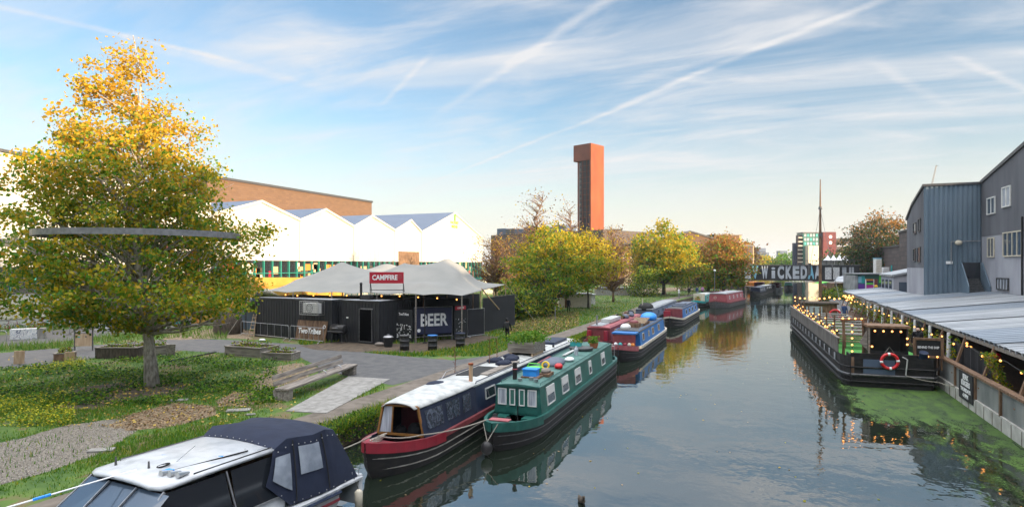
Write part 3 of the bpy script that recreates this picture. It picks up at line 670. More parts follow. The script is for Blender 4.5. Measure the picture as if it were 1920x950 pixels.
# bare trees that stand behind the leafy ones
G2 = 'bare trees in front of the tower'
for px, py, d, H, w_, lab, sd in ((1008, 560, 76, 15.6, 2.6, 'bare tree with a few yellow leaves rising behind the broad green tree', 21), (1062, 560, 80, 15.0, 3.0, 'bare twiggy tree directly left of the rust tower', 22),
                              (1150, 560, 92, 11.8, 3.4, 'thin rust leaved tree at the foot of the rust tower', 23), (930, 560, 92, 10.6, 4.0, 'low brown thicket tree beside the white gabled hall', 24), (985, 560, 98, 12.5, 3.6, 'brown twiggy tree in front of the dark brick warehouse', 25)):
    q = atd(px, py, d)
    tree('bare_tree', lab, (q.x, q.y), [(2, w_ * .6), (H * .4, w_), (H * .7, w_ * .9), (H * .93, w_ * .5), (H, .2)], (0, 0), 190, 5 if sd < 23 else 18, .22, ['leaf_rust', 'leaf_yellow', 'leaf_orange'],
         lambda P, h, r: np.where(r.random(len(P)) < .55, 0, np.where(r.random(len(P)) < .5, 1, 2)), (.17, 2), sd, .6, nb=190, group=G2, shell=.4, bt=2.8, bark='brown_wood')
for px, d, H, W, lab, sd in ((1207, 108, 5.5, 3.2, 'low olive bush left of the bright yellow tree', 31), (1000, 66, 3.2, 2.6, 'dark green bush below the broad tree by the marquee', 32), (1186, 120, 7.5, 3.4, 'rust brown bush between the tower and the yellow tree', 33),
                         (1290, 132, 6, 4.2, 'dark hedge bush behind the walkers on the towpath', 34), (962, 62, 3.4, 1.6, 'dusty green bush leaning on the marquee side wall', 35)):
    q = atd(px, 560, d)
    tree('bush', lab, (q.x, q.y), [(.2, W * .7), (H * .4, W), (H * .8, W * .7), (H, .2)], (0, 0), 120, 26, .3, ['leaf_green', 'leaf_olive', 'leaf_dark', 'leaf_rust'],
         (lambda P, h, r: r.choice(4, len(P), p=[.1, .3, .1, .5])) if sd in (33,) else (lambda P, h, r: r.choice(4, len(P), p=[.3, .3, .35, .05])), (.08, .3), sd, .5, nb=14, cat='bush', group='bushes on the left bank')
for i, (px, d, H, W, m_, lab) in enumerate(((1415, 330, 11, 12, 'leaf_yellow', 'far yellow tree beyond the left end of the bridge'), (1447, 360, 10, 13, 'leaf_yellow', 'far yellow tree above the middle of the bridge'),
        (1478, 300, 11, 9, 'leaf_green', 'far green tree left of the blue edged flats'), (1400, 260, 16, 4, 'leaf_orange', 'slim orange tree between the far brick blocks'), (1580, 210, 10, 8, 'leaf_dark', 'dark far tree behind the white marquee top'))):
    q = atd(px, 520, d)
    tree('far_tree', lab, (q.x, q.y), [(1, W * .6), (H * .5, W), (H * .85, W * .6), (H, .5)], (0, 0), 110, 20, 1.1, ['leaf_green', m_], lambda P, h, r: (r.random(len(P)) < .85).astype(int), (.3, 2), 40 + i, 1.4, nb=8, group='trees beyond the bridge')
# ================================================================ BUILDINGS, LEFT SIDE
def zat(d, py): return CAMZ - d * (py - HZ) / F
X3 = Vector((1, 0, 0)); Y3 = Vector((0, 1, 0)); Z3 = Vector((0, 0, 1))
# white market hall: gabled fronts along one facade facing the canal
HU = -62.0
def hz_(px, py): p = atu(px, py, HU); return (p.y, p.z)
hall = thing('market_hall', 'long white hall of gabled fronts behind the marquee, lit by low sun', 'market hall', (HU, 55, GZ))
def L(y, z, du=0): return (du, y - 55, z - GZ)
zig = [(54.6, 12.3)] + [hz_(*p) for p in ((490, 378), (562, 413), (610, 393), (663, 425), (697, 405), (740, 432), (770, 413), (790, 435), (852, 400), (905, 447))]
zb = 6.75
vend = zig[-1][0]
b = MB()
pts = [L(y, z) for y, z in zig] + [L(vend, zb), L(54.6, zb)]
b.extr(pts, (-.35, 0, 0)); b.m = 0
# clad panel joints and end return wall
for y in np.arange(55.5, vend, 1.15):
    zt = float(np.interp(y, [q[0] for q in zig], [q[1] for q in zig]))
    b.box(0, .02, y - 55 - .02, y - 55 + .02, zb - GZ + .05, zt - GZ - .1)
b.box(-34, -.36, vend - 55 - .3, vend - 55, 0, zig[-1][1] - GZ); b.build('wall', 'white_clad', hall)
b = MB()
for (y0, z0), (y1, z1) in zip(zig, zig[1:]):
    b.extr([L(y0, z0 + .02, .12), L(y1, z1 + .02, .12), L(y1, z1 + .2, .12), L(y0, z0 + .2, .12)], (-34, 0, 0))
b.build('roof', 'slate_roof', hall)
b = MB()
for (y0, z0), (y1, z1) in zip(zig, zig[1:]): b.extr([L(y0, z0 - .12, .2), L(y1, z1 - .12, .2), L(y1, z1 + .22, .2), L(y0, z0 + .22, .2)], (-.07, 0, 0))
b.build('fascia', 'cream', hall)
# glazed strip with teal posts, goods behind it
b = MB(); b.box(-.3, -.25, 0, vend - 55, 2.6, zb - GZ); b.build('glazing', 'glass_shop' if 'glass_shop' in MT else 'glass_dark', hall)
yy = 0.0; k = 0
while yy < vend - 55:
    MB().box(-.24, .03, yy - .09, yy + .09, 0, zb - GZ).build('post', 'teal_frame', hall); yy += 1.55; k += 1
MB().box(-.24, .04, 0, vend - 55, 2.2, 2.6).box(-.24, .035, 0, vend - 55, 4.4, 4.5).build('rail', 'teal_frame', hall)
MB().box(-.3, .0, 0, vend - 55, 0, 2.2).build('plinth', 'cream', hall)
for (y0, z0) in zig[2:-1:2]: MB().box(.02, .10, y0 - 55 - .05, y0 - 55 + .05, zb - GZ, z0 - GZ - .2).build('downpipe', 'cream', hall)
r = random.Random(3)
for i in range(96):
    y = r.uniform(1, vend - 57); w_ = r.uniform(.5, 1.9); z0 = r.uniform(2.65, 5.0); c = r.choice(['orange_paint', 'pale_wood', 'cream', 'cream', 'tan_brick', 'brown_wood', 'sign_red', 'dark_bark'])
    MB().box(-.245, -.235, y, y + w_, z0, z0 + r.uniform(.3, 1.6)).build('window_display', c, hall)
y0, z0 = hz_(747, 471); y1, z1 = hz_(785, 497); MB().box(.0, .12, y0 - 55, y1 - 55, z1 - GZ, z0 - GZ).build('loading_hatch', 'brown_wood', hall)
for s_, pyc, sz, m_ in (('HACKNEY', 417.5, .8, 'sign_olive'), ('BRIDGE', 425, .8, 'sign_olive')):
    p = atu(852, pyc, HU); text('lettering', s_, sz, m_, hall, (.04, p.y - 55, p.z - GZ), (0, 1, 0), (0, 0, 1), .03)
p = atu(852.5, 407, HU); MB().box(.02, .08, p.y - 55 - .35, p.y - 55 + .35, p.z - GZ - .8, p.z - GZ + .8).build('emblem', 'lime', hall)

# taller white block behind the ringed tree
wb = thing('white_warehouse', 'tall white clad warehouse behind the ringed tree at far left', 'warehouse', (HU, 14, GZ))
b = MB(); b.extr([(0, 0, 0), (0, 40.3, 0), (0, 40.3, 13.3), (0, 24, 15.0), (0, 6, 16.4), (0, 0, 16.4)], (-30, 0, 0)); b.build('wall', 'white_clad', wb)
MB().extr([(.2, 24, 15.05), (.2, 40.3, 13.35), (.2, 40.3, 13.7), (.2, 24, 15.4), (.2, 0, 16.8), (.2, 0, 16.45), (.2, 6, 16.45)], (-30, 0, 0)).build('roof', 'dark_steel', wb)
for a_, b_, z0, z1, m_ in ((33.5, 39, 7.4, 8.1, 'maroon'), (37, 38.6, 3.2, 7.1, 'red_paint'), (4, 31, 3.0, 5.4, 'glass_dark'), (12, 30, 7.2, 7.9, 'dark_steel')):
    MB().box(.0, .08, a_, b_, z0, z1).build('window', m_, wb)
for y in range(5, 31, 2): MB().box(.08, .14, y - .06, y + .06, 3.0, 5.4).build('mullion', 'teal_frame', wb)
MB().box(.0, .06, 8, 30, .8, 2.6).build('shutter', 'cream', wb)

# long brown brick hall behind
p0 = atu(697, 380, -95); p1 = atu(430, 355, -95)
bh = thing('brick_hall', 'long flat topped brown brick building rising behind the white gables', 'building', (-95, p1.y - 5, GZ))
MB().box(-40, 0, 0, p0.y - p1.y + 5, 0, p0.z - GZ).build('wall', 'brown_brick', bh)
MB().box(-40.2, .25, -.2, p0.y - p1.y + 5.2, p0.z - GZ, p0.z - GZ + .45).build('parapet', 'dark_steel', bh)

# yellow hoarding along the approach ramp
p0, p1 = atz(400, 540, GZ + 1.2), atd(530, 525, 62)
h = thing('site_hoarding', 'sunlit orange yellow timber hoarding in front of the white hall', 'hoarding', (-50.5, 42, GZ))
zt = zat(60, 507)
MB().extr([(0, 0, 0), (0, 22.5, 0), (0, 22.5, 2.6), (0, 15, 4.1), (0, 0, 4.4)], (.12, 0, 0)).build('panel', 'hoarding', h)
MB().box(.12, .2, 0, 16, 3.2, 3.35).box(.12, .2, 0, 20, 1.4, 1.55).build('rail', 'orange_paint', h)
for y in np.arange(.5, 22, 2.4): MB().box(.12, .2, y, y + .1, 0, 2.5).build('batten', 'orange_paint', h)
# grey stair landing roof left of the marquee
g_ = atd(458, 560, 52)
st = thing('stair_shelter', 'blue grey sloping shelter at the left end of the marquee', 'shelter', (g_.x, g_.y, GZ), TH)
MB().extr([(-2.6, 0, 2.6), (1.2, 0, 2.7), (2.6, 0, 1.6), (2.6, 0, 1.5), (1.2, 0, 2.55), (-2.6, 0, 2.45)], (0, 3, 0)).build('roof', 'slate_roof', st)
for x in (-2.4, 0, 2.2): MB().box(x, x + .1, .1, .2, 0, 2.5 if x < 1 else 1.6).build('post', 'dark_steel', st)
MB().box(-2.4, 2.2, 1.4, 1.5, 0, 1.5).build('screen', 'blue_clad', st)

# dark warehouse behind the bare trees
q = atd(1000, 500, 205); dw = thing('dark_warehouse', 'low dark brick warehouse with pale rooftop units left of the rust tower', 'warehouse', (q.x, q.y, GZ), R_(-24))
H_ = zat(205, 437) - GZ; hw = 205 * 120 / F
MB().box(-hw, hw + 8, 0, 30, 0, H_).build('wall', 'dark_brick', dw)
for i in range(7):
    x = -hw + 1 + i * 4.6; MB().box(x, x + 4.6, 2, 8, H_, H_ + 2.4 - (i % 3) * .3).build('rooftop_unit', 'dark_steel' if i % 2 else 'slate_roof', dw)
for i in range(11): MB().box(-hw + 2 + i * 3.6, -hw + 4 + i * 3.6, -.06, 0, H_ * .55, H_ * .55 + 1.8).build('window', 'glass_dark', dw)
# rust tower
q = atd(1108, 500, 200); tw = thing('rust_tower', 'tall rust red steel clad tower with a dark glazed shaft', 'tower', (q.x, q.y, GZ), TH)
Ht = zat(200, 268) - GZ; A = R_(43); dr = Vector((math.sin(A), math.cos(A), 0)); dl = Vector((-math.cos(A), math.sin(A), 0)); Wd = 6.7
def tbox(mb, a0, a1, b0, b1, z0, z1):
    mb.prism([tuple((dl * a + dr * c)[:2]) for a, c in ((a0, b0), (a1, b0), (a1, b1), (a0, b1))], z0, z1)
b = MB(); tbox(b, 0, .5, 0, 7.4, 0, Ht - .02); b.build('side_wall', 'rust', tw)
b = MB(); tbox(b, .5, 7.1, 0, 7.4, Ht - 5.4, Ht); b.build('cap', 'rust_dark', tw)  # shade of the tower's left face put into a darker rust colour
b = MB(); tbox(b, .5, 5.2, .7, 7.0, 0, Ht - 5.4); b.build('shaft', 'black_metal', tw)
b = MB(); tbox(b, 5.25, 5.65, .3, .7, 0, Ht - 5.4)
for z in np.arange(2, Ht - 6, 1.9): tbox(b, .5, 5.4, .45, .6, z, z + .12)
tbox(b, 3.6, 3.75, .4, .6, 0, Ht - 5.4); tbox(b, 2.0, 2.15, .4, .6, 0, Ht - 5.4); b.build('frame', 'rust_dark', tw)
for z in np.arange(2.4, Ht - 6.2, 1.9):
    b = MB(); tbox(b, 4.3, 5.0, .62, .69, z, z + .8); b.build('window', 'window_dim', tw)
# low buildings right of the tower
for px0, px1, pyt, d, m_, lab in ((1137, 1166, 431, 215, 'dark_brick', 'small brown brick block just right of the rust tower'), (1160, 1200, 458, 190, 'dark_brick', 'low dark shed below the brown block by the tower'),
                             (1168, 1192, 474, 160, 'cream', 'small sunlit white hut between the tower and the yellow tree')):
    q = atd((px0 + px1) / 2, 500, d); hw = d * (px1 - px0) / 2 / F; H_ = zat(d, pyt) - GZ
    o = thing('brick_block', lab, 'building', (q.x, q.y, GZ), TH); MB().box(-hw, hw, 0, 12, 0, H_).build('wall', m_, o); MB().box(-hw - .2, hw + .2, -.2, 12.2, H_, H_ + .3).build('roof', 'dark_steel', o)
q = atd(1312, 500, 165); gb = thing('gabled_warehouse', 'brown gabled brick warehouse behind the bright yellow tree', 'warehouse', (q.x, q.y, GZ), TH)
b = MB(); H_ = zat(165, 455) - GZ; b.extr([(-6, 0, 0), (9, 0, 0), (9, 0, H_ - .6), (-2.6, 0, H_ + 2.8), (-6, 0, H_ + 1.8)], (0, 20, 0)); b.build('wall', 'brown_brick', gb)
MB().extr([(-6.2, -.2, H_ + 1.85), (-2.6, -.2, H_ + 2.9), (9.2, -.2, H_ - .6), (9.2, -.2, H_ - .2), (-2.6, -.2, H_ + 3.3), (-6.2, -.2, H_ + 2.2)], (0, 20.4, 0)).build('roof', 'dark_steel', gb)
for px0, px1, pyt, d, m_, side, lab in ((1338, 1392, 441, 185, 'brown_brick', 'tan_brick', 'brown brick block with a sunlit tan flank beyond the orange tree'), (1393, 1414, 461, 230, 'dark_brick', 'tan_brick', 'smaller dark block with a tan flank left of the bridge')):
    q = atd((px0 + px1) / 2, 500, d); hw = d * (px1 - px0) / 2 / F; H_ = zat(d, pyt) - GZ
    o = thing('brick_block', lab, 'building', (q.x, q.y, GZ), TH + R_(8)); MB().box(-hw, hw * .82, 0, 14, 0, H_).build('wall', m_, o)
    MB().box(hw * .82, hw, -.05, 14, 0, H_ - .01).build('flank', side, o); MB().box(-hw - .2, hw + .2, -.2, 14.2, H_, H_ + .3).build('roof', 'dark_steel', o)  # sunlit right edge put into the colour as paler brick
    for i in range(4):
        for j in range(3): MB().box(-hw * .9 + i * hw * .42, -hw * .9 + i * hw * .42 + hw * .2, -.05, 0, H_ * .3 + j * H_ * .2, H_ * .3 + j * H_ * .2 + H_ * .1).build('window', 'glass_dark', o)
for px0, px1, pyt, d, lab in ((1423, 1436, 465, 900, 'tallest hazy far tower block over the canal'), (1434, 1442, 473, 900, 'hazy far block touching the tallest far tower'), (1463, 1476, 470, 820, 'hazy pointed far tower right of the tallest one')):
    q = atd((px0 + px1) / 2, 500, d); hw = d * (px1 - px0) / 2 / F; H_ = zat(d, pyt) - GZ
    o = thing('tower_block', lab, 'tower block', (q.x, q.y, GZ), TH); MB().box(-hw, hw, 0, 12, 0, H_).build('wall', 'slate_roof', o)  # distance haze put into the bluish wall colour
    for j in range(8): MB().box(-hw * .85, hw * .85, -.3, 0, H_ * .1 * (j + 1), H_ * .1 * (j + 1) + H_ * .04).build('window', 'glass_dark', o)
# flats right of the canal, far
d = 235; q = atd(1530, 500, d); fl = thing('apartment_block', 'far block of flats with red, glass and cream parts and two round windows', 'apartment block', (q.x, q.y, .5), TH)
def fx(px): return (px - 1530) * d / F
def fz(py): return zat(d, py) - .5
MB().box(fx(1541), fx(1565), -1, 14, 0, fz(435)).build('red_wing', 'red_brick', fl)
MB().box(fx(1506), fx(1541), 0, 5, 0, fz(437)).build('glass_wing', 'dark_glass_green', fl)
MB().box(fx(1505), fx(1541), -.4, 5.2, fz(437), fz(435.2)).build('roof', 'dark_steel', fl)
MB().box(fx(1510), fx(1530), -2.5, 0, 0, fz(461)).build('stair_block', 'cream', fl)
MB().box(fx(1492.5), fx(1499), 2, 3.2, 0, fz(455)).build('blue_wing', 'navy', fl)
MB().box(fx(1499), fx(1506), 1, 3, 0, fz(440)).build('balcony_wing', 'dark_brick', fl)
for j in range(7): MB().box(fx(1498), fx(1506), 0.2, 1, fz(492) + j * 1.55, fz(492) + j * 1.55 + .45).build('balcony', 'cream', fl)
for i in range(6):
    for j in range(3): MB().box(fx(1508 + i * 5.4), fx(1511.6 + i * 5.4), -.08, 0, fz(459) + j * 1.6, fz(459) + j * 1.6 + 1.0).build('window', 'glass_curtain' if (i + j) % 3 else 'teal_paint', fl)
for pz in (444, 455): b = MB(); b.tube([(fx(1554.5), -1.0, fz(pz)), (fx(1554.5), -1.1, fz(pz))], .62, 14); b.build('round_window', 'lamp_white', fl)
for pz in (466, 474, 482): MB().box(fx(1552), fx(1557), -1.08, -1, fz(pz), fz(pz) + .3).build('window', 'glass_dark', fl)
q = atd(1590, 500, 245); f2 = thing('apartment_block', 'grey block of flats with pale windows right of the red wing', 'apartment block', (q.x, q.y, .5), TH); H_ = zat(245, 447) - .5
MB().box(-5, 9, 0, 14, 0, H_).build('wall', 'dark_brick', f2)
for i in range(5):
    for j in range(4): MB().box(-4.4 + i * 2.6, -2.6 + i * 2.6, -.08, 0, H_ * .2 + j * H_ * .2, H_ * .2 + j * H_ * .2 + 1.2).build('window', 'glass_curtain', f2)
# tower crane behind the blue building
q = atd(1745, 400, 300); cr = thing('tower_crane', 'thin lattice crane jib leaning above the corrugated blue building', 'crane', (q.x, q.y, .5), TH)
z0, z1 = zat(300, 380), zat(300, 312)
b = MB()
b.tube([(-1.8, 0, z0), (2.6, 0, z1)], .12, 4); b.tube([(-.9, 0, z0), (2.9, 0, z1)], .12, 4)
for i in range(16):
    t_ = i / 16; t2_ = (i + 1) / 16; x0, x1 = -1.8 + 4.4 * t_, -.9 + 3.8 * t2_; b.tube([(x0, 0, z0 + (z1 - z0) * t_), (x1, 0, z0 + (z1 - z0) * t2_)], .08, 3)
b.tube([(2.6, 0, z1), (3.8, 0, z1 - .3)], .1, 3); b.build('jib', 'dark_steel', cr)
MB().box(-2.0, -.8, -.6, .6, 0, z0).build('mast', 'dark_steel', cr)

# ================================================================ RIGHT SIDE BUILDING
V1 = 65.0; U0, U1 = atv(1732, 400, V1).x, atv(1840, 400, V1).x
rb = thing('canalside_works', 'dark rendered canalside works with a blue corrugated wing at right', 'works building', (U0, V1, .5))
def rl(u, v, z): return (u - U0, v - V1, z - .5)
def ru(px, py, u): p = atu(px, py, u); return (p.y, p.z)
zt0, zt1 = atv(1732, 350, V1).z, atv(1840, 345, V1).z
# near wing: wall parallel to the canal at U1, dark render above, pale below
vn, zn = ru(1920, 275, U1); vb, zbb = ru(1900, 480, U1)
zsplit = atv(1840, 444, V1).z
sl_ = (zn - zt1) / (vn - V1); vpk = 46.0; zpk = zt1 + sl_ * (vpk - V1)
b = MB(); b.extr([rl(U1, V1 - .02, zsplit), rl(U1, vpk, zsplit), rl(U1, vpk, zpk), rl(U1, V1 - .02, zt1)], (12, 0, 0)); b.build('upper_wall', 'dark_render', rb)
b = MB(); b.extr([rl(U1 + .02, V1 - .02, .5), rl(U1 + .02, vpk, .5), rl(U1 + .02, vpk, zsplit), rl(U1 + .02, V1 - .02, zsplit)], (11.9, 0, 0)); b.build('lower_wall', 'pale_render', rb)
b = MB(); b.extr([rl(U1 - .12, V1, zt1 + .02), rl(U1 - .12, vpk, zpk + .02), rl(U1 - .12, vpk, zpk + .28), rl(U1 - .12, V1, zt1 + .28)], (12.3, 0, 0)); b.build('roof', 'dark_steel', rb)
# blue corrugated wing facing the camera
b = MB(); b.corr(rl(U0, V1, .5), (1, 0, 0), (0, 0, 1), U1 - U0, zt0 - .5, .36, .07, ((0, 0), (.25, 0), (.4, 1), (.85, 1))); b.build('corrugated_wall', 'blue_clad', rb)
b = MB(); b.box(-.12, U1 - U0 - .14, -.16, -.02, zt0 - .48, zt0 - .5 + .22); b.build('wing_roof', 'dark_steel', rb)
# far flank along the canal, falling roof
v2, z2 = ru(1710.5, 386, U0); v3, z3 = ru(1700, 420, U0)
b = MB(); b.extr([rl(U0 + .03, V1 + .03, 5.9), rl(U0 + .03, v3, 5.9), rl(U0 + .03, v3, 10.6), rl(U0 + .03, v2, z2), rl(U0 + .03, V1 + .03, zt0 - .1)], (6, 0, 0)); b.build('rear_wall', 'dark_render', rb)
b = MB(); b.extr([rl(U0 + .02, V1 + .03, .5), rl(U0 + .02, v3, .5), rl(U0 + .02, v3, 5.9), rl(U0 + .02, V1 + .03, 5.9)], (6, 0, 0)); b.build('rear_plinth', 'pale_render', rb)
b = MB(); b.extr([rl(U0 - .1, V1, zt0), rl(U0 - .1, v2, z2 + .03), rl(U0 - .1, v3 + .1, 10.65), rl(U0 - .1, v3 + .1, 10.9), rl(U0 - .1, v2, z2 + .25), rl(U0 - .1, V1, zt0 + .22)], (6.2, 0, 0)); b.build('rear_roof', 'dark_steel', rb)
def win(u, px0, px1, py0, py1, mull=1, fm='white_paint', pm='glass_blue', pr=.05):
    y0, zt_ = ru(px0, py0, u); y1, zb_ = ru(px1, py1, u); pc = rl(u - pr, (y0 + y1) / 2, (zt_ + zb_) / 2); W_, H_ = abs(y0 - y1), abs(zt_ - zb_)
    b = MB(); b.frame(pc, (0, -1, 0), (0, 0, 1), W_, H_, .09, .1)
    for i in range(mull): b.slab(Vector(pc) + Vector((0, -W_ / 2 + W_ * (i + 1) / (mull + 1), 0)), (0, -1, 0), (0, 0, 1), .07, H_ - .18, .09)
    f = b.build('window', fm, rb); MB().slab(Vector(pc) + Vector((.02, 0, 0)), (0, -1, 0), (0, 0, 1), W_ - .16, H_ - .16, .02).build('pane', pm, f)
win(U1, 1852, 1867, 372, 400, 1); win(U1, 1880, 1896, 352, 386, 1, pm='glass_curtain'); win(U1, 1853, 1865, 446, 482, 1, 'cream'); win(U1, 1882, 1918, 436, 480, 3, 'cream')
win(U1, 1870, 1892, 520, 545, 3, 'dark_steel', 'glass_curtain')
for px0, px1, py0, py1 in ((1713, 1718, 418, 438), (1722, 1726, 410, 434), (1713, 1717, 466, 490), (1720.5, 1726, 463, 492)): win(U0, px0, px1, py0, py1, 0, 'dark_steel', 'glass_blue', .02)
vb = ru(1919, 480, U1)[0]; MB().box(U1 - U0 - .12, U1 - U0 - .02, vb - V1, vb - V1 + .1, 0, 9.2).build('drainpipe', 'black_metal', rb)
# stair with grey side panels, climbing the blue wall
def bl(px, py): p = atv(px, py, V1 - .1); return p.x - U0, p.z - .5
xs0, zz0 = bl(1801, 492); xs1, _ = bl(1838, 492)
MB().box(xs0, xs1, -.13, -.09, 3.0, zz0).build('doorway', 'glass_dark', rb)
b = MB()
for i in range(8): b.box(xs0 + .1, xs1 - .1, -2.2 + i * .27, -2.2 + (i + 1) * .27, 2.9 + .05 * i, 3.1 + i * .2)
b.build('stair', 'dark_steel', rb)
for xx in (xs0 - .05, xs1): b = MB(); b.extr([(xx, -2.6, 2.8), (xx, -.08, 2.8), (xx, -.08, zz0), (xx, -.5, zz0), (xx, -2.6, 3.9)], (.08, 0, 0)); b.build('stair_side', 'blue_clad', rb)
xp0, zp0 = bl(1783, 453); xp1, _ = bl(1838, 452); xl, zl = bl(1796, 455)
MB().tube([(xp0, -.16, zp0 - 1.9), (xp0, -.16, zp0), (xp1, -.16, zp0 + .05)], .045, 6).build('pipe', 'steel', rb)
MB().ball((xl, -.32, zl), .28, 12, 8, (1, .6, .8)).build('wall_lamp', 'cream', rb)
xn, zn_ = bl(1780, 492); MB().box(xn - .25, xn + .25, -.12, -.08, zn_ - .12, zn_ + .12).build('notice', 'sign_white', rb)

# corrugated lean-to roof over the canalside terrace
ER = 8.6
sh = thing('terrace_shelter', 'long pale corrugated metal lean-to roof over the canalside terrace', 'shelter', (ER, 18, .5))
sN = 0
rs = random.Random(8); va, vb_ = 0.0, 0.0
slope = .115
while vb_ < 68:
    lw = rs.choice((4.2, 5.1, 3.6)); vb_ = min(68, va + lw); dz = rs.uniform(0, .03) + (.035 if sN % 2 else 0)
    run = (U1 - ER) if va + 18 < V1 - 1 else (U0 - ER + .0)
    if va + 18 > V1: run = U0 - ER - .1
    b = MB(); b.corr((rs.uniform(-.12, .05), va, 2.45 + dz), (0, 1, 0), (1, 0, slope), vb_ - va + .12, run, .62, .13, ((0, 0), (.30, .1), (.34, 1), (.46, 1), (.5, .1), (.99, 0)))
    b.build('roof_sheet', 'shed_metal' if sN % 3 else 'shed_metal_dark', sh); va = vb_; sN += 1
MB().box(.0, .12, 0, 68, 2.22, 2.38).build('edge_beam', 'weathered_wood', sh)
MB().box(.3, .4, 0, 68, 2.28, 2.40).build('edge_beam', 'dark_steel', sh)
for i in range(17):
    y = 1 + i * 4.0
    MB().slab((-.22, y, 1.45), (0, 1, 0), (.30, 0, 1), .16, 1.9, .09).build('strut', 'brown_wood', sh)
for i in range(9): MB().box(3.6, 3.75, 2 + i * 8, 2.15 + i * 8, 0, 2.8).build('post', 'weathered_wood', sh)
b = MB(); b.box(6.9, 7.0, 0, 47, 0, 2.9); b.build('back_wall', 'black_metal', sh)
# quay wall and its panels
qu = thing('quay_wall', 'weathered metal and concrete quay wall with a timber rail along the right', 'quay wall', (8.0, -20, 0))
MB().box(0, .34, 0, 108, -1.2, .55).build('base', 'quay_concrete', qu)
y = 0; i = 0
while y < 57:
    MB().box(.08, .14, y, y + 2.9, .56, 1.5).build('panel', 'quay_panel', qu); MB().box(.0, .08, y + 2.9, y + 3.02, .5, 1.52).build('panel_post', 'brown_wood', qu); y += 3.02
MB().box(-.02, .26, 0, 57.4, 1.5, 1.6).build('rail', 'brown_wood', qu)
for k in range(60): MB().box(-.012, .0, k * 1.0, k * 1.0 + .03, -.1, .5).build('joint', 'soil', qu) if k > 30 else None

# unseen blocks added on the right bank to shade the canal and bridge
for u0, u1, v0, v1, H_, lab in ((21, 40, -70, 27, 19.0, 'tall unseen brick block added on the right bank to shade the canal'), (30, 44, 30, 64, 15.0, 'unseen brick block added behind the works building for its shade'), (22, 36, 68, 130, 11.5, 'low unseen brick block added beyond the corrugated wing for its shade'), (25, 38, 132, 180, 9.5, 'low brick block added behind the dark tree to shade the bridge')):
    o = thing('brick_block', lab, 'building', ((u0 + u1) / 2, v0, .5)); hw = (u1 - u0) / 2
    MB().box(-hw, hw, 0, v1 - v0, 0, H_).build('wall', 'dark_brick', o); MB().box(-hw - .2, hw + .2, -.2, v1 - v0 + .2, H_, H_ + .3).build('roof', 'dark_steel', o)
# ================================================================ MARQUEE YARD
def frame_at(pL, pR):
    """unit vectors of a wall seen from the camera: along it (left to right) and its outward normal"""
    a = (Vector(pR) - Vector(pL)); a.z = 0; a.normalize(); return a, Vector((a.y, -a.x, 0))
# dark shipping container with the air conditioner
cL, cR = atz(478, 630, GZ), atz(622, 641, GZ)
ax, no = frame_at(cL, cR); rz = math.atan2(ax.y, ax.x); CH = 3.05
def container(name, label, p, rz, w_, dpt, cat='container', ch=CH, door=None):
    o = thing(name, label, cat, (p.x, p.y, GZ), rz)
    b = MB(); b.box(.06, w_ - .06, .06, dpt - .06, .05, ch - .04); b.build('body', 'container', o)
    segs = [(.12, w_ - .12)] if not door else [(.12, door[0]), (door[1], w_ - .12)]
    b = MB()
    for s0, s1 in segs:
        if s1 - s0 > .3: b.corr((s0, .05, .16), (1, 0, 0), (0, 0, 1), s1 - s0, ch - .3, .28, .045)
    b.corr((w_ - .05, .12, .16), (0, 1, 0), (0, 0, 1), dpt - .24, ch - .3, .28, .045); b.corr((.05, dpt - .12, .16), (0, -1, 0), (0, 0, 1), dpt - .24, ch - .3, .28, .045)
    if door: b.corr((door[0], .05, door[2]), (1, 0, 0), (0, 0, 1), door[1] - door[0], ch - .15 - door[2], .28, .045)
    b.build('corrugated_side', 'container', o)
    b = MB()
    for x in (0, w_ - .12):
        for y in (0, dpt - .12): b.box(x, x + .12, y, y + .12, 0, ch)
    b.box(.12, w_ - .12, 0, .1, ch - .14, ch); b.box(.12, w_ - .12, 0, .1, 0, .16)
    for x in (0, w_ - .1): b.box(x, x + .1, .12, dpt - .12, ch - .14, ch); b.box(x, x + .1, .12, dpt - .12, 0, .16)
    b.build('corner_frame', 'container', o); MB().box(.1, w_ - .1, .1, dpt - .1, ch - .035, ch - .005).build('roof', 'white_roof_dirty' if 'white_roof_dirty' in MT else 'shed_metal', o)
    return o
w1 = (cR - cL).length
container('shipping_container', 'black corrugated container with the white air conditioner cage at left', cL, rz, w1, 5.0)
# second one, with the open door
pL, pR = atz(636, 640, GZ), atz(722, 643, GZ); w2 = 3.5
c2 = container('shipping_container', 'black corrugated container with the open doorway right of the other one', pL + Vector((0, 0, 0)), rz - .03, w2 + .25, 6.0, door=(1.95, 3.15, 2.45))
MB().box(1.98, 3.12, -.005, .055, .18, 2.42).build('doorway', 'doorway_dark', c2)  # black panel; the dark inside the open door is in its colour
b = MB(); b.frame((2.55, -.01, 1.3), (1, 0, 0), (0, 0, 1), 1.24, 2.35, .06, .1); b.build('door_frame', 'dark_steel', c2)
MB().box(2.1, 3.2, -.06, .02, 2.44, 2.5).build('lintel', 'steel', c2)
MB().box(.75, .9, -.06, .0, 1.75, 1.83).build('lamp', 'lamp_white', c2)
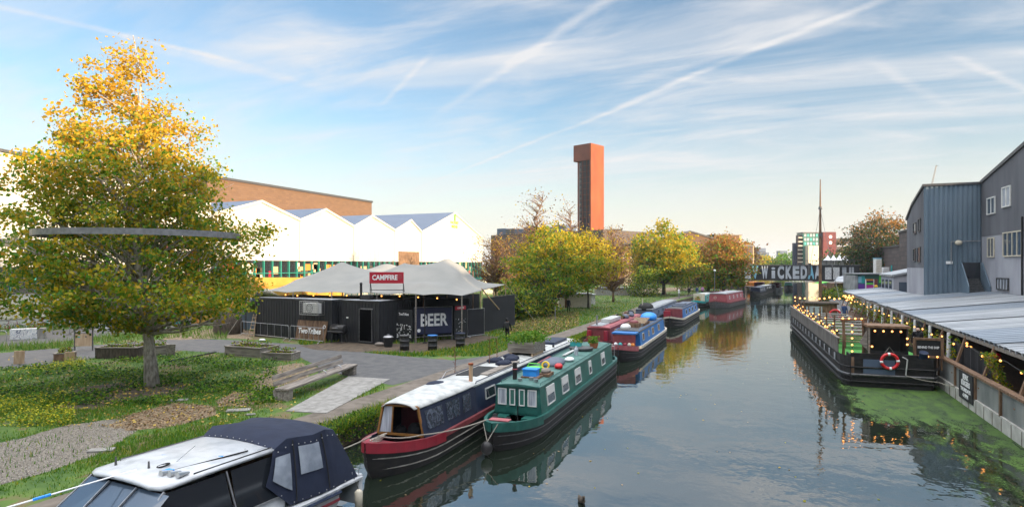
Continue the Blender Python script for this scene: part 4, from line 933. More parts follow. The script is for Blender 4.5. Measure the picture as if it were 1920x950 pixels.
# condenser cage on the container
def wall_pt(px, py, off=0):
    """point on the first container's front plane"""
    n = no; c = cL + n * off; r = ray(px, py); t = (c - Vector((0, 0, CAMZ))).dot(n) / r.dot(n); return Vector((0, 0, CAMZ)) + r * t
a0, a1 = wall_pt(573, 563, .0), wall_pt(608, 590, .0)
ac = thing('air_conditioner', 'white air conditioning unit in a wire cage on the black container', 'air conditioner', (a0.x, a0.y, a1.z), rz)
W_ = (Vector((a1.x, a1.y, 0)) - Vector((a0.x, a0.y, 0))).length; H_ = a0.z - a1.z
MB().box(.15, W_ - .15, -.42, -.1, .12, H_ - .15).build('unit', 'white_paint', ac)
b = MB(); b.loop((W_ * .45, -.44, H_ * .5), (1, 0, 0), (0, 0, 1), .3, .02, 20, 4); b.loop((W_ * .45, -.44, H_ * .5), (1, 0, 0), (0, 0, 1), .17, .015, 16, 4); b.build('fan_guard', 'dark_steel', ac)
b = MB()
for x in np.linspace(0, W_, 10): b.box(x - .008, x + .008, -.6, -.584, 0, H_)
for z in np.linspace(0, H_, 7): b.box(0, W_, -.6, -.584, z - .008, z + .008)
for y in np.linspace(-.6, 0, 5): b.box(W_, W_ + .016, y - .008, y + .008, 0, H_)
for z in (0, H_):
    for x in np.linspace(0, W_, 7): b.box(x - .008, x + .008, -.6, 0, z - .01, z + .01)
b.frame((W_ / 2, -.59, H_ / 2), (1, 0, 0), (0, 0, 1), W_, H_, .05, .04); b.build('cage', 'steel', ac)

# stretch marquee: one cloth pulled over poles
TA, TB, TC, TD = atd(481, 547, 49.0), atd(866, 554, 42.5), atd(948, 533, 60), atd(560, 532, 69)
mq = thing('stretch_marquee', 'large grey stretch marquee pulled into peaks behind the black containers', 'marquee', (TA.x, TA.y, GZ))
PK = [(atd(642, 490, 57), 1.7), (atd(737, 483, 63), 1.6), (atd(758, 497, 52), 1.5), (atd(838, 483, 52.5), 1.5), (atd(887, 503, 62), 1.3), (atd(794, 528, 46.5), .8)]
def tent_pt(s, t):
    p = TA.lerp(TB, s).lerp(TD.lerp(TC, s), t); c = (TA + TB + TC + TD) / 4
    e = (1 - (2 * s - 1) ** 8) * (1 - (2 * t - 1) ** 8)
    sc_ = .45 * abs(math.sin(math.pi * s * 6)) * (1 if t < .02 or t > .98 else max(0, 1 - min(t, 1 - t) * 14))
    q = p + (c - p).normalized() * sc_ * .0; z = q.z + .22 * sc_ - .0
    zb = z + .15 * math.sin(math.pi * s) * math.sin(math.pi * t)
    for pk, wd in PK:
        r_ = math.hypot(pk.x - q.x, pk.y - q.y); h = pk.z - (zb); g = math.exp(-r_ / (1.15 * wd)) * .52 + math.exp(-(r_ / (2.9 * wd)) ** 2) * .48
        zb = max(zb, 0) + h * g if h > 0 else zb
    edge = min(1, min(s, 1 - s) * 9 + 0) * min(1, min(t, 1 - t) * 7); zb = z * (1 - edge) + zb * edge
    return Vector((q.x, q.y, zb)) - Vector((TA.x, TA.y, GZ))
b = MB(); b.grid([[tent_pt(i / 72, j / 56) for j in range(57)] for i in range(73)]); o = b.build('canopy', 'tent', mq, True)
sm = o.modifiers.new('thick', 'SOLIDIFY'); sm.thickness = .015
for pk, _ in PK: MB().cyl(pk.x - TA.x, pk.y - TA.y, 0, pk.z - GZ - .25, .05, None, 8).build('pole', 'brown_wood', mq)
for s in (0.2, .4, .62, .8, 1.0):
    q = tent_pt(s, 0); MB().tube([(q.x, q.y, 0), (q.x, q.y, q.z)], .045, 7).build('pole', 'weathered_wood', mq)
for t_ in (.35, .65, 1.0):
    q = tent_pt(1, t_); MB().tube([(q.x, q.y, 0), (q.x, q.y, q.z)], .05, 7).build('pole', 'pale_wood', mq)
q = tent_pt(0, 0); g0 = atz(452, 585, GZ + .6) - Vector((TA.x, TA.y, GZ)); d0 = atd(500, 540, 58) - Vector((TA.x, TA.y, GZ))
b = MB(); b.grid([[q.lerp(d0, i / 8).lerp(g0 + Vector((i * .4, i * .5, .1 * i)), j / 6) for j in range(7)] for i in range(9)]); o = b.build('side_flap', 'cream', mq, True)
o.modifiers.new('thick', 'SOLIDIFY').thickness = .01
for i, (s, t_) in enumerate(((1, 1), (0, 0))):
    q = tent_pt(s, t_); g0 = q + Vector(((2.5, 1.5, 0), (-1.5, -1.5, 0))[i]); g0.z = .05; MB().tube([q, g0], .02, 5).build('guy_rope', 'rope', mq)
# long timber prop leaning from the canopy to the grass by the walker
pr0, pr1 = atd(903, 541, 46.5), atz(958, 606, GZ)
o = MB().tube([pr0, pr1], .055, 7).build('timber_prop', 'pale_wood'); tag(o, 'long pale timber prop slanting from the marquee edge to the grass', 'timber prop')
# festoon bulbs along the front edge
fes = thing('festoon_lights', 'warm bulbs strung under the marquee front edge', 'string lights', (TA.x, TA.y, GZ))
pts = [tent_pt(s, 0.03) - Vector((0, 0, .18 + .12 * math.sin(s * 40) ** 2)) for s in np.linspace(.15, .97, 40)]
MB().tube(pts, .012, 4).build('wire', 'rubber', fes)
bm_ = MB(); bm_.ball((0, 0, 0), .055, 8, 6); b0 = bm_.build('bulb', 'bulb', fes); b0.location = pts[0] - Vector((0, 0, .06))
for p in pts[3::4]:
    c = b0.copy(); COL.objects.link(c); c.location = p - Vector((0, 0, .07))

# dark interior screens under the canopy (fence panels with black mesh)
def screen(label, p0, p1, h, g='black mesh fence panels round the marquee', m_='screen_mesh', fr='dark_steel', z0=.08):
    a, n = frame_at(p0, p1); W = (Vector((p1.x, p1.y, 0)) - Vector((p0.x, p0.y, 0))).length
    o = thing('fence_panel', label, 'fence panel', (p0.x, p0.y, GZ), math.atan2(a.y, a.x), g)
    MB().box(.04, W - .04, -.01, .01, z0 + .04, h - .04).build('mesh_cover', m_, o)
    b = MB(); b.tube([(0, 0, z0), (0, 0, h), (W, 0, h), (W, 0, z0), (0, 0, z0)], .025, 6); b.build('frame', fr, o)
    for x in (.0, W): MB().box(x - .1, x + .1, -.3, .3, 0, .08).build('foot', 'old_concrete', o)
    return o
screen('black mesh fence panel right of the red labelled board', atz(876, 632, GZ), atz(908, 628, GZ), 2.15, fr='steel')
screen('black mesh fence panel behind the white notice board', atz(909, 622, GZ), atz(962, 606, GZ), 2.5, fr='dark_steel')
screen('tall black mesh panel behind the beer banner', atz(762, 634, GZ), atz(880, 630, GZ), 3.0)
screen('tall black mesh panel at the marquee right rear', atd(905, 560, 50) , atd(965, 560, 56), 2.9)
screen('tall black mesh panel closing the marquee back', atd(650, 560, 60), atd(900, 560, 64), 2.6)
# brewery boards and banner
def board(name, label, cat, p0, p1, h0, h1, m_, thick=.05, group=None, fr=None):
    a, n = frame_at(p0, p1); W = (Vector((p1.x, p1.y, 0)) - Vector((p0.x, p0.y, 0))).length
    o = thing(name, label, cat, (p0.x, p0.y, GZ), math.atan2(a.y, a.x), group); MB().box(0, W, -thick, 0, h0, h1).build('panel', m_, o); return o, W
bp0, bp1 = atz(778, 641, GZ), atz(847, 637, GZ)
bn_, W = board('beer_banner', 'dark blue banner with large white letters on a fence panel', 'banner', bp0, bp1, .55, 2.45, 'banner')
text('lettering', 'BEER', 1.25, 'sign_white', bn_, (W * .50, -.056, 1.52), (1, 0, 0), (0, 0, 1), .035, .004, wid=W * .74)
MB().tube([(.28, -.055, .82), (.28, -.06, .82)], .13, 12).build('emblem', 'sign_white', bn_)
b = MB(); b.tube([(-.04, .03, 0), (-.04, .03, 2.5), (W + .04, .03, 2.5), (W + .04, .03, 0)], .03, 6).tube([(-.04, .03, .35), (W + .04, .03, .35)], .03, 6); b.build('fence_frame', 'steel', bn_)
bA, WA = board('chalkboard', 'tall black board with white doodles left of the beer banner', 'board', atz(742, 640, GZ), atz(774, 642, GZ), .05, 2.35, 'chalk')
text('lettering', 'TwoTribes', .26, 'sign_white', bA, (WA / 2, -.056, 2.02), (1, 0, 0), (0, 0, 1), .006, .003, wid=WA * .58)
rr = random.Random(4); b = MB()
for i in range(60):
    x, z = rr.uniform(.1, WA - .1), rr.uniform(.3, 1.35); an = rr.uniform(0, 3.1); l = rr.uniform(.04, .13)
    b.slab((x, -.055, z), (math.cos(an), 0, math.sin(an)), (-math.sin(an), 0, math.cos(an)), l, rr.uniform(.02, .06), .006)
b.build('doodles', 'sign_white', bA)
bB, WB = board('chalkboard', 'tall black board with a small red label right of the beer banner', 'board', atz(851, 637, GZ), atz(874, 634, GZ), .05, 2.6, 'chalk')
MB().box(.08, WB - .1, -.07, -.052, 2.22, 2.5).build('label_plate', 'sign_red', bB); text('lettering', 'CAMPFIRE', .16, 'sign_white', bB, (WB / 2, -.075, 2.36), (1, 0, 0), (0, 0, 1), .004, .002, wid=WB * .55)
b = MB()
for i in range(26):
    x, z = rr.uniform(.15, WB - .15), rr.uniform(.5, 1.6); an = rr.uniform(0, 3.1)
    b.slab((x, -.055, z), (math.cos(an), 0, math.sin(an)), (-math.sin(an), 0, math.cos(an)), rr.uniform(.03, .12), .02, .006)
b.build('doodles', 'sign_white', bB)
wbd, WW = board('notice_board', 'white notice board with a red band at the marquee corner', 'notice board', atz(919, 613, GZ), atz(937, 611, GZ), .25, 1.75, 'sign_white')
MB().box(.05, WW - .05, -.06, -.051, .85, 1.12).build('red_band', 'sign_red', wbd)
for k in range(5): MB().box(.08, WW - .1 - .05 * (k % 3), -.056, -.051, 1.25 + k * .09, 1.28 + k * .09).build('text_line', 'dark_steel', wbd)
for x in (.02, WW - .06): MB().box(x, x + .05, 0, .05, 0, .9).build('leg', 'weathered_wood', wbd)
# red rooftop sign
s0, s1 = atd(693, 531, 44.5), atd(757, 531, 44.5)
sg, W = board('rooftop_sign', 'red rooftop sign with white capitals standing on the black container', 'sign', Vector((s0.x, s0.y, 0)), Vector((s1.x, s1.y, 0)), s0.z - GZ, s0.z - GZ + .82, 'sign_red', .06)
text('lettering', 'CAMPFIRE', .5, 'sign_white', sg, (W * .45, -.066, s0.z - GZ + .41), (1, 0, 0), (0, 0, 1), .016, .004, wid=W * .74)
b = MB(); b.loop((W * .9, -.066, s0.z - GZ + .48), (1, 0, 0), (0, 0, 1), .14, .014, 14, 4); b.loop((W * .9, -.066, s0.z - GZ + .48), (1, 0, 0), (0, 0, 1), .06, .012, 10, 4); b.build('emblem', 'faded_red', sg)
b = MB()
for x in (.02, W - .06): b.box(x, x + .05, .0, .05, CH, s0.z - GZ + .8); b.tube([(x, .05, s0.z - GZ + .3), (x, .9, CH)], .025, 5)
b.box(0, W, 0, .04, s0.z - GZ - .5, s0.z - GZ - .45); b.build('bracket', 'dark_steel', sg)
# stove pipe on the roof
q = atd(677, 555, 45); sp_ = thing('stove_flue', 'black stove flue and box on the container roof left of the red sign', 'flue', (q.x, q.y, GZ + CH), rz)
MB().cyl(0, 0, 0, 1.15, .09, None, 10).build('pipe', 'rubber', sp_); MB().cyl(0, 0, 1.15, 1.25, .13, .05, 10).build('cowl', 'rubber', sp_); MB().box(.15, .95, -.2, .3, 0, .35).build('box', 'black_metal', sp_)
# leaning brewery board behind the barrier
lb0, lb1 = atz(553, 637, GZ), atz(609, 641, GZ); a, n = frame_at(lb0, lb1); W = (lb1 - lb0).length
lb = thing('brewery_board', 'brown plywood board with white lettering leaning on the black container', 'board', (lb0.x, lb0.y, GZ), math.atan2(a.y, a.x))
up = Vector((.06, .16, 1)).normalized(); H_ = 1.5
MB().slab((W / 2 + .05, .12, H_ / 2), (1, 0, 0), up, W, H_, .03).build('panel', 'weathered_board' if 'weathered_board' in MT else 'brown_wood', lb)
text('lettering', 'TwoTribes', .55, 'sign_white', lb, (W * .48, .035, .72), (1, 0, 0), up, .018, .004, wid=W * .76)
b = MB(); b.loop((W * .95, .1, 1.08), (1, 0, 0), up, .11, .03, 10, 4); b.build('emblem', 'sign_white', lb)
# crowd barriers
def barrier(label, p0, p1):
    a, n = frame_at(p0, p1); W = (p1 - p0).length
    o = thing('crowd_barrier', label, 'barrier', (p0.x, p0.y, GZ), math.atan2(a.y, a.x), 'steel crowd barriers by the container')
    r_ = .1; b = MB(); b.tube([(0, 0, .18), (0, 0, 1.0), (.03, 0, 1.07), (.1, 0, 1.1), (W - .1, 0, 1.1), (W - .03, 0, 1.07), (W, 0, 1.0), (W, 0, .18), (0, 0, .18)], .024, 6); b.build('frame', 'steel', o)
    for i in range(1, 7): MB().tube([(W * i / 7, 0, .18), (W * i / 7, 0, 1.1)], .013, 5).build('bar', 'steel', o)
    for x in (.25, W - .25): MB().tube([(x, -.32, 0), (x - .0, -.05, .18), (x, .05, .18), (x, .32, 0)], .02, 5).build('foot', 'steel', o)
    return o
barrier('steel crowd barrier at the left end beside the wooden steps', atz(452, 628, GZ), atz(541, 638, GZ))
barrier('steel crowd barrier in front of the brown brewery board', atz(544, 638, GZ), atz(606, 644, GZ))
# wooden step ladder
q = atz(478, 630, GZ); ld = thing('step_ladder', 'pale wooden A frame step ladder behind the barrier', 'ladder', (q.x, q.y, GZ), rz)
for x in (-.28, .28): MB().tube([(x, -.35, 0), (x * .55, 0, 1.75)], .028, 5).build('rail', 'pale_wood', ld); MB().tube([(x, .4, 0), (x * .55, .05, 1.7)], .02, 5).build('rail', 'pale_wood', ld)
for i in range(5): t_ = (i + 1) / 6; MB().box(-.28 * (1 - .45 * t_), .28 * (1 - .45 * t_), -.35 + .35 * t_ - .07, -.35 + .35 * t_ + .07, 1.75 * t_ - .012, 1.75 * t_ + .012).build('tread', 'pale_wood', ld)
# smoker barbecue
q = atz(647, 640, GZ); bq = thing('smoker_grill', 'black drum smoker barbecue standing in front of the container', 'barbecue', (q.x, q.y - .7, GZ), rz)
MB().tube([(-.62, 0, .98), (-.58, 0, .98), (.58, 0, .98), (.62, 0, .98)], [.25, .34, .34, .25], 18).build('drum', 'black_metal', bq, True)
for x in (-.5, .5):
    for y in (-.25, .25): MB().tube([(x, y, 0), (x * .85, y * .7, .72)], .025, 5).build('leg', 'dark_steel', bq)
MB().tube([(.35, 0, 1.3), (.35, 0, 1.75)], .05, 8).build('chimney', 'black_metal', bq); MB().box(-.65, .65, -.55, -.3, .82, .86).build('shelf', 'dark_steel', bq); MB().tube([(-.25, -.36, 1.1), (-.25, -.42, 1.1), (.25, -.42, 1.1), (.25, -.36, 1.1)], .015, 5).build('handle', 'steel', bq)
# bins and oil drums
q = atz(728, 650, GZ); bi = thing('dustbin', 'black dustbin with a grey metal lid below the doorway', 'bin', (q.x, q.y, GZ))
MB().lathe(0, 0, [(0, .27), (.02, .28), (.62, .33), (.66, .34)], 20).build('body', 'rubber', bi, True); MB().lathe(0, 0, [(.66, .36), (.69, .36), (.76, .25), (.80, .06), (.81, .01)], 20).build('lid', 'steel', bi, True); b = MB(); b.tube([(-.08, 0, .79), (-.07, 0, .86), (.07, 0, .86), (.08, 0, .79)], .012, 5); b.build('handle', 'steel', bi)
def drum(label, px, py, lidm, dx=0):
    q = atz(px, py, GZ); o = thing('oil_drum', label, 'barrel', (q.x, q.y, GZ), 0, 'black oil drums on the grass')
    MB().lathe(0, 0, [(0, .30), (.01, .31), (.29, .31), (.31, .33), (.33, .31), (.61, .31), (.63, .33), (.65, .31), (.92, .31), (.94, .325), (.95, .31)], 22).build('body', 'black_metal', o, True)
    b = MB()
    for z in (.31, .63, .94): b.loop((0, 0, z), (1, 0, 0), (0, 1, 0), .322, .012, 22, 4)
    b.build('hoops', 'dark_steel', o); MB().lathe(0, 0, [(.95, .33), (.99, .33), (1.0, .30)], 22).build('lid', lidm, o); return o
drum('black oil drum with a grey lid below the doodled board', 758.5, 656, 'dark_steel'); drum('black oil drum with a blue lid below the beer banner', 811, 656, 'blue_paint'); drum('black oil drum with a blue lid below the red labelled board', 863, 651, 'navy')
q = atz(800.5, 642, GZ); ps = thing('lamp_post', 'slim black post standing in front of the beer banner', 'post', (q.x, q.y - .3, GZ)); MB().cyl(0, 0, 0, 3.35, .045, .035, 8).build('pole', 'rubber', ps); MB().ball((0, 0, 3.38), .07).build('cap', 'rubber', ps); MB().cyl(0, 0, 0, .06, .16, None, 12).build('base', 'rubber', ps)
# sacks, pallets and bits around the yard
for px, py, s_, m_, lab in ((712, 648, .3, 'weathered_wood', 'small grey sack beside the container doorway'), (492, 640, .22, 'cloth_white', 'white bundle lying on the ground behind the barrier'), (905, 622, .3, 'teal_paint', 'green plastic bag lying below the fence panel'), (935, 608, .28, 'cloth_white', 'white plastic bag dropped by the notice board')):
    q = atz(px, py, GZ); o = MB().ball((0, 0, .12), s_, 9, 7, (1.3, .8, .45)).build('bundle', m_, None, True); o.location = (q.x, q.y, GZ); tag(o, lab, 'bag')
q = atz(962, 597, GZ); ar = thing('paddle_board', 'orange and white paddle board stood upright under the marquee corner', 'paddle board', (q.x, q.y, GZ), TH)
MB().slab((0, 0, 1.1), (1, 0, 0), (0, .1, 1), .42, 1.7, .06).build('board', 'sign_white', ar); b = MB(); b.loop((0, 0, 1.75), (1, 0, 0), (0, .1, 1), .24, .06, 16, 6); b.build('rim', 'orange_paint', ar); MB().box(-.28, -.2, -.05, .05, .1, 1.8).build('edge', 'yellow', ar)

# ================================================================ FOREGROUND LEFT BANK
# ring round the big tree, carried on three slim posts... spokes to the trunk
rg = thing('tree_ring', 'flat metal hoop hung level around the tall golden tree', 'metal ring', (tp.x - .6, tp.y, 7.55))
b = MB(); n_ = 64
for i in range(n_):
    a0, a1 = 2 * math.pi * i / n_, 2 * math.pi * (i + 1) / n_
    for rr_, zz_ in ((4.15, 0),):
        b._q([(rr_ * math.cos(a), rr_ * math.sin(a), z) for a in (a0, a1) for z in (-.13, .13)] + [((rr_ - .09) * math.cos(a), (rr_ - .09) * math.sin(a), z) for a in (a0, a1) for z in (-.13, .13)], [(0, 2, 3, 1), (4, 5, 7, 6), (1, 3, 7, 5), (0, 4, 6, 2)])
b.build('hoop', 'ring_steel' if 'ring_steel' in MT else 'dark_steel', rg)
for k in range(3):
    a = .5 + k * 2.094; MB().tube([(4.1 * math.cos(a), 4.1 * math.sin(a), .1), (.4, 0, 2.6)], .012, 4).build('stay_wire', 'dark_steel', rg)
# heavy timber bench
f0, f1 = atz(541, 752, GZ), atz(668, 701, GZ); a, n = frame_at(f0, f1); W = (f1 - f0).length
be = thing('timber_bench', 'long weathered timber bench with a sloping backrest beside the towpath', 'bench', (f0.x, f0.y, GZ), math.atan2(a.y, a.x))
for x in (.0, W - .32): b = MB(); b.extr([(x, .0, 0), (x, .62, 0), (x, .72, .42), (x, -.02, .42)], (.32, 0, 0)); b.build('leg', 'graffiti_wood' if 'graffiti_wood' in MT else 'weathered_wood', be)
MB().box(-.06, W + .06, -.05, .28, .43, .52).box(-.06, W + .06, .30, .60, .43, .52).build('seat', 'weathered_wood', be, bevel=.012)
bk = Vector((0, .22, 1)).normalized()
for i in range(2): MB().slab((W / 2 - .12, .66 + .06 * i, .68 + i * .25), (1, 0, 0), bk, W - .2, .18, .06).build('backrest', 'weathered_wood', be, bevel=.012)
for x in (W * .56, W * .80): b = MB(); b.tube([(x, .60, .53), (x, .5, .62), (x, .35, .66), (x, .25, .62), (x, .2, .53)], .028, 6); b.build('armrest', 'steel', be)
MB().box(W * .8, W * .97, .655, .66, .72, .86).build('graffiti_tag', 'navy', be) if 0 else None
# planters
def planter(label, p0, p1, dpt, h, seed, plants=True, m_='weathered_wood'):
    a, n = frame_at(p0, p1); W = (p1 - p0).length; o = thing('planter_box', label, 'planter', (p0.x, p0.y, GZ), math.atan2(a.y, a.x), 'timber planters on the left bank')
    b = MB(); t_ = .08; b.box(0, W, 0, t_, 0, h).box(0, W, dpt - t_, dpt, 0, h).box(0, t_, t_, dpt - t_, 0, h).box(W - t_, W, t_, dpt - t_, 0, h); b.build('sides', m_, o, bevel=.01)
    b = MB(); b.box(-.03, W + .03, -.03, .12, h, h + .05).box(-.03, W + .03, dpt - .12, dpt + .03, h, h + .05).box(-.03, .12, .12, dpt - .12, h, h + .05).box(W - .12, W + .03, .12, dpt - .12, h, h + .05); b.build('rim', 'weathered_wood', o)
    MB().box(t_, W - t_, t_, dpt - t_, .02, h - .1).build('earth', 'soil', o)
    if plants:
        r_ = np.random.default_rng(seed); k = 420; Pp = np.column_stack([r_.uniform(.15, W - .15, k), r_.uniform(.15, dpt - .15, k), h - .08 + r_.random(k) ** 1.6 * .42])
        cloud_mesh('plants', leaves(r_, Pp, .11), ['leaf_green', 'leaf_olive', 'leaf_rust'], r_.choice(3, k, p=[.4, .3, .3]), o)
    return o
planter('grey timber planter, rearmost of the pair left of the bench', atz(421, 666, GZ), atz(487, 671, GZ), 1.6, .55, 1)
planter('low grey planter with a young green plant nearest the bench', atz(490, 674, GZ), atz(546, 676, GZ), 1.0, .38, 2)
planter('dark timber planter directly left of the big tree trunk', atz(178, 672, GZ), atz(256, 672, GZ), 1.4, .62, 3, m_='dark_bark')
planter('grey planter half hidden behind the big tree trunk', atz(258, 670, GZ), atz(322, 664, GZ), 1.3, .55, 4)
planter('broken dark planter left of the wooden sign frame', atz(100, 678, GZ), atz(137, 676, GZ), .9, .42, 5, m_='brown_wood')
for px, py, h, lab in ((36, 682, .75, 'pale timber end board tilting up at far left'), (130, 679, .6, 'pale timber board leaning by the broken planter'), (320, 668, .75, 'grey timber end board right of the tree planter')):
    q = atz(px, py, GZ); o = MB().slab((0, 0, h / 2), (.8, .6, 0), (.1, 0, 1), .5, h, .07).build('timber_board', 'pale_wood' if px < 300 else 'weathered_wood'); o.location = (q.x, q.y, GZ); tag(o, lab, 'board')
q = atz(157, 657, GZ); sf_ = thing('sign_frame', 'square pale board in a dark frame on the grass left of the trunk', 'notice board', (q.x, q.y, GZ), TH + .1)
MB().box(-.52, .52, -.03, .0, .3, 1.1).build('panel', 'pale_wood', sf_)
for x in (-.58, .52): MB().box(x, x + .06, -.04, .03, 0, 1.4).build('post', 'dark_steel', sf_)
MB().box(-.62, .62, -.05, .04, 1.38, 1.44).box(-.58, .58, -.02, .02, 1.12, 1.16).build('top_rail', 'weathered_wood', sf_)
MB().box(-.35, -.2, -.04, -.031, .86, .93).build('sticker', 'teal_paint', sf_); MB().box(.1, .2, -.04, -.031, .88, .95).build('sticker', 'navy', sf_)
# graffitied concrete blocks beside the road
for (px0, px1, py, lab, sd) in ((18, 84, 637, 'long white painted concrete block with black scrawl at far left', 0), (182, 224, 621, 'cream and white painted concrete block left of the trunk', 1), (292, 338, 609, 'white painted concrete block with a teal end right of the trunk', 2)):
    p0, p1 = atz(px0, py, GZ), atz(px1, py - 3, GZ); a, n = frame_at(p0, p1); W = (p1 - p0).length; o = thing('concrete_block', lab, 'concrete block', (p0.x, p0.y, GZ), math.atan2(a.y, a.x), 'painted concrete blocks by the road')
    MB().box(0, W * .78, 0, .7, 0, .78).build('painted_side', 'block_graffiti', o, bevel=.02); MB().box(W * .78 + .01, W, 0, .7, 0, .78).build('end_block', 'teal_paint' if sd == 2 else 'old_concrete', o, bevel=.02)
# tyre stack and fallen signpost
q = atz(348, 617, GZ); ty = thing('tyre_stack', 'stack of three black tyres beside the road right of the trunk', 'tyres', (q.x, q.y, GZ))
for k in range(3): b = MB(); b.loop((0, 0, .14 + k * .27), (1, 0, 0), (0, 1, 0), .30, .135, 20, 8); b.build('tyre', 'rubber', ty, True)
q0, q1 = atz(362, 613, GZ + .1), atz(402, 600, GZ + .5); o = MB().tube([q0, q1], .05, 6).tube([q1, q1 + Vector((.5, .1, .1))], .09, 6).build('fallen_post', 'rubber'); tag(o, 'black and white post lying aslant right of the tyres', 'post')
q0, q1 = atz(318, 677, GZ + .03), atz(405, 660, GZ + .03); o = MB().tube([q0, (q0 + q1) / 2 + Vector((0, .15, 0)), q1], .06, 7).build('drain_hose', 'rubber'); tag(o, 'black corrugated hose lying in the grass right of the trunk', 'hose')
# rubbish flecks on the grass
for px, py, s_, lab in ((335, 751, .34, 'flat grey stone slab on the grass below the trunk'), (447, 770, .42, 'pale flat stone lying by the worn patch'), (190, 845, .34, 'pale flat stone at the gravel edge'), (470, 778, .16, 'small white scrap of paper on the grass')):
    q = atz(px, py, GZ); o = MB().box(-s_, s_, -s_ * .45, s_ * .45, 0, .05).build('stone_slab', 'concrete', None, False, .01); o.location = (q.x, q.y, GZ + .012); o.rotation_euler = (0, 0, TH + .25); tag(o, lab, 'stone')
# muralled wall with steel bike stands and bicycles
w0, w1 = atd(-120, 560, 60), atd(398, 560, 62); a, n = frame_at(w0, w1); W = (w1 - w0).length
mw = thing('mural_wall', 'low wall covered in tangled dark graffiti behind the bicycles', 'wall', (w0.x, w0.y, GZ), math.atan2(a.y, a.x)); MB().box(0, W, 0, .3, 0, 2.7).build('wall_face', 'wall_graffiti', mw); MB().box(-.05, W + .05, -.05, .35, 2.7, 2.8).build('coping', 'old_concrete', mw)
def hoop_at(px, py, lab):
    q = atz(px, py, GZ); o = MB().tube([(-.35, 0, 0), (-.35, 0, .62), (-.28, 0, .76), (-.15, 0, .8), (.15, 0, .8), (.28, 0, .76), (.35, 0, .62), (.35, 0, 0)], .028, 6).build('bike_stand', 'steel'); o.location = (q.x, q.y, GZ); o.rotation_euler = (0, 0, TH + .2); return tag(o, lab, 'bike stand', 'steel hoop bike stands by the mural wall')
HL = ['at the far left picture edge', 'just left of the long white block', 'between the white block and the sign frame', 'directly above the sign frame', 'left of the cream painted block', 'right of the cream painted block', 'just left of the big trunk', 'just right of the big trunk', 'above the black tyre stack', 'right of the black tyre stack']
for (px, py), l in zip(((2, 640), (40, 626), (108, 627), (140, 628), (176, 616), (232, 614), (256, 614), (284, 612), (330, 604), (368, 603)), HL): hoop_at(px, py, 'steel hoop bike stand ' + l)
def bicycle(label, q, rz_, m_):
    o = thing('bicycle', label, 'bicycle', (q.x, q.y, GZ), rz_, 'bicycles parked along the mural wall')
    for x in (-.52, .52): b = MB(); b.loop((x, 0, .34), (1, 0, 0), (0, 0, 1), .32, .02, 20, 5); b.build('wheel', 'rubber', o)
    b = MB(); b.tube([(-.52, 0, .34), (-.15, 0, .3), (.38, 0, .78), (-.22, 0, .8), (-.15, 0, .3)], .02, 5).tube([(-.52, 0, .34), (-.22, 0, .8), (-.25, 0, .92)], .016, 5).tube([(.52, 0, .34), (.36, 0, .95)], .02, 5); b.build('frame', m_, o)
    MB().tube([(.3, -.25, 1.0), (.37, 0, .96), (.3, .25, 1.0)], .014, 5).build('handlebar', 'steel', o); MB().box(-.38, -.14, -.06, .06, .92, .97).build('saddle', 'rubber', o); return o
for px, py, dz, m_, lab in ((22, 622, .2, 'red_paint', 'red bicycle leaning behind the long white block'), (70, 620, .5, 'red_paint', 'red bicycle second from the left by the mural wall'), (92, 618, -.3, 'teal_paint', 'teal bicycle right of the two red ones'), (122, 616, .9, 'blue_paint', 'blue bicycle above the sign frame'), (210, 606, .2, 'white_paint', 'white bicycle behind the cream painted block'), (245, 606, .6, 'maroon', 'maroon bicycle left of the big trunk'), (312, 600, .3, 'steel', 'grey bicycle right of the big trunk'), (385, 596, -.2, 'dark_steel', 'dark bicycle near the right end of the mural wall')):
    bicycle(lab, atz(px, py, GZ), TH + dz, m_)
q = atd(428, 575, 50); o = thing('rubble_heap', 'dark brown heap of canvas behind the marquee left end', 'heap', (q.x, q.y, GZ)); MB().ball((0, 0, .5), 1, 14, 9, (1.2, 1.1, 1.6)).build('canvas', 'dark_bark', o, True)
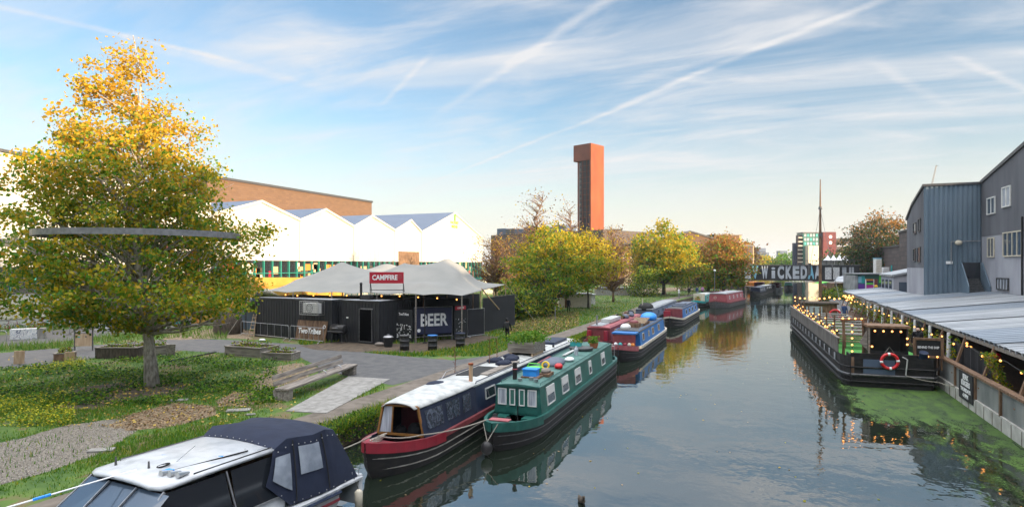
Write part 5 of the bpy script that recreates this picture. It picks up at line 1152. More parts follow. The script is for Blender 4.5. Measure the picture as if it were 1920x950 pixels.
# ================================================================ BOATS
def narrowboat(name, label, loc, rz, Lb, o_hull='hull_black', gun='hull_black', cab='navy', roof='white_roof', c0=2.6, c1=None, wins=None, W=1.03, cabh=.92, front=None, strake='old_concrete', deckm='maroon',
               fl=.36, winm='steel', pane='glass_dark', bowrise=.35, group='narrowboats moored along the left bank', band=None, blind=False, both=True, hand=True, stern='cruiser'):
    c1 = c1 if c1 is not None else Lb - 2.0
    R = thing(name, label, 'narrowboat', (loc[0], loc[1], 0), rz, group); LB = 3.0
    def hw(y):
        if y < .01: return .004
        if y < LB: return max(.05, W * (1 - (1 - y / LB) ** 2.1) ** .72)
        if y > Lb - 1.3: k = (y - (Lb - 1.3)) / 1.3; return W * (1 - .32 * k ** 3)
        return W
    def sheer(y):
        s = .78 + bowrise * max(0, 1 - y / 3.4) ** 2
        return s + .1 * max(0, (y - (Lb - 3)) / 3) ** 2
    ys = sorted(set([0, .08, .2, .4, .7, 1.0, 1.4, 1.9, 2.4, LB] + list(np.linspace(LB, Lb - 1.3, 12)) + [Lb - 1.0, Lb - .6, Lb - .25, Lb]))
    lv = [(-.35, .86, .55), (.02, .93, .32), (.30, .985, .14), (-1, 1.0, .0)]
    for part, l0, l1, m_ in (('hull', 0, 3, o_hull),):
        b = MB()
        for sd in (-1, 1):
            P = []
            for z, k, sh_ in lv:
                row = []
                for y in ys:
                    ye = min(y, Lb); f = max(0, 1 - ye / LB); row.append((sd * hw(ye) * k, ye + sh_ * f ** 1.5, (sheer(ye) - .17) if z < -.9 else z))
                P.append(row)
            b.grid(P)
        b._q([(sd * hw(Lb) * k, Lb, (sheer(Lb) - .17) if z < -.9 else z) for z, k, s_ in lv for sd in (-1, 1)], [(0, 1, 3, 2), (2, 3, 5, 4), (4, 5, 7, 6)])
        b.build('hull', m_, R, True)
    b = MB()   # upper strake / gunwale band
    for sd in (-1, 1): b.grid([[(sd * (hw(y) + .012), y, sheer(y) - .17) for y in ys], [(sd * (hw(y) + .012), y, sheer(y)) for y in ys], [(sd * (hw(y) - .1 * min(1, hw(y) / .3)), y, sheer(y)) for y in ys]])
    b._q([(-hw(Lb), Lb + .01, sheer(Lb) - .17), (hw(Lb), Lb + .01, sheer(Lb) - .17), (hw(Lb), Lb + .01, sheer(Lb)), (-hw(Lb), Lb + .01, sheer(Lb))], [(0, 1, 2, 3)]); b.build('gunwale', gun, R)
    if band:
        b = MB()
        for sd in (-1, 1):
            yb = [y for y in ys if y <= band[1]] ; b.grid([[(sd * (hw(y) + .02), y - .004, sheer(y) - .30) for y in yb], [(sd * (hw(y) + .02), y - .004, sheer(y) + .004) for y in yb]])
        b.build('bow_band', band[0], R)
    for k, z in enumerate((.16, .40)):
        b = MB()
        for sd in (-1, 1): b.tube([(sd * (hw(y) * (.955 + .03 * k) + .01), y + (.2 - .1 * k) * max(0, 1 - y / LB) ** 1.5, z + (sheer(y) - .78) * (.4 + .3 * k)) for y in ys], .022, 4)
        b.build('rubbing_strake', strake, R)
    # decks: foredeck, sunken well, side decks, stern deck
    yf = .95 if front != 'flat' else c0
    b = MB(); yy_ = [y for y in ys if y < yf] + [yf]; b.grid([[(-(hw(y) - .05 if hw(y) > .1 else 0), y, sheer(y) - .02) for y in yy_], [((hw(y) - .05 if hw(y) > .1 else 0), y, sheer(y) - .02) for y in yy_]])
    b.build('foredeck', deckm, R)
    if yf < c0:
        yy_ = [y for y in ys if yf < y < c0]; yy_ = [yf] + yy_ + [c0]; b = MB(); b.grid([[(-(hw(y) - .1), y, .34) for y in yy_], [((hw(y) - .1), y, .34) for y in yy_]])
        for sd in (-1, 1): b.grid([[(sd * (hw(y) - .1), y, .34) for y in yy_], [(sd * (hw(y) - .1), y, sheer(y)) for y in yy_]])
        b._q([(-(hw(yf) - .1), yf, .34), ((hw(yf) - .1), yf, .34), ((hw(yf) - .1), yf, sheer(yf) - .02), (-(hw(yf) - .1), yf, sheer(yf) - .02)], [(0, 1, 2, 3)]); b.build('well_deck', cab if cab in MT else 'navy', R)
    b = MB(); b.box(-W + .08, W - .08, c0 + .02, Lb - .7, .70, sheer(c0 + 1) - .03); b.build('side_deck', deckm, R)
    # cabin
    wb_, wt, zd = .93 * W - .03, .80 * W, .76; zt = zd + cabh
    b = MB(); b._q([(s * w_, y, z) for y in (c0, c1) for s in (-1, 1) for w_, z in ((wb_, zd), (wt, zt))] , [(0, 1, 5, 4), (2, 6, 7, 3), (0, 2, 3, 1), (4, 5, 7, 6)]); b.build('cabin', cab, R)
    b = MB(); prof = [(-wt - .03, zt - .03), (-wt - .03, zt + .02), (-wt * .6, zt + .07), (0, zt + .095), (wt * .6, zt + .07), (wt + .03, zt + .02), (wt + .03, zt - .03)]
    b.grid([[(x, y, z) for x, z in prof] for y in (c0 - .08, c1 + .08)]); b._q([(x, c0 - .08, z) for x, z in prof], [tuple(range(7))]); b._q([(x, c1 + .08, z) for x, z in prof], [tuple(range(7))]); b.build('roof', roof, R)
    if hand:
        for sd in (-1, 1): MB().tube([(sd * (wt - .06), c0 + .3, zt + .03), (sd * (wt - .06), c0 + .35, zt + .1), (sd * (wt - .06), c1 - .35, zt + .1), (sd * (wt - .06), c1 - .3, zt + .03)], .02, 5).build('handrail', cab, R)
    up = Vector((-(wb_ - wt), 0, cabh)).normalized()
    for (y, w_, h_) in (wins or []):
        for sd in ((1, -1) if both else (1,)):
            u_ = Vector((up.x * sd, 0, up.z)); pc = Vector((sd * ((wb_ + wt) / 2 + .012), y, zd + cabh * .54))
            b = MB(); b.frame(pc, (0, 1, 0), u_, w_, h_, .045, .04); f = b.build('window', winm, R)
            if blind: MB().slab(pc + u_ * h_ * .24, (0, 1, 0), u_, w_ - .1, h_ * .40, .03).build('blind', 'blind', f)
            MB().slab(pc - Vector((sd * .008, 0, 0)), (0, 1, 0), u_, w_ - .08, h_ - .08, .02).build('pane', pane, f)
    # stern rail and tiller
    b = MB(); b.tube([(-W * .7, Lb - .1, sheer(Lb)), (-W * .7, Lb - .1, 1.45), (0, Lb + .05, 1.5), (W * .7, Lb - .1, 1.45), (W * .7, Lb - .1, sheer(Lb))], .022, 5); b.build('stern_rail', 'steel', R)
    MB().tube([(0, Lb - .15, .8), (0, Lb - .2, 1.45), (0, Lb - .9, 1.5)], .02, 5).build('tiller', 'steel', R)
    R['zt'] = zt + .09
    return R, zt + .08, hw, sheer
def put(fn_name, label, cat, R, local, rz=0, group=None):
    """a thing resting on a boat, placed in the boat's own coordinates but top-level"""
    M_ = Matrix.Translation(R.location) @ Matrix.Rotation(R.rotation_euler.z, 4, 'Z'); p = M_ @ Vector(local)
    return thing(fn_name, label, cat, p, R.rotation_euler.z + rz, group)
def heading(p0, p1): d = Vector(p1) - Vector(p0); return math.atan2(-d.x, d.y)
def potplant(R, local, label, pot, w_=.5, d_=.3, h_=.22, plants=('leaf_green', 'grass_blade'), n=260, ph=.3, name='plant_trough', seed=3, size=.09, box=True):
    o = put(name, label, 'plant pot', R, local, 0, None); 
    if box: MB().box(-w_ / 2, w_ / 2, -d_ / 2, d_ / 2, 0, h_).build('pot', pot, o)
    else: MB().lathe(0, 0, [(0, w_ * .36), (h_, w_ * .5)], 14).build('pot', pot, o)
    r_ = np.random.default_rng(seed); P_ = np.column_stack([r_.normal(size=n) * w_ * .28, r_.normal(size=n) * d_ * .32, h_ + r_.random(n) ** 1.5 * ph]); cloud_mesh('plant', leaves(r_, P_, size), list(plants), r_.integers(0, len(plants), n), o); return o

# --- navy narrowboat with red bow (front covered by canvas)
A0, A1 = Vector((-10.62, 14.55, 0)), Vector((-11.15, 36, 0)); LA = (A1 - A0).length
RA, zA, hwA, shA = narrowboat('narrowboat', 'long navy narrowboat with a red bow and canvas tented front', A0, heading(A0, A1), LA, cab='navy', roof='white_roof', c0=5.6, c1=LA - 1.2, deckm='red_paint', gun='maroon', band=('red_paint', 3.0), bowrise=.34, cabh=1.0,
    wins=[(7.0, .95, .42), (9.2, .95, .42), (11.6, .8, .42), (14.0, .8, .42), (16.5, .8, .42)], pane='glass_dark', winm='white_roof', front=None, fl=0)
zr = zA - .02
def cov(y): # white curved cover: half-width and height
    k = max(0, (y - 1.9) / (5.6 - 1.9)); return .64 + .22 * min(1, k * 1.4) ** .7, 1.76 + .05 * min(1, k * 1.3) ** .8
b = MB(); rows = []
for y in np.linspace(1.75, 5.75, 13):
    w_, z_ = cov(max(1.9, y)); w_ = w_ if y > 1.9 else w_ * .9; rows.append([(x * w_, y, z_ + .10 * (1 - x * x) - (.05 if abs(x) > .98 else 0)) for x in np.linspace(-1, 1, 9)])
b.grid(rows); o = b.build('front_cover', 'white_roof', RA, True); o.modifiers.new('thick', 'SOLIDIFY').thickness = .04
b = MB()
for sd in (-1, 1):
    b.grid([[(sd * min(hwA(y) - .06, .93), y, shA(y) - .02) for y in np.linspace(1.9, 5.7, 10)], [(sd * (cov(y)[0] - .02), y, cov(y)[1] - .02) for y in np.linspace(1.9, 5.7, 10)]])
b.build('canvas_side', 'canvas_navy', RA)
for y0, y1 in ((2.15, 3.15), (3.4, 4.3), (4.55, 5.2)):
    for sd in (-1, 1):
        def sp(y, t_): bt = Vector((sd * min(hwA(y) - .06, .93), y, shA(y) - .02)); tp_ = Vector((sd * (cov(y)[0] - .02), y, cov(y)[1] - .02)); return bt.lerp(tp_, t_) + Vector((sd * .02, 0, 0))
        b = MB(); b.grid([[sp(y, .26) for y in np.linspace(y0, y1, 4)], [sp(y, .85) for y in np.linspace(y0, y1, 4)]]); b.build('clear_panel', 'crinkled_plastic', RA)
# front opening framed in varnished timber
zf = shA(1.7) + .02; fb = [Vector((-.74, 1.78, zf)), Vector((.80, 1.95, zf))]; ft = [Vector((-.58, 1.82, 1.78)), Vector((.62, 1.9, 1.78))]
b = MB(); b.tube([fb[0], ft[0]], .045, 4).tube([fb[1], ft[1]], .045, 4).tube([ft[0], ft[1]], .04, 4).tube([fb[0], fb[1]], .045, 4).tube([(fb[0] * .7 + fb[1] * .3), (ft[0] * .7 + ft[1] * .3)], .03, 4); b.build('front_frame', 'varnish', RA)
b = MB(); b.quad(fb[0] + Vector((.05, 0, .05)), (fb[0] * .7 + fb[1] * .3) + Vector((0, 0, .05)), (ft[0] * .7 + ft[1] * .3), ft[0] + Vector((.05, 0, -.05))); b.build('front_pane', 'glass_curtain', RA)
MB().box(-.7, .7, 3.1, 3.2, .4, 1.6).build('inner_curtain', 'maroon', RA)
MB().ball((.2, 2.5, .85), .28, 8, 6).ball((-.3, 2.4, .8), .22, 8, 6).build('stored_bags', 'cloth_black', RA, True)
b = MB()
for k in range(5): b.loop((-.05 + .03 * k, .62 + .05 * k, shA(.6) + .02 + .03 * k), (1, 0, .1 * k), (0, 1, 0), .17 - .015 * k, .02, 16, 5)
o = b.build('rope_coil', 'rope', RA)
# chimney, hatch, furled covers and trellis on the roof
MB().cyl(.45, 6.15, zr - .05, zr + .62, .075, None, 12).build('chimney', 'pale_wood', RA); MB().cyl(.45, 6.15, zr + .62, zr + .68, .1, .1, 12).build('chimney_collar', 'rust', RA)
MB().box(.1, .55, 5.6, 6.0, zr - .02, zr + .05).build('roof_hatch', 'terracotta', RA)
MB().box(-.6, .3, 7.0, 9.2, zr, zr + .05).build('solar_panel', 'rubber', RA); MB().box(.25, .6, 7.4, 11.0, zr, zr + .06).build('plank', 'weathered_wood', RA)
b = MB(); r_ = random.Random(2)
for k in range(8): b.ball((r_.uniform(-.5, .25), 9.9 + k * .3, zr + .08), .26, 7, 5, (1.3, 1.2, .5))
b.build('tarpaulin', 'canvas_navy', RA, True)
MB().ball((-.35, 4.9, cov(5)[1] + .08), .3, 10, 6, (1.2, 1.5, .32)).build('canvas_roll', 'canvas_navy', RA, True)
for sd in (-.62,): MB().tube([(sd, 5.8, zr + .05), (sd, 6.2, zr + .28), (sd, 6.9, zr + .3), (sd, 7.2, zr + .05)], .015, 5).build('roof_rail', 'steel', RA)
MB().box(-.62, .62, LA - 5.4, LA - 3.5, zr, zr + .12).build('blue_cover', 'blue_paint', RA) if 0 else MB().box(-.55, .35, LA - 4.4, LA - 2.0, zr, zr + .16).build('folded_cover', 'navy', RA)
MB().box(-.45, .15, LA - 8.2, LA - 5.0, zr, zr + .04).build('grey_mat', 'dark_steel', RA)
for y in (LA - 8.5, LA - 6.6, LA - 5.1): MB().cyl(.5, y, zr - .02, zr + .12, .07, .05, 10).build('roof_vent', 'rubber', RA); 
o = potplant(RA, (.0, 13.6, zr + .16), 'pale timber crate planter full of grass on the navy narrowboat roof', 'weathered_wood', 1.35, 1.7, .5, ('grass_blade', 'leaf_green'), 2200, .38, 'crate_planter', 5, .13)
MB().box(-.6, -.5, -.8, .8, -.16, 0).build('bearer', 'pale_wood', o); MB().box(.5, .6, -.8, .8, -.16, 0).build('bearer', 'pale_wood', o)
for k, (x, y) in enumerate(((-.35, 8.9), (.0, 11.6), (.1, 12.2))):
    o = put('rusty_stake', ('rust red twig stake on the navy roof, nearest the chimney', 'rust red twig stake on the navy roof, tallest of three', 'rust red twig stake on the navy roof, nearest the crate planter')[k], 'plant stake', RA, (x - .5, y - 1.5, zr))
    b = MB(); h_ = (1.1, 1.35, 1.1)[k]; b.tube([(0, 0, 0), (.03, .02, h_ * .5), (-.02, 0, h_)], .013, 4)
    for j in range(9): z_ = .25 + j * h_ * .085; an = j * 2.2; b.tube([(0, 0, z_), (.12 * math.cos(an), .12 * math.sin(an), z_ + .06)], .01, 3)
    b.build('stem', 'rust_dark', o)

# --- green narrowboat
B0, B1 = Vector((-8.35, 18.3, 0)), Vector((-9.0, 35.4, 0)); LG = (B1 - B0).length
RB, zB, hwB, shB = narrowboat('narrowboat', 'bright green narrowboat with white framed windows and a cluttered roof', B0, heading(B0, B1), LG, cab='green_boat', roof='green_roof', c0=2.5, c1=LG - 1.6, gun='green_boat', deckm='green_boat', strake='dark_steel',
    wins=[(3.72, 1.0, .68), (5.75, .95, .66), (7.85, .98, .66), (10.2, .5, .62), (13.1, .85, .64)], winm='white_paint', pane='glass_blue', band=('green_boat', 2.6), bowrise=.24, cabh=1.0, blind=True)
# cabin front: four windows and a bowed top
for x, w_, m_ in ((-.60, .34, 'glass_curtain'), (-.205, .22, 'dark_glass_green'), (.165, .22, 'dark_glass_green'), (.56, .34, 'glass_curtain')):
    b = MB(); b.frame((x, 2.47, 1.36), (1, 0, 0), (0, 0, 1), w_, .60, .035, .04); f = b.build('front_window', 'white_paint', RB); MB().slab((x, 2.48, 1.36), (1, 0, 0), (0, 0, 1), w_ - .06, .54, .02).build('pane', m_, f)
MB().box(-.012, .012, 2.46, 2.5, .4, 1.05).build('door_joint', 'rubber', RB)
MB().box(-.83, .83, 2.4, 2.5, 1.76, 1.80).build('front_trim', 'green_boat', RB)
for s_ in (-.5, .5): MB().box(s_ - .2, s_ + .2, 2.0, 2.46, .34, .72).build('locker', 'green_boat', RB)
b = MB(); r_ = random.Random(9)
for k in range(7): b.ball((r_.uniform(-.5, .2), r_.uniform(1.1, 1.9), r_.uniform(.42, .9)), r_.uniform(.1, .2), 7, 5)
b.build('stored_bags', 'cloth_black', RB, True)
o = put('red_towel', 'red and white towel spread over the green narrowboat bow rail', 'towel', RB, (.0, .72, shB(.8) + .01)); MB().box(-.36, .36, -.16, .16, 0, .05).build('cloth', 'faded_red', o, bevel=.02)
MB().tube([(.35, 3.1, zB), (.35, 3.1, zB + .55)], .08, 12).build('chimney_base', 'rubber', RB) if 0 else None
MB().cyl(-.45, 3.4, zB - .05, zB + .62, .085, None, 12).build('chimney', 'rubber', RB); b = MB(); b.loop((-.45, 3.4, zB + .38), (1, 0, 0), (0, 1, 0), .088, .02, 14, 4); b.build('chimney_collar', 'red_paint', RB)
for x, y in ((-.1, 3.0), (.25, 3.3), (.5, 3.1)): MB().cyl(x, y, zB - .03, zB + .12, .07, .09, 10).build('mushroom_vent', 'steel', RB)
# bow fender hanging on ropes
fd = put('bow_fender', 'grey ball fender hanging at the green narrowboat bow', 'fender', RB, (-.05, -.32, .28)); MB().ball((0, 0, 0), .2, 14, 10, (1, .85, 1.1)).build('ball', 'black_metal', fd, True)
MB().tube([(0, .05, .2), (-.25, .3, .72)], .015, 5).build('rope', 'rope', fd); MB().tube([(0, .05, .2), (.25, .35, .72)], .015, 5).build('rope', 'rope', fd)
# roof clutter, each thing its own
def clutter(nm, label, cat, y, x, parts, R=RB, z=None, rz=0):
    o = put(nm, label, cat, R, (x, y, (zB if z is None else z) - .015), rz)
    for pn, m_, fn in parts: b = MB(); fn(b); b.build(pn, m_, o, pn in ('bag', 'cover', 'lid_top'))
    return o
clutter('storage_crate', 'bright blue plastic crate on the green narrowboat roof', 'crate', 3.95, .02, [('box', 'bright_blue', lambda b: b.box(-.27, .27, -.2, .2, .08, .32)), ('rim', 'bright_blue', lambda b: b.box(-.3, .3, -.23, .23, .32, .36)), ('base_board', 'brown_wood', lambda b: b.box(-.32, .4, -.3, .3, 0, .08))])
clutter('watering_tub', 'lime green plastic tub behind the blue crate', 'tub', 4.75, -.12, [('tub', 'lime', lambda b: b.lathe(0, 0, [(0, .24), (.24, .31), (.27, .33)], 14)), ('handle', 'lime', lambda b: b.tube([(-.3, 0, .27), (-.2, 0, .42), (.2, 0, .42), (.3, 0, .27)], .02, 5))])
clutter('wooden_crate', 'brown timber tray right of the blue crate', 'crate', 4.6, .42, [('tray', 'brown_wood', lambda b: b.box(-.2, .22, -.35, .35, 0, .12)), ('bag', 'weathered_wood', lambda b: b.ball((0, 0, .18), .2, 8, 6, (1, 1.4, .6)))])
clutter('brass_fan', 'round brass coloured ornament behind the lime tub', 'ornament', 5.4, .15, [('disc', 'yellow', lambda b: b.loop((0, 0, .26), (1, 0, 0), (0, .3, 1), .14, .04, 14, 5)), ('stand', 'dark_steel', lambda b: b.box(-.08, .08, -.05, .05, 0, .12))])
clutter('grey_tarpaulin', 'grey tarpaulin bundle edged in pink in mid roof', 'tarpaulin', 7.3, -.1, [('cover', 'canvas_grey', lambda b: b.ball((0, 0, .08), .5, 12, 7, (1.0, 2.0, .42))), ('edge', 'faded_red', lambda b: b.tube([(-.45, -.8, .14), (-.2, 0, .3), (-.35, .8, .2)], .03, 5))])
clutter('red_bag', 'crumpled red bag on the green narrowboat roof', 'bag', 6.3, .45, [('bag', 'red_shiny', lambda b: b.ball((0, 0, .1), .19, 8, 6, (1, 1.2, .7)))])
clutter('laundry_pile', 'pale lilac cloth heap behind the red bag', 'cloth', 8.4, .35, [('cover', 'cloth_white', lambda b: b.ball((0, 0, .08), .22, 9, 6, (1, 1.6, .5)))])
clutter('water_bottle', 'clear plastic bottle standing on the green narrowboat roof', 'bottle', 10.2, .2, [('bottle', 'glass_curtain', lambda b: b.lathe(0, 0, [(0, .1), (.3, .1), (.42, .04), (.46, .04)], 12))])
clutter('roof_board', 'long pale board propped on the green narrowboat roof', 'board', 10.8, -.25, [('board', 'white_roof', lambda b: b.box(-.06, .1, -1.3, 1.0, .06, .1)), ('support', 'dark_steel', lambda b: b.box(-.1, .1, -.1, .1, 0, .06))])
clutter('grey_table_top', 'round grey table top lying on the rear roof', 'table top', 12.0, .0, [('top', 'dark_steel', lambda b: b.lathe(0, 0, [(.0, .55), (.1, .62), (.16, .62)], 20))])
potplant(RB, (-.38, 12.4, zB + .14), 'teal trough of green plants on the rear roof of the green narrowboat', 'teal_paint', .55, .32, .2, ('leaf_green', 'leaf_olive'), 200, .22, seed=6)
potplant(RB, (.4, 13.1, zB + .0), 'terracotta tub with a leafy plant at the roof end', 'terracotta', .5, .5, .26, ('leaf_green', 'grass_blade'), 320, .34, 'plant_tub', 7, .10, False)
MB().tube([(.85, .3 + LG - 2.2, .9), (.85, LG - 2.2, 1.9)], .02, 5).build('antenna', 'white_paint', RB) if 0 else None
o = MB().box(-.06, .06, 0, .03, 0, .9).build('stern_post', 'cream', RB); o.location = (.78, LG - 1.5, .85)

# mooring lines
def rope(label, pts, r_=.018, sag=.25):
    P = []; 
    for a_, b_ in zip(pts, pts[1:]):
        a_, b_ = Vector(a_), Vector(b_)
        for i in range(12): t_ = i / 12; P.append(a_.lerp(b_, t_) - Vector((0, 0, sag * 4 * t_ * (1 - t_))))
    P.append(Vector(pts[-1])); return tag(MB().tube(P, r_, 5).build('mooring_rope', 'rope'), label, 'rope', 'mooring ropes')
def bw(R, l): return Matrix.Translation(R.location) @ Matrix.Rotation(R.rotation_euler.z, 4, 'Z') @ Vector(l)
rope('slack rope from the red bow to the green narrowboat bow', [bw(RA, (.1, .5, 1.2)), bw(RA, (.9, 1.6, 1.02)), bw(RB, (-.35, .45, 1.0))], .02, .08)
rope('rope from the red bow ashore past the cruiser stern', [bw(RA, (-.05, .4, 1.2)), (-12.5, 13.4, .62), (-13.6, 12.6, .64)], .02, .12)

# --- farther narrowboats
C0, C1 = Vector((-8.75, 38.4, 0)), Vector((-8.9, 53.6, 0)); LC = (C1 - C0).length
RC, zC, _, shC = narrowboat('narrowboat', 'bright blue narrowboat with a cream stripe and red bow, third in line', C0, heading(C0, C1), LC, cab='blue_paint', roof='dark_steel', c0=2.8, c1=LC - 1.5, gun='cream', deckm='maroon', strake='dark_steel', band=('faded_red', 2.2),
    wins=[(4.0, .7, .5), (6.2, .4, .4), (8.0, .8, .5), (10.8, .8, .5)], winm='cream', pane='brown_wood', cabh=.95)
MB().box(-.8, .8, 1.7, 2.85, 1.62, 1.72).build('bow_canopy', 'blue_paint', RC); MB().box(-.75, .75, 1.75, 1.85, .5, 1.6).build('bow_curtain', 'maroon', RC)
for x, m_ in ((-.5, 'white_paint'), (-.2, 'teal_paint'), (.1, 'red_paint'), (.4, 'cream'), (.62, 'orange_paint')): MB().ball((x, 1.6, .95), .14, 8, 6).build('hanging_cloth', m_, RC, True)
clutter('slatted_pallet', 'pale slatted pallet on the bright blue narrowboat roof', 'pallet', 7.4, .1, [('slats', 'pale_wood', lambda b: [b.box(-.55, .5, -1.3 + k * .3, -1.15 + k * .3, .18 + k * .03, .22 + k * .03) for k in range(8)] and None), ('legs', 'brown_wood', lambda b: b.box(-.5, -.45, -1.2, 1.2, 0, .2).box(.4, .45, -1.2, 1.2, 0, .2))], RC, zC)
clutter('blue_tarpaulin', 'bright blue tarpaulin heaped at the rear of the blue narrowboat', 'tarpaulin', 11.4, 0, [('cover', 'bright_blue', lambda b: b.ball((0, 0, .2), .6, 12, 8, (1.1, 1.9, .7)))], RC, zC)
clutter('brown_crates', 'dark brown crates amid the bright blue narrowboat roof', 'crates', 5.2, 0, [('crate', 'brown_wood', lambda b: b.box(-.5, .4, -.6, .5, 0, .3)), ('cover', 'maroon', lambda b: b.ball((0, 0, .34), .35, 8, 6, (1, 1.3, .5)))], RC, zC)
clutter('white_dinghy', 'small white upturned tub on the blue narrowboat roof', 'tub', 3.8, -.3, [('cover', 'white_paint', lambda b: b.ball((0, 0, .1), .38, 10, 6, (1, 1.4, .7)))], RC, zC)
D0, D1 = Vector((-11.2, 40.6, 0)), Vector((-11.3, 57.5, 0)); LD = (D1 - D0).length
RD, zD, _, _ = narrowboat('narrowboat', 'faded red roofed narrowboat moored inside the bright blue one', D0, heading(D0, D1), LD, cab='maroon', roof='faded_red', c0=2.4, gun='maroon', deckm='maroon', wins=[(4, .7, .45), (7, .7, .45), (10, .7, .45), (13, .7, .45)], winm='cream')
MB().box(-.65, .2, 2.6, 7.5, zD, zD + .05).build('grey_cover', 'shed_metal', RD); MB().box(-.45, .3, 5.0, 8.4, zD + .06, zD + .32).build('skylight', 'white_roof', RD)
for x in (-.6, .62): MB().box(x - .12, x + .12, 1.9, 2.3, .6, 1.5).build('bow_locker', 'red_paint', RD)
MB().cyl(-.3, 3.1, zD, zD + .75, .06, None, 10).build('chimney', 'steel', RD)
r_ = random.Random(5)
for k in range(10): MB().ball((r_.uniform(-.5, .5), 9.5 + k * .6, zD + .12), r_.uniform(.18, .34), 7, 5, (1, 1.2, .7)).build('roof_bundle', ('cloth_black', 'canvas_grey', 'brown_wood')[k % 3], RD, True)
potplant(RD, (.1, 9.2, zD), 'small leafy pot on the faded red narrowboat roof', 'brown_wood', .4, .4, .2, ('leaf_olive', 'leaf_green'), 120, .3, seed=9)
E0, E1 = Vector((-8.9, 61.5, 0)), Vector((-8.6, 78, 0)); LE = (E1 - E0).length
RE, zE, _, _ = narrowboat('narrowboat', 'pale blue narrowboat with white window panels and a red cabin end, fourth in line', E0, heading(E0, E1), LE, cab='blue_paint', roof='dark_steel', c0=2.6, gun='cream', deckm='maroon', wins=[(5.2, 1.0, .5), (7.6, 1.0, .5), (10, 1.0, .5), (12.4, 1.0, .5)], winm='white_paint', pane='glass_blue')
MB().box(-.86, .86, 2.2, 2.58, .5, 1.72).build('cabin_end', 'maroon', RE); MB().box(-.9, -.2, 1.8, 2.2, .5, 1.5).build('locker', 'red_paint', RE)
b = MB(); b.box(-.6, .6, 5, 13, zE, zE + .12).box(-.5, .5, 6, 8, zE + .12, zE + .25); b.build('roof_panels', 'canvas_grey', RE)
G0, G1 = Vector((-11.6, 60, 0)), Vector((-11.6, 82, 0)); LGG = 22
RG, zG, _, _ = narrowboat('narrowboat', 'grey roofed narrowboat with a black canopy, moored inside the pale blue one', G0, heading(G0, G1), LGG, cab='canvas_grey', roof='shed_metal', c0=2.6, wins=[(6, .8, .45), (9, .8, .45), (12, .8, .45)], gun='hull_black')
clutter('black_canopy', 'rounded black canopy on the grey roofed narrowboat bow', 'canopy', 3.6, 0, [('cover', 'rubber', lambda b: b.ball((0, 0, .05), .75, 14, 8, (1.05, 1.6, .7)))], RG, zG)
MB().cyl(-.2, 2.8, zG, zG + 1.0, .05, None, 8).build('flue', 'cream', RG)
# teal and dark red boats at the bend
H0 = Vector((-9.6, 91.5, 0)); RH, zH, _, _ = narrowboat('narrowboat', 'turquoise narrowboat with an open planted bow at the canal bend', H0, R_(-3), 13, cab='teal_paint', roof='white_roof', c0=3.6, gun='teal_paint', band=('teal_paint', 3.2), deckm='teal_paint', wins=[(5.2, .8, .45), (7.4, .8, .45)], winm='cream')
potplant(RH, (.0, 1.8, .8), 'orange and green plants in the turquoise narrowboat bow', 'orange_paint', .8, .7, .3, ('leaf_orange', 'leaf_green'), 260, .5, seed=12, size=.14)
MB().box(-.8, .8, 3.2, 3.5, .6, 1.9).build('cabin_end', 'cream', RH)
I0 = Vector((-6.9, 91.5, 0)); RI, zI, _, _ = narrowboat('wide_boat', 'dark red wide narrowboat with small square windows beside the turquoise one', I0, R_(-9), 15, cab='faded_red', roof='shed_metal', c0=1.6, gun='maroon', deckm='maroon', W=1.45, cabh=1.25, wins=[(3.4, .5, .5), (6.0, .5, .5), (8.6, .5, .5), (11.2, .5, .5)], winm='white_paint', pane='glass_curtain', o_hull='dark_steel')
b = MB(); b.loop((-.4, 1.57, 1.45), (1, 0, 0), (0, 0, 1), .16, .03, 14, 5); b.build('porthole', 'cream', RI)
for i, (px, py, u_off, lab, cab, roof_) in enumerate(((1412, 556, 0, 'dark blue narrowboat with white side windows behind the dark red one', 'navy', 'canvas_grey'), (1424, 551, 0, 'black narrowboat moored near the bridge', 'hull_black', 'white_roof'), (1444, 548, 0, 'black and white launch with a raised bow near the bridge', 'hull_black', 'white_roof'), (1478, 543, 0, 'dark green narrowboat lying under the bridge', 'green_boat', 'dark_steel'))):
    q = atz(px, py, 0.0); narrowboat('narrowboat', lab, (q.x, q.y, 0), R_((-8, -10, -4, -2)[i]), (12, 11, 9, 11)[i], cab=cab, roof=roof_, c0=2.4, wins=[(4, .7, .4), (6, .7, .4), (8, .7, .4)] if i < 2 else [(4, .7, .4)], winm='white_paint', pane='glass_curtain', hand=False)
for px, py, m_, m2, lab in ((1418, 540, 'cloth_pink', 'white_paint', 'white cabin cruiser with a magenta canopy left of the bridge'), (1450, 541, 'maroon', 'white_paint', 'white launch with a dark red deck below the mural letters'), (1405, 538, 'orange_paint', 'cream', 'cream and orange cabin boat at the left bridge end')):
    q = atz(px, py + 6, 0.0); o = thing('cabin_cruiser', lab, 'boat', (q.x, q.y, 0), R_(-8), 'small boats moored by the bridge')
    b = MB(); b.grid([[(s * w_, y, z) for s, w_, z in ((-1, .9 * k, -.2), (-1, 1.25 * k, .9), (1, 1.25 * k, .9), (1, .9 * k, -.2))] for y, k in ((0, .1), (1.2, .7), (3, 1), (8, .95))]); b.build('hull', m2, o)
    MB().box(-.95, .95, 2.6, 6.4, .9, 2.0).build('cabin', m_, o, bevel=.2); MB().box(-.97, .97, 3.0, 6.0, 1.3, 1.7).build('window', 'glass_dark', o)

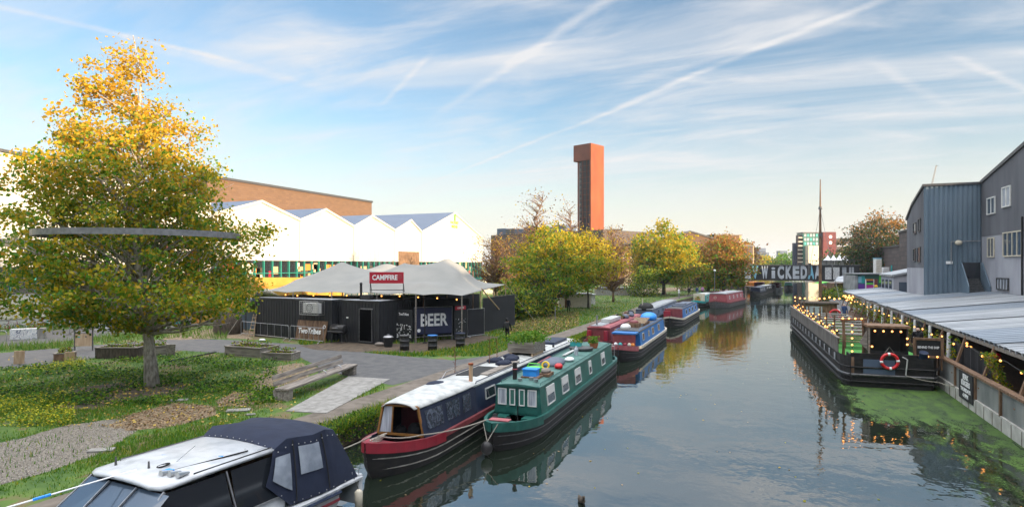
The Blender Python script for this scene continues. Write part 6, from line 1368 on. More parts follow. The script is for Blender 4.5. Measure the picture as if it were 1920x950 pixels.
# --- white cabin cruiser with navy canopy (bottom left)
cz = R_(3.5)      # stern swings slightly out
CR = thing('cabin_cruiser', 'white cabin cruiser with a navy canvas cockpit canopy at lower left', 'cabin cruiser', (-11.35, 8.9, 0), -cz)
def ch(y): # half beam along the hull, bow at -y
    k = min(1, max(0, (y + 6.0) / 3.6)); return 1.56 * (1 - (1 - k) ** 2.2) ** .8 + .04
ysr = [-6, -5.8, -5.4, -4.8, -4, -3, -1.5, 0, 1.5, 2.6, 3.3]
b = MB()
for sd in (-1, 1): b.grid([[(sd * ch(y) * k, y + s_ * max(0, (-2.4 - y) / 3.6), z + .25 * max(0, (-y - 1) / 5)) for y in ysr] for k, s_, z in ((.55, .9, -.3), (.86, .45, .05), (.96, .2, .45), (1.0, 0, .80))])
b._q([(-1.55, 3.3, .8), (1.55, 3.3, .8), (1.4, 3.3, .05), (-1.4, 3.3, .05)], [(0, 1, 2, 3)]); b.build('hull', 'gelcoat', CR, True)
b = MB()
for sd in (-1, 1): b.tube([(sd * (ch(y) + .02), y, .72 + .25 * max(0, (-y - 1) / 5)) for y in ysr], .04, 5)
b.build('rubbing_strake', 'navy', CR)
b = MB()
for sd in (-1, 1): b.grid([[(sd * (ch(y) * .985 + .012), y, .50 + .25 * max(0, (-y - 1) / 5)) for y in ysr[5:]], [(sd * (ch(y) * .99 + .014), y, .58 + .25 * max(0, (-y - 1) / 5)) for y in ysr[5:]]])
b.build('stripe', 'red_paint', CR)
b = MB(); b.grid([[(x * ch(y), y, .80 + .25 * max(0, (-y - 1) / 5) + .04 * (1 - x * x)) for x in np.linspace(-1, 1, 7)] for y in ysr]); b.build('deck', 'gelcoat', CR, True)
# cabin: roof slab 2.9 long, raked windscreen and side windows
rx, zr0, y0c, y1c = 1.17, 2.03, -.85, 1.85
b = MB(); rows = []
for y, w_, dz in ((y0c - .12, .9, -.02), (y0c, .985, 0), (0, 1, .03), (y1c, 1, .03)): rows.append([(x * rx * w_, y + (.10 if abs(x) > .9 and y < -.5 else 0), zr0 + dz + .07 * (1 - x * x)) for x in np.linspace(-1, 1, 11)])
b.grid(rows); o = b.build('cabin_roof', 'gelcoat', CR, True); sm = o.modifiers.new('t', 'SOLIDIFY'); sm.thickness = .06; sm.offset = -1
b = MB()
wbx = 1.36
for sd in (-1, 1):
    b.tube([(sd * wbx, y1c, 1.12), (sd * rx * .98, y1c, zr0 - .03)], .03, 4); b.tube([(sd * wbx, .55, 1.12), (sd * rx * .98, .45, zr0 - .03)], .022, 4); b.tube([(sd * wbx * .98, y0c - 1.05, 1.12), (sd * rx * .95, y0c, zr0 - .03)], .03, 4)
    b.tube([(sd * wbx * .98, y0c - 1.05, 1.12), (sd * wbx, y1c, 1.12)], .025, 4)
for x in (-.42, .42): b.tube([(x * 1.02, y0c - 1.25, 1.12), (x, y0c - .08, zr0 - .03)], .022, 4)
b.tube([(-wbx * .98, y0c - 1.05, 1.12), (-.43, y0c - 1.25, 1.12), (.43, y0c - 1.25, 1.12), (wbx * .98, y0c - 1.05, 1.12)], .028, 4); b.build('window_frame', 'steel', CR)
gl = []
for sd in (-1, 1):
    for a_, c_ in ((y0c, .45), (.55, y1c)): b = MB(); b.quad((sd * wbx, a_ - (1.0 if a_ < 0 else 0), 1.13), (sd * wbx, c_ + .03, 1.13), (sd * rx * .975, c_ - .03, zr0 - .05), (sd * rx * .975, a_ + .02, zr0 - .05)); b.build('side_pane', 'cabin_glass' if 'cabin_glass' in MT else 'glass_dark', CR)
for x0, x1 in ((-wbx * .98, -.43), (-.41, .41), (.43, wbx * .98)):
    k0 = -1.05 if abs(x0) > 1 else -1.25; k1 = -1.05 if abs(x1) > 1 else -1.25; b = MB(); b.quad((x0, y0c + k0, 1.13), (x1, y0c + k1, 1.13), (max(-rx * .95, x1 * .98) if x1 > 0 else x1, y0c - .04, zr0 - .05), (max(-rx * .95, x0 * .98), y0c - .04, zr0 - .05)); b.build('windscreen_pane', 'glass_blue', CR)
MB().box(-wbx + .03, wbx - .03, y0c - 1.0, y1c, .82, 1.1).build('cabin_side', 'gelcoat', CR, bevel=.03)
MB().box(-.6, -.2, -.2, .3, 1.1, 1.5).build('cabin_seat', 'brown_wood', CR); MB().box(.3, .9, .9, 1.5, 1.1, 1.45).build('cabin_table', 'brown_wood', CR)
MB().box(-1.0, 1.0, y1c + .02, y1c + .06, .9, 1.95).build('bulkhead', 'brown_wood', CR)
# forward cabin trunk
b = MB(); b.grid([[(x * w_, y, z + .05 * (1 - x * x)) for x in np.linspace(-1, 1, 7)] for y, w_, z in ((-4.9, .45, .98), (-4.6, .7, 1.12), (-2.4, 1.12, 1.14), (-1.7, 1.25, 1.13))]); b.build('foredeck_trunk', 'gelcoat', CR, True)
# roof fittings
MB().box(-.25, .55, .9, 1.3, zr0 + .10, zr0 + .125).build('hatch', 'dark_glass_green' if 0 else 'brown_wood', CR); MB().box(-.1, .95, 1.4, 1.95, zr0 + .09, zr0 + .115).build('hatch', 'glass_blue', CR)
for x in (-1.1,): MB().tube([(x, -.3, zr0 + .06), (x, -.3, zr0 + .12), (x, 1.9, zr0 + .12), (x, 1.9, zr0 + .06)], .012, 5).build('grab_rail', 'dark_steel', CR)
MB().tube([(1.05, -.2, zr0 + .06), (1.05, -.2, zr0 + .11), (1.05, 1.9, zr0 + .11), (1.05, 1.9, zr0 + .06)], .016, 5).build('grab_rail', 'rubber', CR)
for x, y in ((.62, -.45), (.8, -.4), (.98, -.36)):
    MB().tube([(x, y - .14, zr0 + .16), (x, y + .1, zr0 + .14)], [.065, .03], 10).build('searchlight', 'foil', CR)
b = MB(); b.loop((.2, -.25, zr0 + .16), (1, 0, .2), (0, 1, .1), .11, .018, 14, 5); b.tube([(.2, -.25, zr0 + .06), (.2, -.25, zr0 + .14)], .05, 8); b.build('compass', 'rubber', CR)
for x, y in ((-.85, -.55), (.05, -.45)): MB().tube([(x, y, zr0 + .05), (x, y, zr0 + .28)], [.03, .015], 6).build('mast_light', 'dark_steel', CR)
MB().tube([(.15, -.1, zr0 + .05), (.35, .35, zr0 + .42)], .006, 4).build('aerial', 'steel', CR)
o = put('boat_hook', 'white and blue boat hook lying across the cruiser roof', 'boat hook', CR, (0, 0, zr0 + .13)); MB().tube([(-.55, .2, 0), (.75, .75, .0)], .014, 5).build('shaft', 'sign_white', o)
for t_ in (.02, .16, .36, .9): MB().tube([(-.55 + 1.3 * t_, .2 + .55 * t_, 0), (-.55 + 1.3 * (t_ + .07), .2 + .55 * (t_ + .07), .0)], .022, 6).build('grip', 'bright_blue', o)
o = put('deck_brush', 'black and blue long handled brush lying along the cruiser roof edge', 'brush', CR, (0, 0, zr0 + .12)); MB().tube([(.55, -.3, 0), (.9, 1.2, .03)], .018, 5).build('shaft', 'rubber', o); MB().box(.45, .62, -.45, -.3, -.02, .04).build('head', 'bright_blue', o)
o = put('mop_pole', 'long white and blue mop pole sticking out over the cruiser bow', 'mop', CR, (0, 0, zr0 + .12)); MB().tube([(-.1, -.6, .02), (-1.0, -3.4, -.25)], .016, 5).build('shaft', 'sign_white', o); MB().tube([(-.52, -1.9, -.105), (-.6, -2.15, -.13)], .026, 6).build('grip', 'bright_blue', o); MB().ball((-1.02, -3.5, -.27), .12, 8, 6).build('mop_head', 'teal_paint', o)
# navy canopy over the cockpit
ca0, ca1, ca2 = y1c - .22, 3.05, 3.5
ztop = 2.22
def carow(y, w_, z, drop, k=9): return [(x * w_, y, z + .10 * (1 - abs(x) ** 2.4)) for x in np.linspace(-1, 1, k)]
b = MB(); b.grid([carow(ca0, rx * 1.0, zr0 + .07, 0), carow(ca0 + .35, rx * 1.04, zr0 + .26, 0), carow(2.75, rx * 1.07, ztop - .03, 0), carow(3.15, rx * 1.07, ztop, 0), carow(ca2, rx * 1.02, ztop - .10, 0)]); o = b.build('canopy_top', 'canvas_navy', CR, True)
b = MB()
for sd in (-1, 1):
    tps = [Vector((sd * rx * 1.0, ca0, zr0 + .07)), Vector((sd * rx * 1.04, ca0 + .35, zr0 + .26)), Vector((sd * rx * 1.07, 2.75, ztop - .03)), Vector((sd * rx * 1.07, 3.15, ztop)), Vector((sd * rx * 1.02, ca2, ztop - .1))]
    bts = [Vector((sd * 1.34, ca0 - .35, 1.45)), Vector((sd * 1.44, ca0 + .25, .86)), Vector((sd * 1.52, 2.75, .84)), Vector((sd * 1.52, 3.2, .84)), Vector((sd * 1.46, 4.1, .82))]
    b.grid([[t_.lerp(q_, k / 5) + Vector((sd * .03 * math.sin(math.pi * k / 5), 0, 0)) for k in range(6)] for t_, q_ in zip(tps, bts)])
b.grid([[Vector((x * rx * 1.02, ca2, ztop - .1 + .10 * (1 - abs(x) ** 2.4))), Vector((x * 1.46, 4.1, .82))] for x in np.linspace(-1, 1, 9)]); b.build('canopy_sides', 'canvas_navy', CR)
def cside(y, t_, sd=1, off=.03):
    xs = [ca0, ca0 + .35, 2.75, 3.15, ca2]; tops = [(1.0, zr0 + .07, ca0), (1.04, zr0 + .26, ca0 + .35), (1.07, ztop - .03, 2.75), (1.07, ztop, 3.15), (1.02, ztop - .1, ca2)]
    tx = np.interp(y, xs, [t[0] for t in tops]) * rx; tz = np.interp(y, xs, [t[1] for t in tops]); bx = np.interp(y, xs, [1.34, 1.44, 1.52, 1.52, 1.46]); bz = np.interp(y, xs, [1.45, .86, .84, .84, .82]); by = np.interp(y, xs, [ca0 - .35, ca0 + .25, 2.75, 3.2, 4.1])
    return Vector((sd * (tx + (bx - tx) * t_ + off + .03 * math.sin(math.pi * t_)), y + (by - y) * t_, tz + (bz - tz) * t_))
for sd in (-1, 1):
    for y0_, y1_, t0, t1 in ((ca0 + .06, ca0 + .38, .22, .78), (ca0 + .62, 2.86, .14, .58)):
        b = MB(); b.grid([[cside(y, t_, sd) for t_ in np.linspace(t0, t1, 4)] for y in np.linspace(y0_, y1_, 4)]); b.build('clear_panel', 'clear_plastic', CR)
    for y in (ca0 + .48, 2.98): MB().tube([cside(y, t_, sd, .035) for t_ in np.linspace(.03, .97, 6)], .014, 4).build('zip', 'rubber', CR)
    b = MB()
    for y in np.linspace(ca0 + .1, ca2, 11): b.ball(cside(y, .1, sd, .045), .014, 5, 4)
    for y in np.linspace(ca0 + .2, ca2, 9): b.ball(cside(y, .96, sd, .045), .014, 5, 4)
    b.build('studs', 'foil', CR)
b = MB()
for x in np.linspace(-.95, .95, 12): b.ball((x * rx, ca0 + .02, zr0 + .10 + .10 * (1 - abs(x) ** 2.4)), .014, 5, 4)
b.build('studs', 'foil', CR)
MB().box(-1.5, 1.5, 4.1, 4.25, .1, .86).build('transom', 'gelcoat', CR, bevel=.03); MB().box(-1.56, 1.56, 3.25, 4.2, .74, .82).build('aft_deck', 'gelcoat', CR, bevel=.02)
for y in (3.9, 4.15): MB().tube([(1.45, y, .84), (1.45, y, .98), (1.3, y, .98)], .014, 5).build('cleat', 'steel', CR)
o = put('hull_fender', 'cream sausage fender hanging at the cruiser stern corner', 'fender', CR, (1.66, 3.9, .35)); MB().lathe(0, 0, [(-.26, .02), (-.22, .09), (.18, .1), (.24, .03)], 12).build('body', 'cream', o, True); MB().tube([(0, 0, .22), (-.15, 0, .5)], .01, 4).build('line', 'rubber', o)
b = MB()
for sd in (-1, 1): b.tube([(sd * .2, -5.9, 1.1), (sd * .25, -5.8, 1.5), (sd * .9, -4.6, 1.5), (sd * 1.3, -3.4, 1.45), (sd * 1.42, -2.6, 1.0)], .014, 5)
b.build('pulpit_rail', 'steel', CR)
# ================================================================ BARGE
g0, g1 = atz(1581, 723, 0), atz(1499, 644, 0); bh_ = heading(g0, (2.55, 53.5, 0))
LBG = 33.0; BW = 4.3
BG = thing('dutch_barge', 'long black barge bar strung with fairy lights at the right quay', 'barge', (g0.x, g0.y, 0), bh_)     # origin: near left corner of the stern; x to the right, y away
def bwid(y, s):
    """left (s=0) and right (s=1) side of the hull outline"""
    k = max(0, (y - (LBG - 5)) / 5); c = BW / 2; half = c * (1 - k ** 2.2 * .95); k0 = max(0, 1 - y / .9); half -= .35 * k0 ** 2
    return c - half if s == 0 else c + half
ysb = [0, .15, .4, .9, 3, 6, 10, 14, 18, 22, 26, LBG - 5, LBG - 3.5, LBG - 2, LBG - 1, LBG - .3, LBG]
hs = lambda y: 1.55 + .25 * max(0, 1 - y / 5) ** 2 * 0 + .5 * max(0, (y - (LBG - 7)) / 7) ** 2
b = MB()
for s in (0, 1): b.grid([[(bwid(y, s) + (0.0 if z > .2 else (.12 if s == 0 else -.12)), y, z if z < 1.5 else hs(y)) for y in ysb] for z in (-.4, .1, .55, 1.0, 2.0)])
x0, x1 = bwid(0, 0), bwid(0, 1)
b._q([(x, 0, z) for z in (-.4, .1, .55, 1.0, 1.55) for x in (x0, x1)], [(0, 1, 3, 2), (2, 3, 5, 4), (4, 5, 7, 6), (6, 7, 9, 8)]); b.build('hull', 'hull_black', BG)
for z, t_ in ((.62, .07), (.28, .05), (1.0, .05)):
    b = MB()
    for s in (0, 1): b.tube([(bwid(y, s) + (-.03 if s == 0 else .03), y, z) for y in ysb], t_, 6)
    b.tube([(x0, -.03, z), (x1, -.03, z)], t_, 6); b.build('rubbing_strake', 'dark_steel' if z == .62 else 'hull_black', BG)
b = MB(); b.grid([[(bwid(y, 0) + .1, y, 1.25) for y in ysb], [(bwid(y, 1) - .1, y, 1.25) for y in ysb]]); b.build('deck', 'turf', BG)
MB().box(x0 + .55, x0 + 1.95, -.035, -.005, .7, 1.42).build('hull_plate', 'blue_grey_plate' if 'blue_grey_plate' in MT else 'slate_roof', BG); MB().box(x0 + .02, x0 + .14, -.04, -.005, .7, 1.5).build('rusty_plate', 'brown_wood', BG)
# planked bulwark along the left side with light streaks (windows)
b = MB(); b.corr((.03, LBG - 5, 1.5), (0, -1, 0), (0, 0, 1), LBG - 6.6, .75, .30, .045, ((0, 0), (.1, 0), (.14, 1), (.96, 1))); b.build('bulwark', 'bulwark_wood', BG)
MB().box(-.05, .07, 1.5, LBG - 5, 2.25, 2.32).build('bulwark_rail', 'weathered_wood', BG)
for y in np.arange(2.2, 25, 1.9): MB().box(-.05, -.031, y, y + .42, .95, 1.4).build('hull_window', 'shed_metal', BG)
MB().box(x0 + .0, x0 + .06, .3, 1.3, .8, 1.6).build('vent_panel', 'rubber', BG)
# benches with white tops across the turf deck, and roof bars
for i in range(8):
    o = put('slatted_table', 'pale slatted table on the barge deck, number ' + ('one', 'two', 'three', 'four', 'five', 'six', 'seven', 'eight')[i] + ' from the near end', 'table', BG, (2.2, 6.0 + i * 2.3, 1.25), 0, 'pale tables along the barge deck')
    MB().box(-1.5, 1.5, -.35, -.02, .80, .86).box(-1.5, 1.5, .02, .35, .80, .86).build('tabletop', 'table_wood', o)
    for x in (-1.2, 1.2): MB().box(x - .05, x + .05, -.3, .3, 0, .80).build('leg', 'brown_wood', o)
    for yb_ in (-.62, .62): MB().box(-1.5, 1.5, yb_ - .12, yb_ + .12, .42, .46).build('bench_seat', 'brown_wood', o)
# rustic posts and arch at the near left, dark bar hut, sign, hut at the bow
ar = put('timber_arch', 'rough timber arch hung with bulbs at the barge near left corner', 'arch', BG, (.35, 2.2, 1.2))
for x in (.0, .95): MB().tube([(x, 0, 0), (x + .03, 0, 1.0), (x, 0, 2.05)], .075, 7).build('post', 'brown_wood', ar)
MB().tube([(-.15, 0, 2.0), (1.1, 0, 2.08)], .08, 7).build('lintel', 'brown_wood', ar)
b = MB(); b.prism([(1.75, 1.15), (2.25, 1.3), (2.1, 1.5), (1.7, 1.45)], 0, .001); 
hut = put('bar_hut', 'open fronted black bar hut edged with bulbs on the barge stern', 'bar hut', BG, (1.35, .9, 1.2))
MB().box(0, 1.75, 1.3, 1.4, .15, 1.75).box(0, .08, 0, 1.3, .15, 1.75).box(1.67, 1.75, 0, 1.3, .15, 1.75).build('wall', 'black_metal', hut)
MB().box(-.08, 1.83, -.1, 1.5, 1.75, 1.86).build('roof', 'brown_wood', hut); MB().box(.08, 1.67, 0, .1, .15, .55).build('counter', 'black_metal', hut); MB().box(-.06, .02, -.05, .03, 0, 1.75).build('corner_post', 'weathered_wood', hut)
MB().extr([(-.08, .02, .55), (-.45, .02, .95), (-.1, .02, 1.6)], (0, .05, 0)).build('side_flap', 'faded_wood' if 'faded_wood' in MT else 'weathered_wood', hut)
sgn = put('ship_sign', 'black sign in a lit timber frame beside the barge bar hut', 'sign', BG, (3.35, .55, 1.55))
MB().box(0, 1.05, 0, .04, .12, .9).build('panel', 'chalk', sgn)
b = MB(); b.frame((.52, -.02, .5), (1, 0, 0), (0, 0, 1), 1.3, 1.0, .12, .1); b.build('frame', 'brown_wood', sgn); MB().box(-.1, -.02, 0, .08, -.6, 0).box(1.06, 1.14, 0, .08, -.6, 0).build('leg', 'brown_wood', sgn)
text('lettering', 'BEHIND THE SHIP', .16, 'sign_white', sgn, (.52, -.012, .52), (1, 0, 0), (0, 0, 1), .004, .002, wid=.92)
bk_ = put('steel_bulkhead', 'dark stern bulkhead with fittings on the barge', 'bulkhead', BG, (.4, .35, 1.55))
MB().box(0, 3.4, 0, .12, -.3, .12).build('coaming', 'hull_black', bk_); MB().tube([(3.2, .0, .0), (3.2, -.12, .3)], .2, 12).build('tank', 'navy', bk_)
# lifebuoy
lbx, lbz = 2.05, 1.38
lbo = put('lifebuoy', 'red and white lifebuoy hanging on the barge stern', 'lifebuoy', BG, (lbx, -.12, lbz))
n_, mm = 28, 8; b = MB(); b.loop((0, 0, 0), (1, 0, 0), (0, 0, 1), .36, .075, n_, mm); o = b.build('ring', 'red_shiny', lbo, True)
for a in (0.1, 1.67, 3.24, 4.81): b = MB(); b.tube([(.36 * math.cos(a + t_), 0, .36 * math.sin(a + t_)) for t_ in (-.14, 0, .14)], .082, 10); b.build('white_band', 'sign_white', lbo, True)
MB().tube([(-.3, .02, .25), (0, .06, .72), (.3, .02, .25)], .012, 4).build('line', 'rope', lbo)
hk = MB().tube([(2.75, -.08, .72), (2.82, -.1, 1.5), (2.6, -.08, 1.62)], .03, 6).build('davit_pipe', 'white_roof', BG)
rope('white rope sagging from the barge stern to the quay', [bw(BG, (2.75, -.1, .72)), bw(BG, (4.1, -.3, .5)), (8.0, g0.y - 1.5, .62)], .02, .06)
# mast and rigging
mp_ = atv(1538, 545, 66).x; M0 = Matrix.Rotation(-bh_, 4, 'Z') @ (Vector((mp_, 66, 0)) - Vector((g0.x, g0.y, 0)))
mh = atd(1540, 336, 66 / ray(1540, 336).y).z
MB().tube([(M0.x, M0.y, 1), (M0.x, M0.y, mh * .62), (M0.x, M0.y, mh)], [.17, .13, .04], 10).build('mast', 'brown_wood', BG)
for z in (.62, .80): MB().cyl(M0.x, M0.y, mh * z, mh * z + .25, .2, .14, 10).build('mast_band', 'dark_steel', BG)
for dx, dy in ((-1.7, -.5), (1.8, -.5), (0, -13), (.3, 3)): MB().tube([(M0.x + dx, M0.y + dy, 1.8), (M0.x, M0.y, mh * .8)], .018, 4).build('stay', 'dark_steel', BG)
MB().tube([(M0.x - 1.0, M0.y - .2, mh * .36), (M0.x - .92, M0.y - .2, mh * .44)], .13, 6).build('pennant', 'dark_steel', BG)
wl = put('deck_house', 'dark deckhouse with a pale window at the far end of the barge', 'deckhouse', BG, (.9, 26.0, 1.3)); MB().box(0, 2.7, 0, 2.4, 0, 1.35).build('wall', 'brown_wood', wl); MB().box(-.15, 2.85, -.15, 2.5, 1.35, 1.48).build('roof', 'dark_bark', wl); MB().box(.2, 1.5, -.05, -.01, .4, 1.15).build('window', 'glass_curtain', wl)
lb2 = put('lifebuoy', 'faded red lifebuoy fixed to the deckhouse at the barge far end', 'lifebuoy', BG, (3.4, 25.7, 1.75)); b = MB(); b.loop((0, 0, 0), (1, 0, 0), (0, 0, 1), .42, .1, 20, 6); b.build('ring', 'red_shiny', lb2, True); MB().tube([(.0, 0, -.9), (0, 0, -.4)], .05, 6).build('post', 'brown_wood', lb2)

# fairy lights: strings hang from posts along both sides
bulb_me = None
def lights(label, pts, n, parent_R=None, r_=.042, sag=.0, wire=True, grp='strings of fairy lights'):
    global bulb_me
    P = [Vector(p) for p in pts]; o = thing('fairy_lights', label, 'string lights', P[0], 0, grp); D = [0]
    for a_, b_ in zip(P, P[1:]): D.append(D[-1] + (b_ - a_).length)
    path = []
    for i in range(n * 3 + 1):
        s = D[-1] * i / (n * 3); k = max(j for j in range(len(D)) if D[j] <= s + 1e-6); k = min(k, len(P) - 2); f = (s - D[k]) / max(1e-6, D[k + 1] - D[k]); path.append(P[k].lerp(P[k + 1], f) - Vector((0, 0, sag * 4 * f * (1 - f))) - P[0])
    if wire: MB().tube(path, .012, 3).build('wire', 'rubber', o)
    if bulb_me is None: b = MB(); b.ball((0, 0, 0), 1, 8, 6); bo_ = b.build('bulb', 'bulb', o); bulb_me = bo_.data; bo_.location = path[1]; bo_.scale = (r_,) * 3
    for i in range(n):
        q = path[min(len(path) - 1, i * 3 + 1)]; c = bpy.data.objects.new('bulb', bulb_me); COL.objects.link(c); c.parent = o; c.location = q - Vector((0, 0, .05)); c.scale = (r_,) * 3
    return o
# posts along the barge's left rail, light strings between and wound round them
rr = random.Random(12); py_ = [3.6, 6.6, 9.4, 12.4, 15.4, 18.6, 21.6, 24.5]
for i, y in enumerate(py_):
    hh = rr.uniform(.9, 1.35); o = put('light_post', 'rustic post wound with warm bulbs on the barge left rail, ' + ('nearest', 'second', 'third', 'fourth', 'fifth', 'sixth', 'seventh', 'farthest')[i] + (' one' if i in (0, 7) else ' from the near end'), 'post', BG, (.1, y, 2.25), 0, 'posts along the barge left rail')
    MB().tube([(0, 0, 0), (.03, 0, hh)], .05, 6).build('stake', 'brown_wood', o)
    q = [bw(BG, (.1 + .1 * math.cos(k * 1.3), y + .14 * math.sin(k * 1.3), 2.2 + k * hh / 12)) for k in range(13)]; lights('bulbs wound round the ' + ('nearest', 'second', 'third', 'fourth', 'fifth', 'sixth', 'seventh', 'farthest')[i] + ' post of the barge left rail', q, 5, r_=.04)
lights('long string of warm bulbs along the barge left bulwark', [bw(BG, (.05, y, 2.45 if k % 2 else 2.8)) for k, y in enumerate(np.linspace(2, 26, 17))], 28, sag=.12)
lights('string of warm bulbs across the far end of the barge', [bw(BG, (x, 27.6, 3.25)) for x in (.2, 1.8, 3.2, 4.3)], 10, sag=.14, r_=.08)
lights('string of bulbs down the inner post of the timber arch', [bw(BG, (.75, 2.05, z)) for z in (3.1, 2.2, 1.35)], 5, r_=.05)
lights('bulbs over the timber arch lintel', [bw(BG, (x, 2.05, 3.35)) for x in (.2, .8, 1.4)], 4, r_=.05)
lights('four bulbs under the bar hut roof edge', [bw(BG, (x, .78, 2.84)) for x in (1.45, 2.2, 3.0)], 4, r_=.05, wire=False)
lights('two bulbs up the right side of the bar hut', [bw(BG, (3.02, .78, z)) for z in (2.6, 2.0)], 2, r_=.05, wire=False)
lights('single bulb at the lower left of the bar hut', [bw(BG, (1.45, .78, z)) for z in (2.05, 2.0)], 1, r_=.05, wire=False)
lights('three bulbs under the ship sign', [bw(BG, (x, .45, 1.68)) for x in (3.3, 3.85, 4.5)], 3, r_=.045, wire=False)
lights('string of bulbs along the terrace roof edge', [(ER - .35, y, 2.62) for y in np.linspace(24, 84, 14)], 28, sag=.18, r_=.045)
lights('cluster of bulbs at the far end of the terrace roof', [(ER - .5 + .4 * math.sin(k * 2.1), 74 + k * .4, 2.1 + .9 * abs(math.sin(k * 1.7))) for k in range(10)], 20, r_=.07)
lights('ring of bulbs under the terrace roof behind the ship sign', [(ER + .1 + .0, 35.2 + 1.1 * math.cos(a), 2.05 + .5 * math.sin(a)) for a in np.linspace(0, 5.6, 8)], 8, r_=.055)

# ================================================================ TERRACE under the lean-to
def garland(label, u, v, lean=.55, seed=1, z0=.6, H=1.9):
    o = thing('ivy_post', label, 'post', (u, v, .55), 0, 'slanting ivy wound posts of the terrace'); MB().slab((.0, 0, H * .5), (0, 1, 0), (-.25, lean * .5, 1), .26, H * 1.1, .10).build('post', 'brown_wood', o)
    r_ = np.random.default_rng(seed); n = 700; t_ = r_.random(n) ** .8; P_ = np.column_stack([-.25 * (t_ - .5) * H + r_.normal(size=n) * .12, lean * .5 * (t_ - .5) * H + r_.normal(size=n) * .2, .35 + t_ * (H - .2)]); cloud_mesh('ivy', leaves(r_, P_, .10), ['leaf_green', 'leaf_olive', 'leaf_yellow'], r_.choice(3, n, p=[.4, .4, .2]), o); return o
garland('ivy wound slanting post, farthest, right of the ship sign', 8.55, 30.3, .7, 1); garland('ivy wound slanting post in the middle of the terrace', 8.55, 25.6, .7, 2); garland('ivy wound slanting post nearest the picture edge', 8.55, 21.2, .7, 3)
r_ = random.Random(6)
for i, (u, v, lab) in enumerate(((10.3, 27.8, 'brown picnic table left on the terrace'), (10.6, 24.3, 'brown picnic table in the middle of the terrace'), (10.2, 21.3, 'brown picnic table nearest the right edge'), (11.2, 31.6, 'dark picnic table at the terrace back behind the far ivy post'))):
    if i == 0:
        pt = thing('picnic_table', lab, 'picnic table', (u, v, .5), .1, 'picnic tables on the terrace')
        MB().box(-.4, .4, -.9, .9, .72, .77).build('tabletop', 'faded_red_wood' if 'faded_red_wood' in MT else 'brown_wood', pt, bevel=.01)
        for x in (-.75, .75): MB().box(x - .14, x + .14, -.9, .9, .42, .46).build('seat', 'brown_wood', pt)
        for y in (-.6, .6): b = MB(); b.tube([(-.75, y, 0), (-.25, y, .72)], .04, 4).tube([(.75, y, 0), (.25, y, .72)], .04, 4).tube([(-.8, y, .4), (.8, y, .4)], .035, 4); b.build('trestle', 'brown_wood', pt)
    else: dup(pt, (u, v, .5), (.1, -.05, .2, 0)[i], lab)
MB2 = tag(MB().quad((8.36, 16, .512), (15.5, 16, .512), (15.5, 86, .512), (8.36, 86, .512)).build('terrace_floor', 'brown_wood'), kind='structure')
for i, (u, v, z, lab) in enumerate(((8.9, 27.4, 2.2, 'red paper lantern under the terrace roof, leftmost'), (8.9, 26.5, 2.05, 'red paper lantern beside the middle ivy post'), (9.6, 22.5, 1.35, 'red lantern low on the right terrace table'), (8.9, 31.6, 2.35, 'red lantern right above the ship sign'))):
    o = thing('red_lantern', lab, 'lantern', (u, v, z), 0, 'red lanterns under the terrace roof'); MB().ball((0, 0, 0), .13, 10, 8, (1, 1, 1.1)).build('shade', 'red_shiny', o, True); MB().cyl(0, 0, .13, .3, .008, None, 4).build('cord', 'rubber', o)
# hanging wreath, planters and white bottles at the terrace edge
for i in range(13):
    v = 36.5 + i * 3.4; o = thing('hanging_plant', 'leafy hanging plant under the terrace edge, ' + ('nearest', 'second', 'third', 'fourth', 'fifth', 'sixth', 'seventh', 'eighth', 'ninth', 'tenth', 'eleventh', 'twelfth', 'farthest')[i] + ' along the barge', 'hanging plant', (8.6, v, 1.9), 0, 'hanging plants along the terrace edge')
    rn = np.random.default_rng(i); n = 170; P_ = np.column_stack([rn.normal(size=n) * .16, rn.normal(size=n) * .35, rn.normal(size=n) * .32]); cloud_mesh('foliage', leaves(rn, P_, .16), ['leaf_green', 'leaf_olive', 'leaf_yellow'], rn.choice(3, n, p=[.5, .35, .15]), o); MB().box(-.1, .1, -.3, .3, -.75, -.5).build('trough', 'brown_wood', o)
for i in range(8):
    v = 37.4 + i * 3.9; o = thing('wrapped_post', 'white wrapped post under the terrace edge, ' + ('nearest', 'second', 'third', 'fourth', 'fifth', 'sixth', 'seventh', 'farthest')[i] + ' along the barge', 'post', (8.5, v, .55), 0, 'white wrapped posts of the terrace'); MB().tube([(0, 0, 0), (0, 0, 1.0), (0, 0, 2.2)], [.05, .11, .08], 7).build('post', 'cloth_white', o)
q = thing('black_curtain', 'black fabric screen hanging at the terrace end by the ship sign', 'curtain', (8.5, 31.0, .55)); MB().grid([[(.05 * math.sin(k * 1.7), k * .25, z) for z in (0, 1.9)] for k in range(24)]).build('fabric', 'cloth_black', q)
# quayside menu board
qb = thing('menu_board', 'tall black menu board with white lettering fixed to the quay wall', 'sign', (7.985, 0, 0)); p0, p1 = atu(1800, 715, 8.0), atu(1826, 735, 8.0); ya, yb = p0.y, p1.y
MB().box(-.03, .0, yb, ya, .28, 1.48).build('panel', 'chalk', qb)
cy = (ya + yb) / 2
for s_, z, sz, wd in (('JERK', 1.28, .28, .45), ('BURGERS', 1.0, .28, .62), ('THURSDAYS', .72, .2, .72), ('4-9PM', .47, .22, .4)): text('lettering', s_, sz * 1.1, 'sign_white', qb, (-.034, cy, z), (0, -1, 0), (0, 0, 1), .012, .002, wid=wd * (ya - yb) / 1.0)

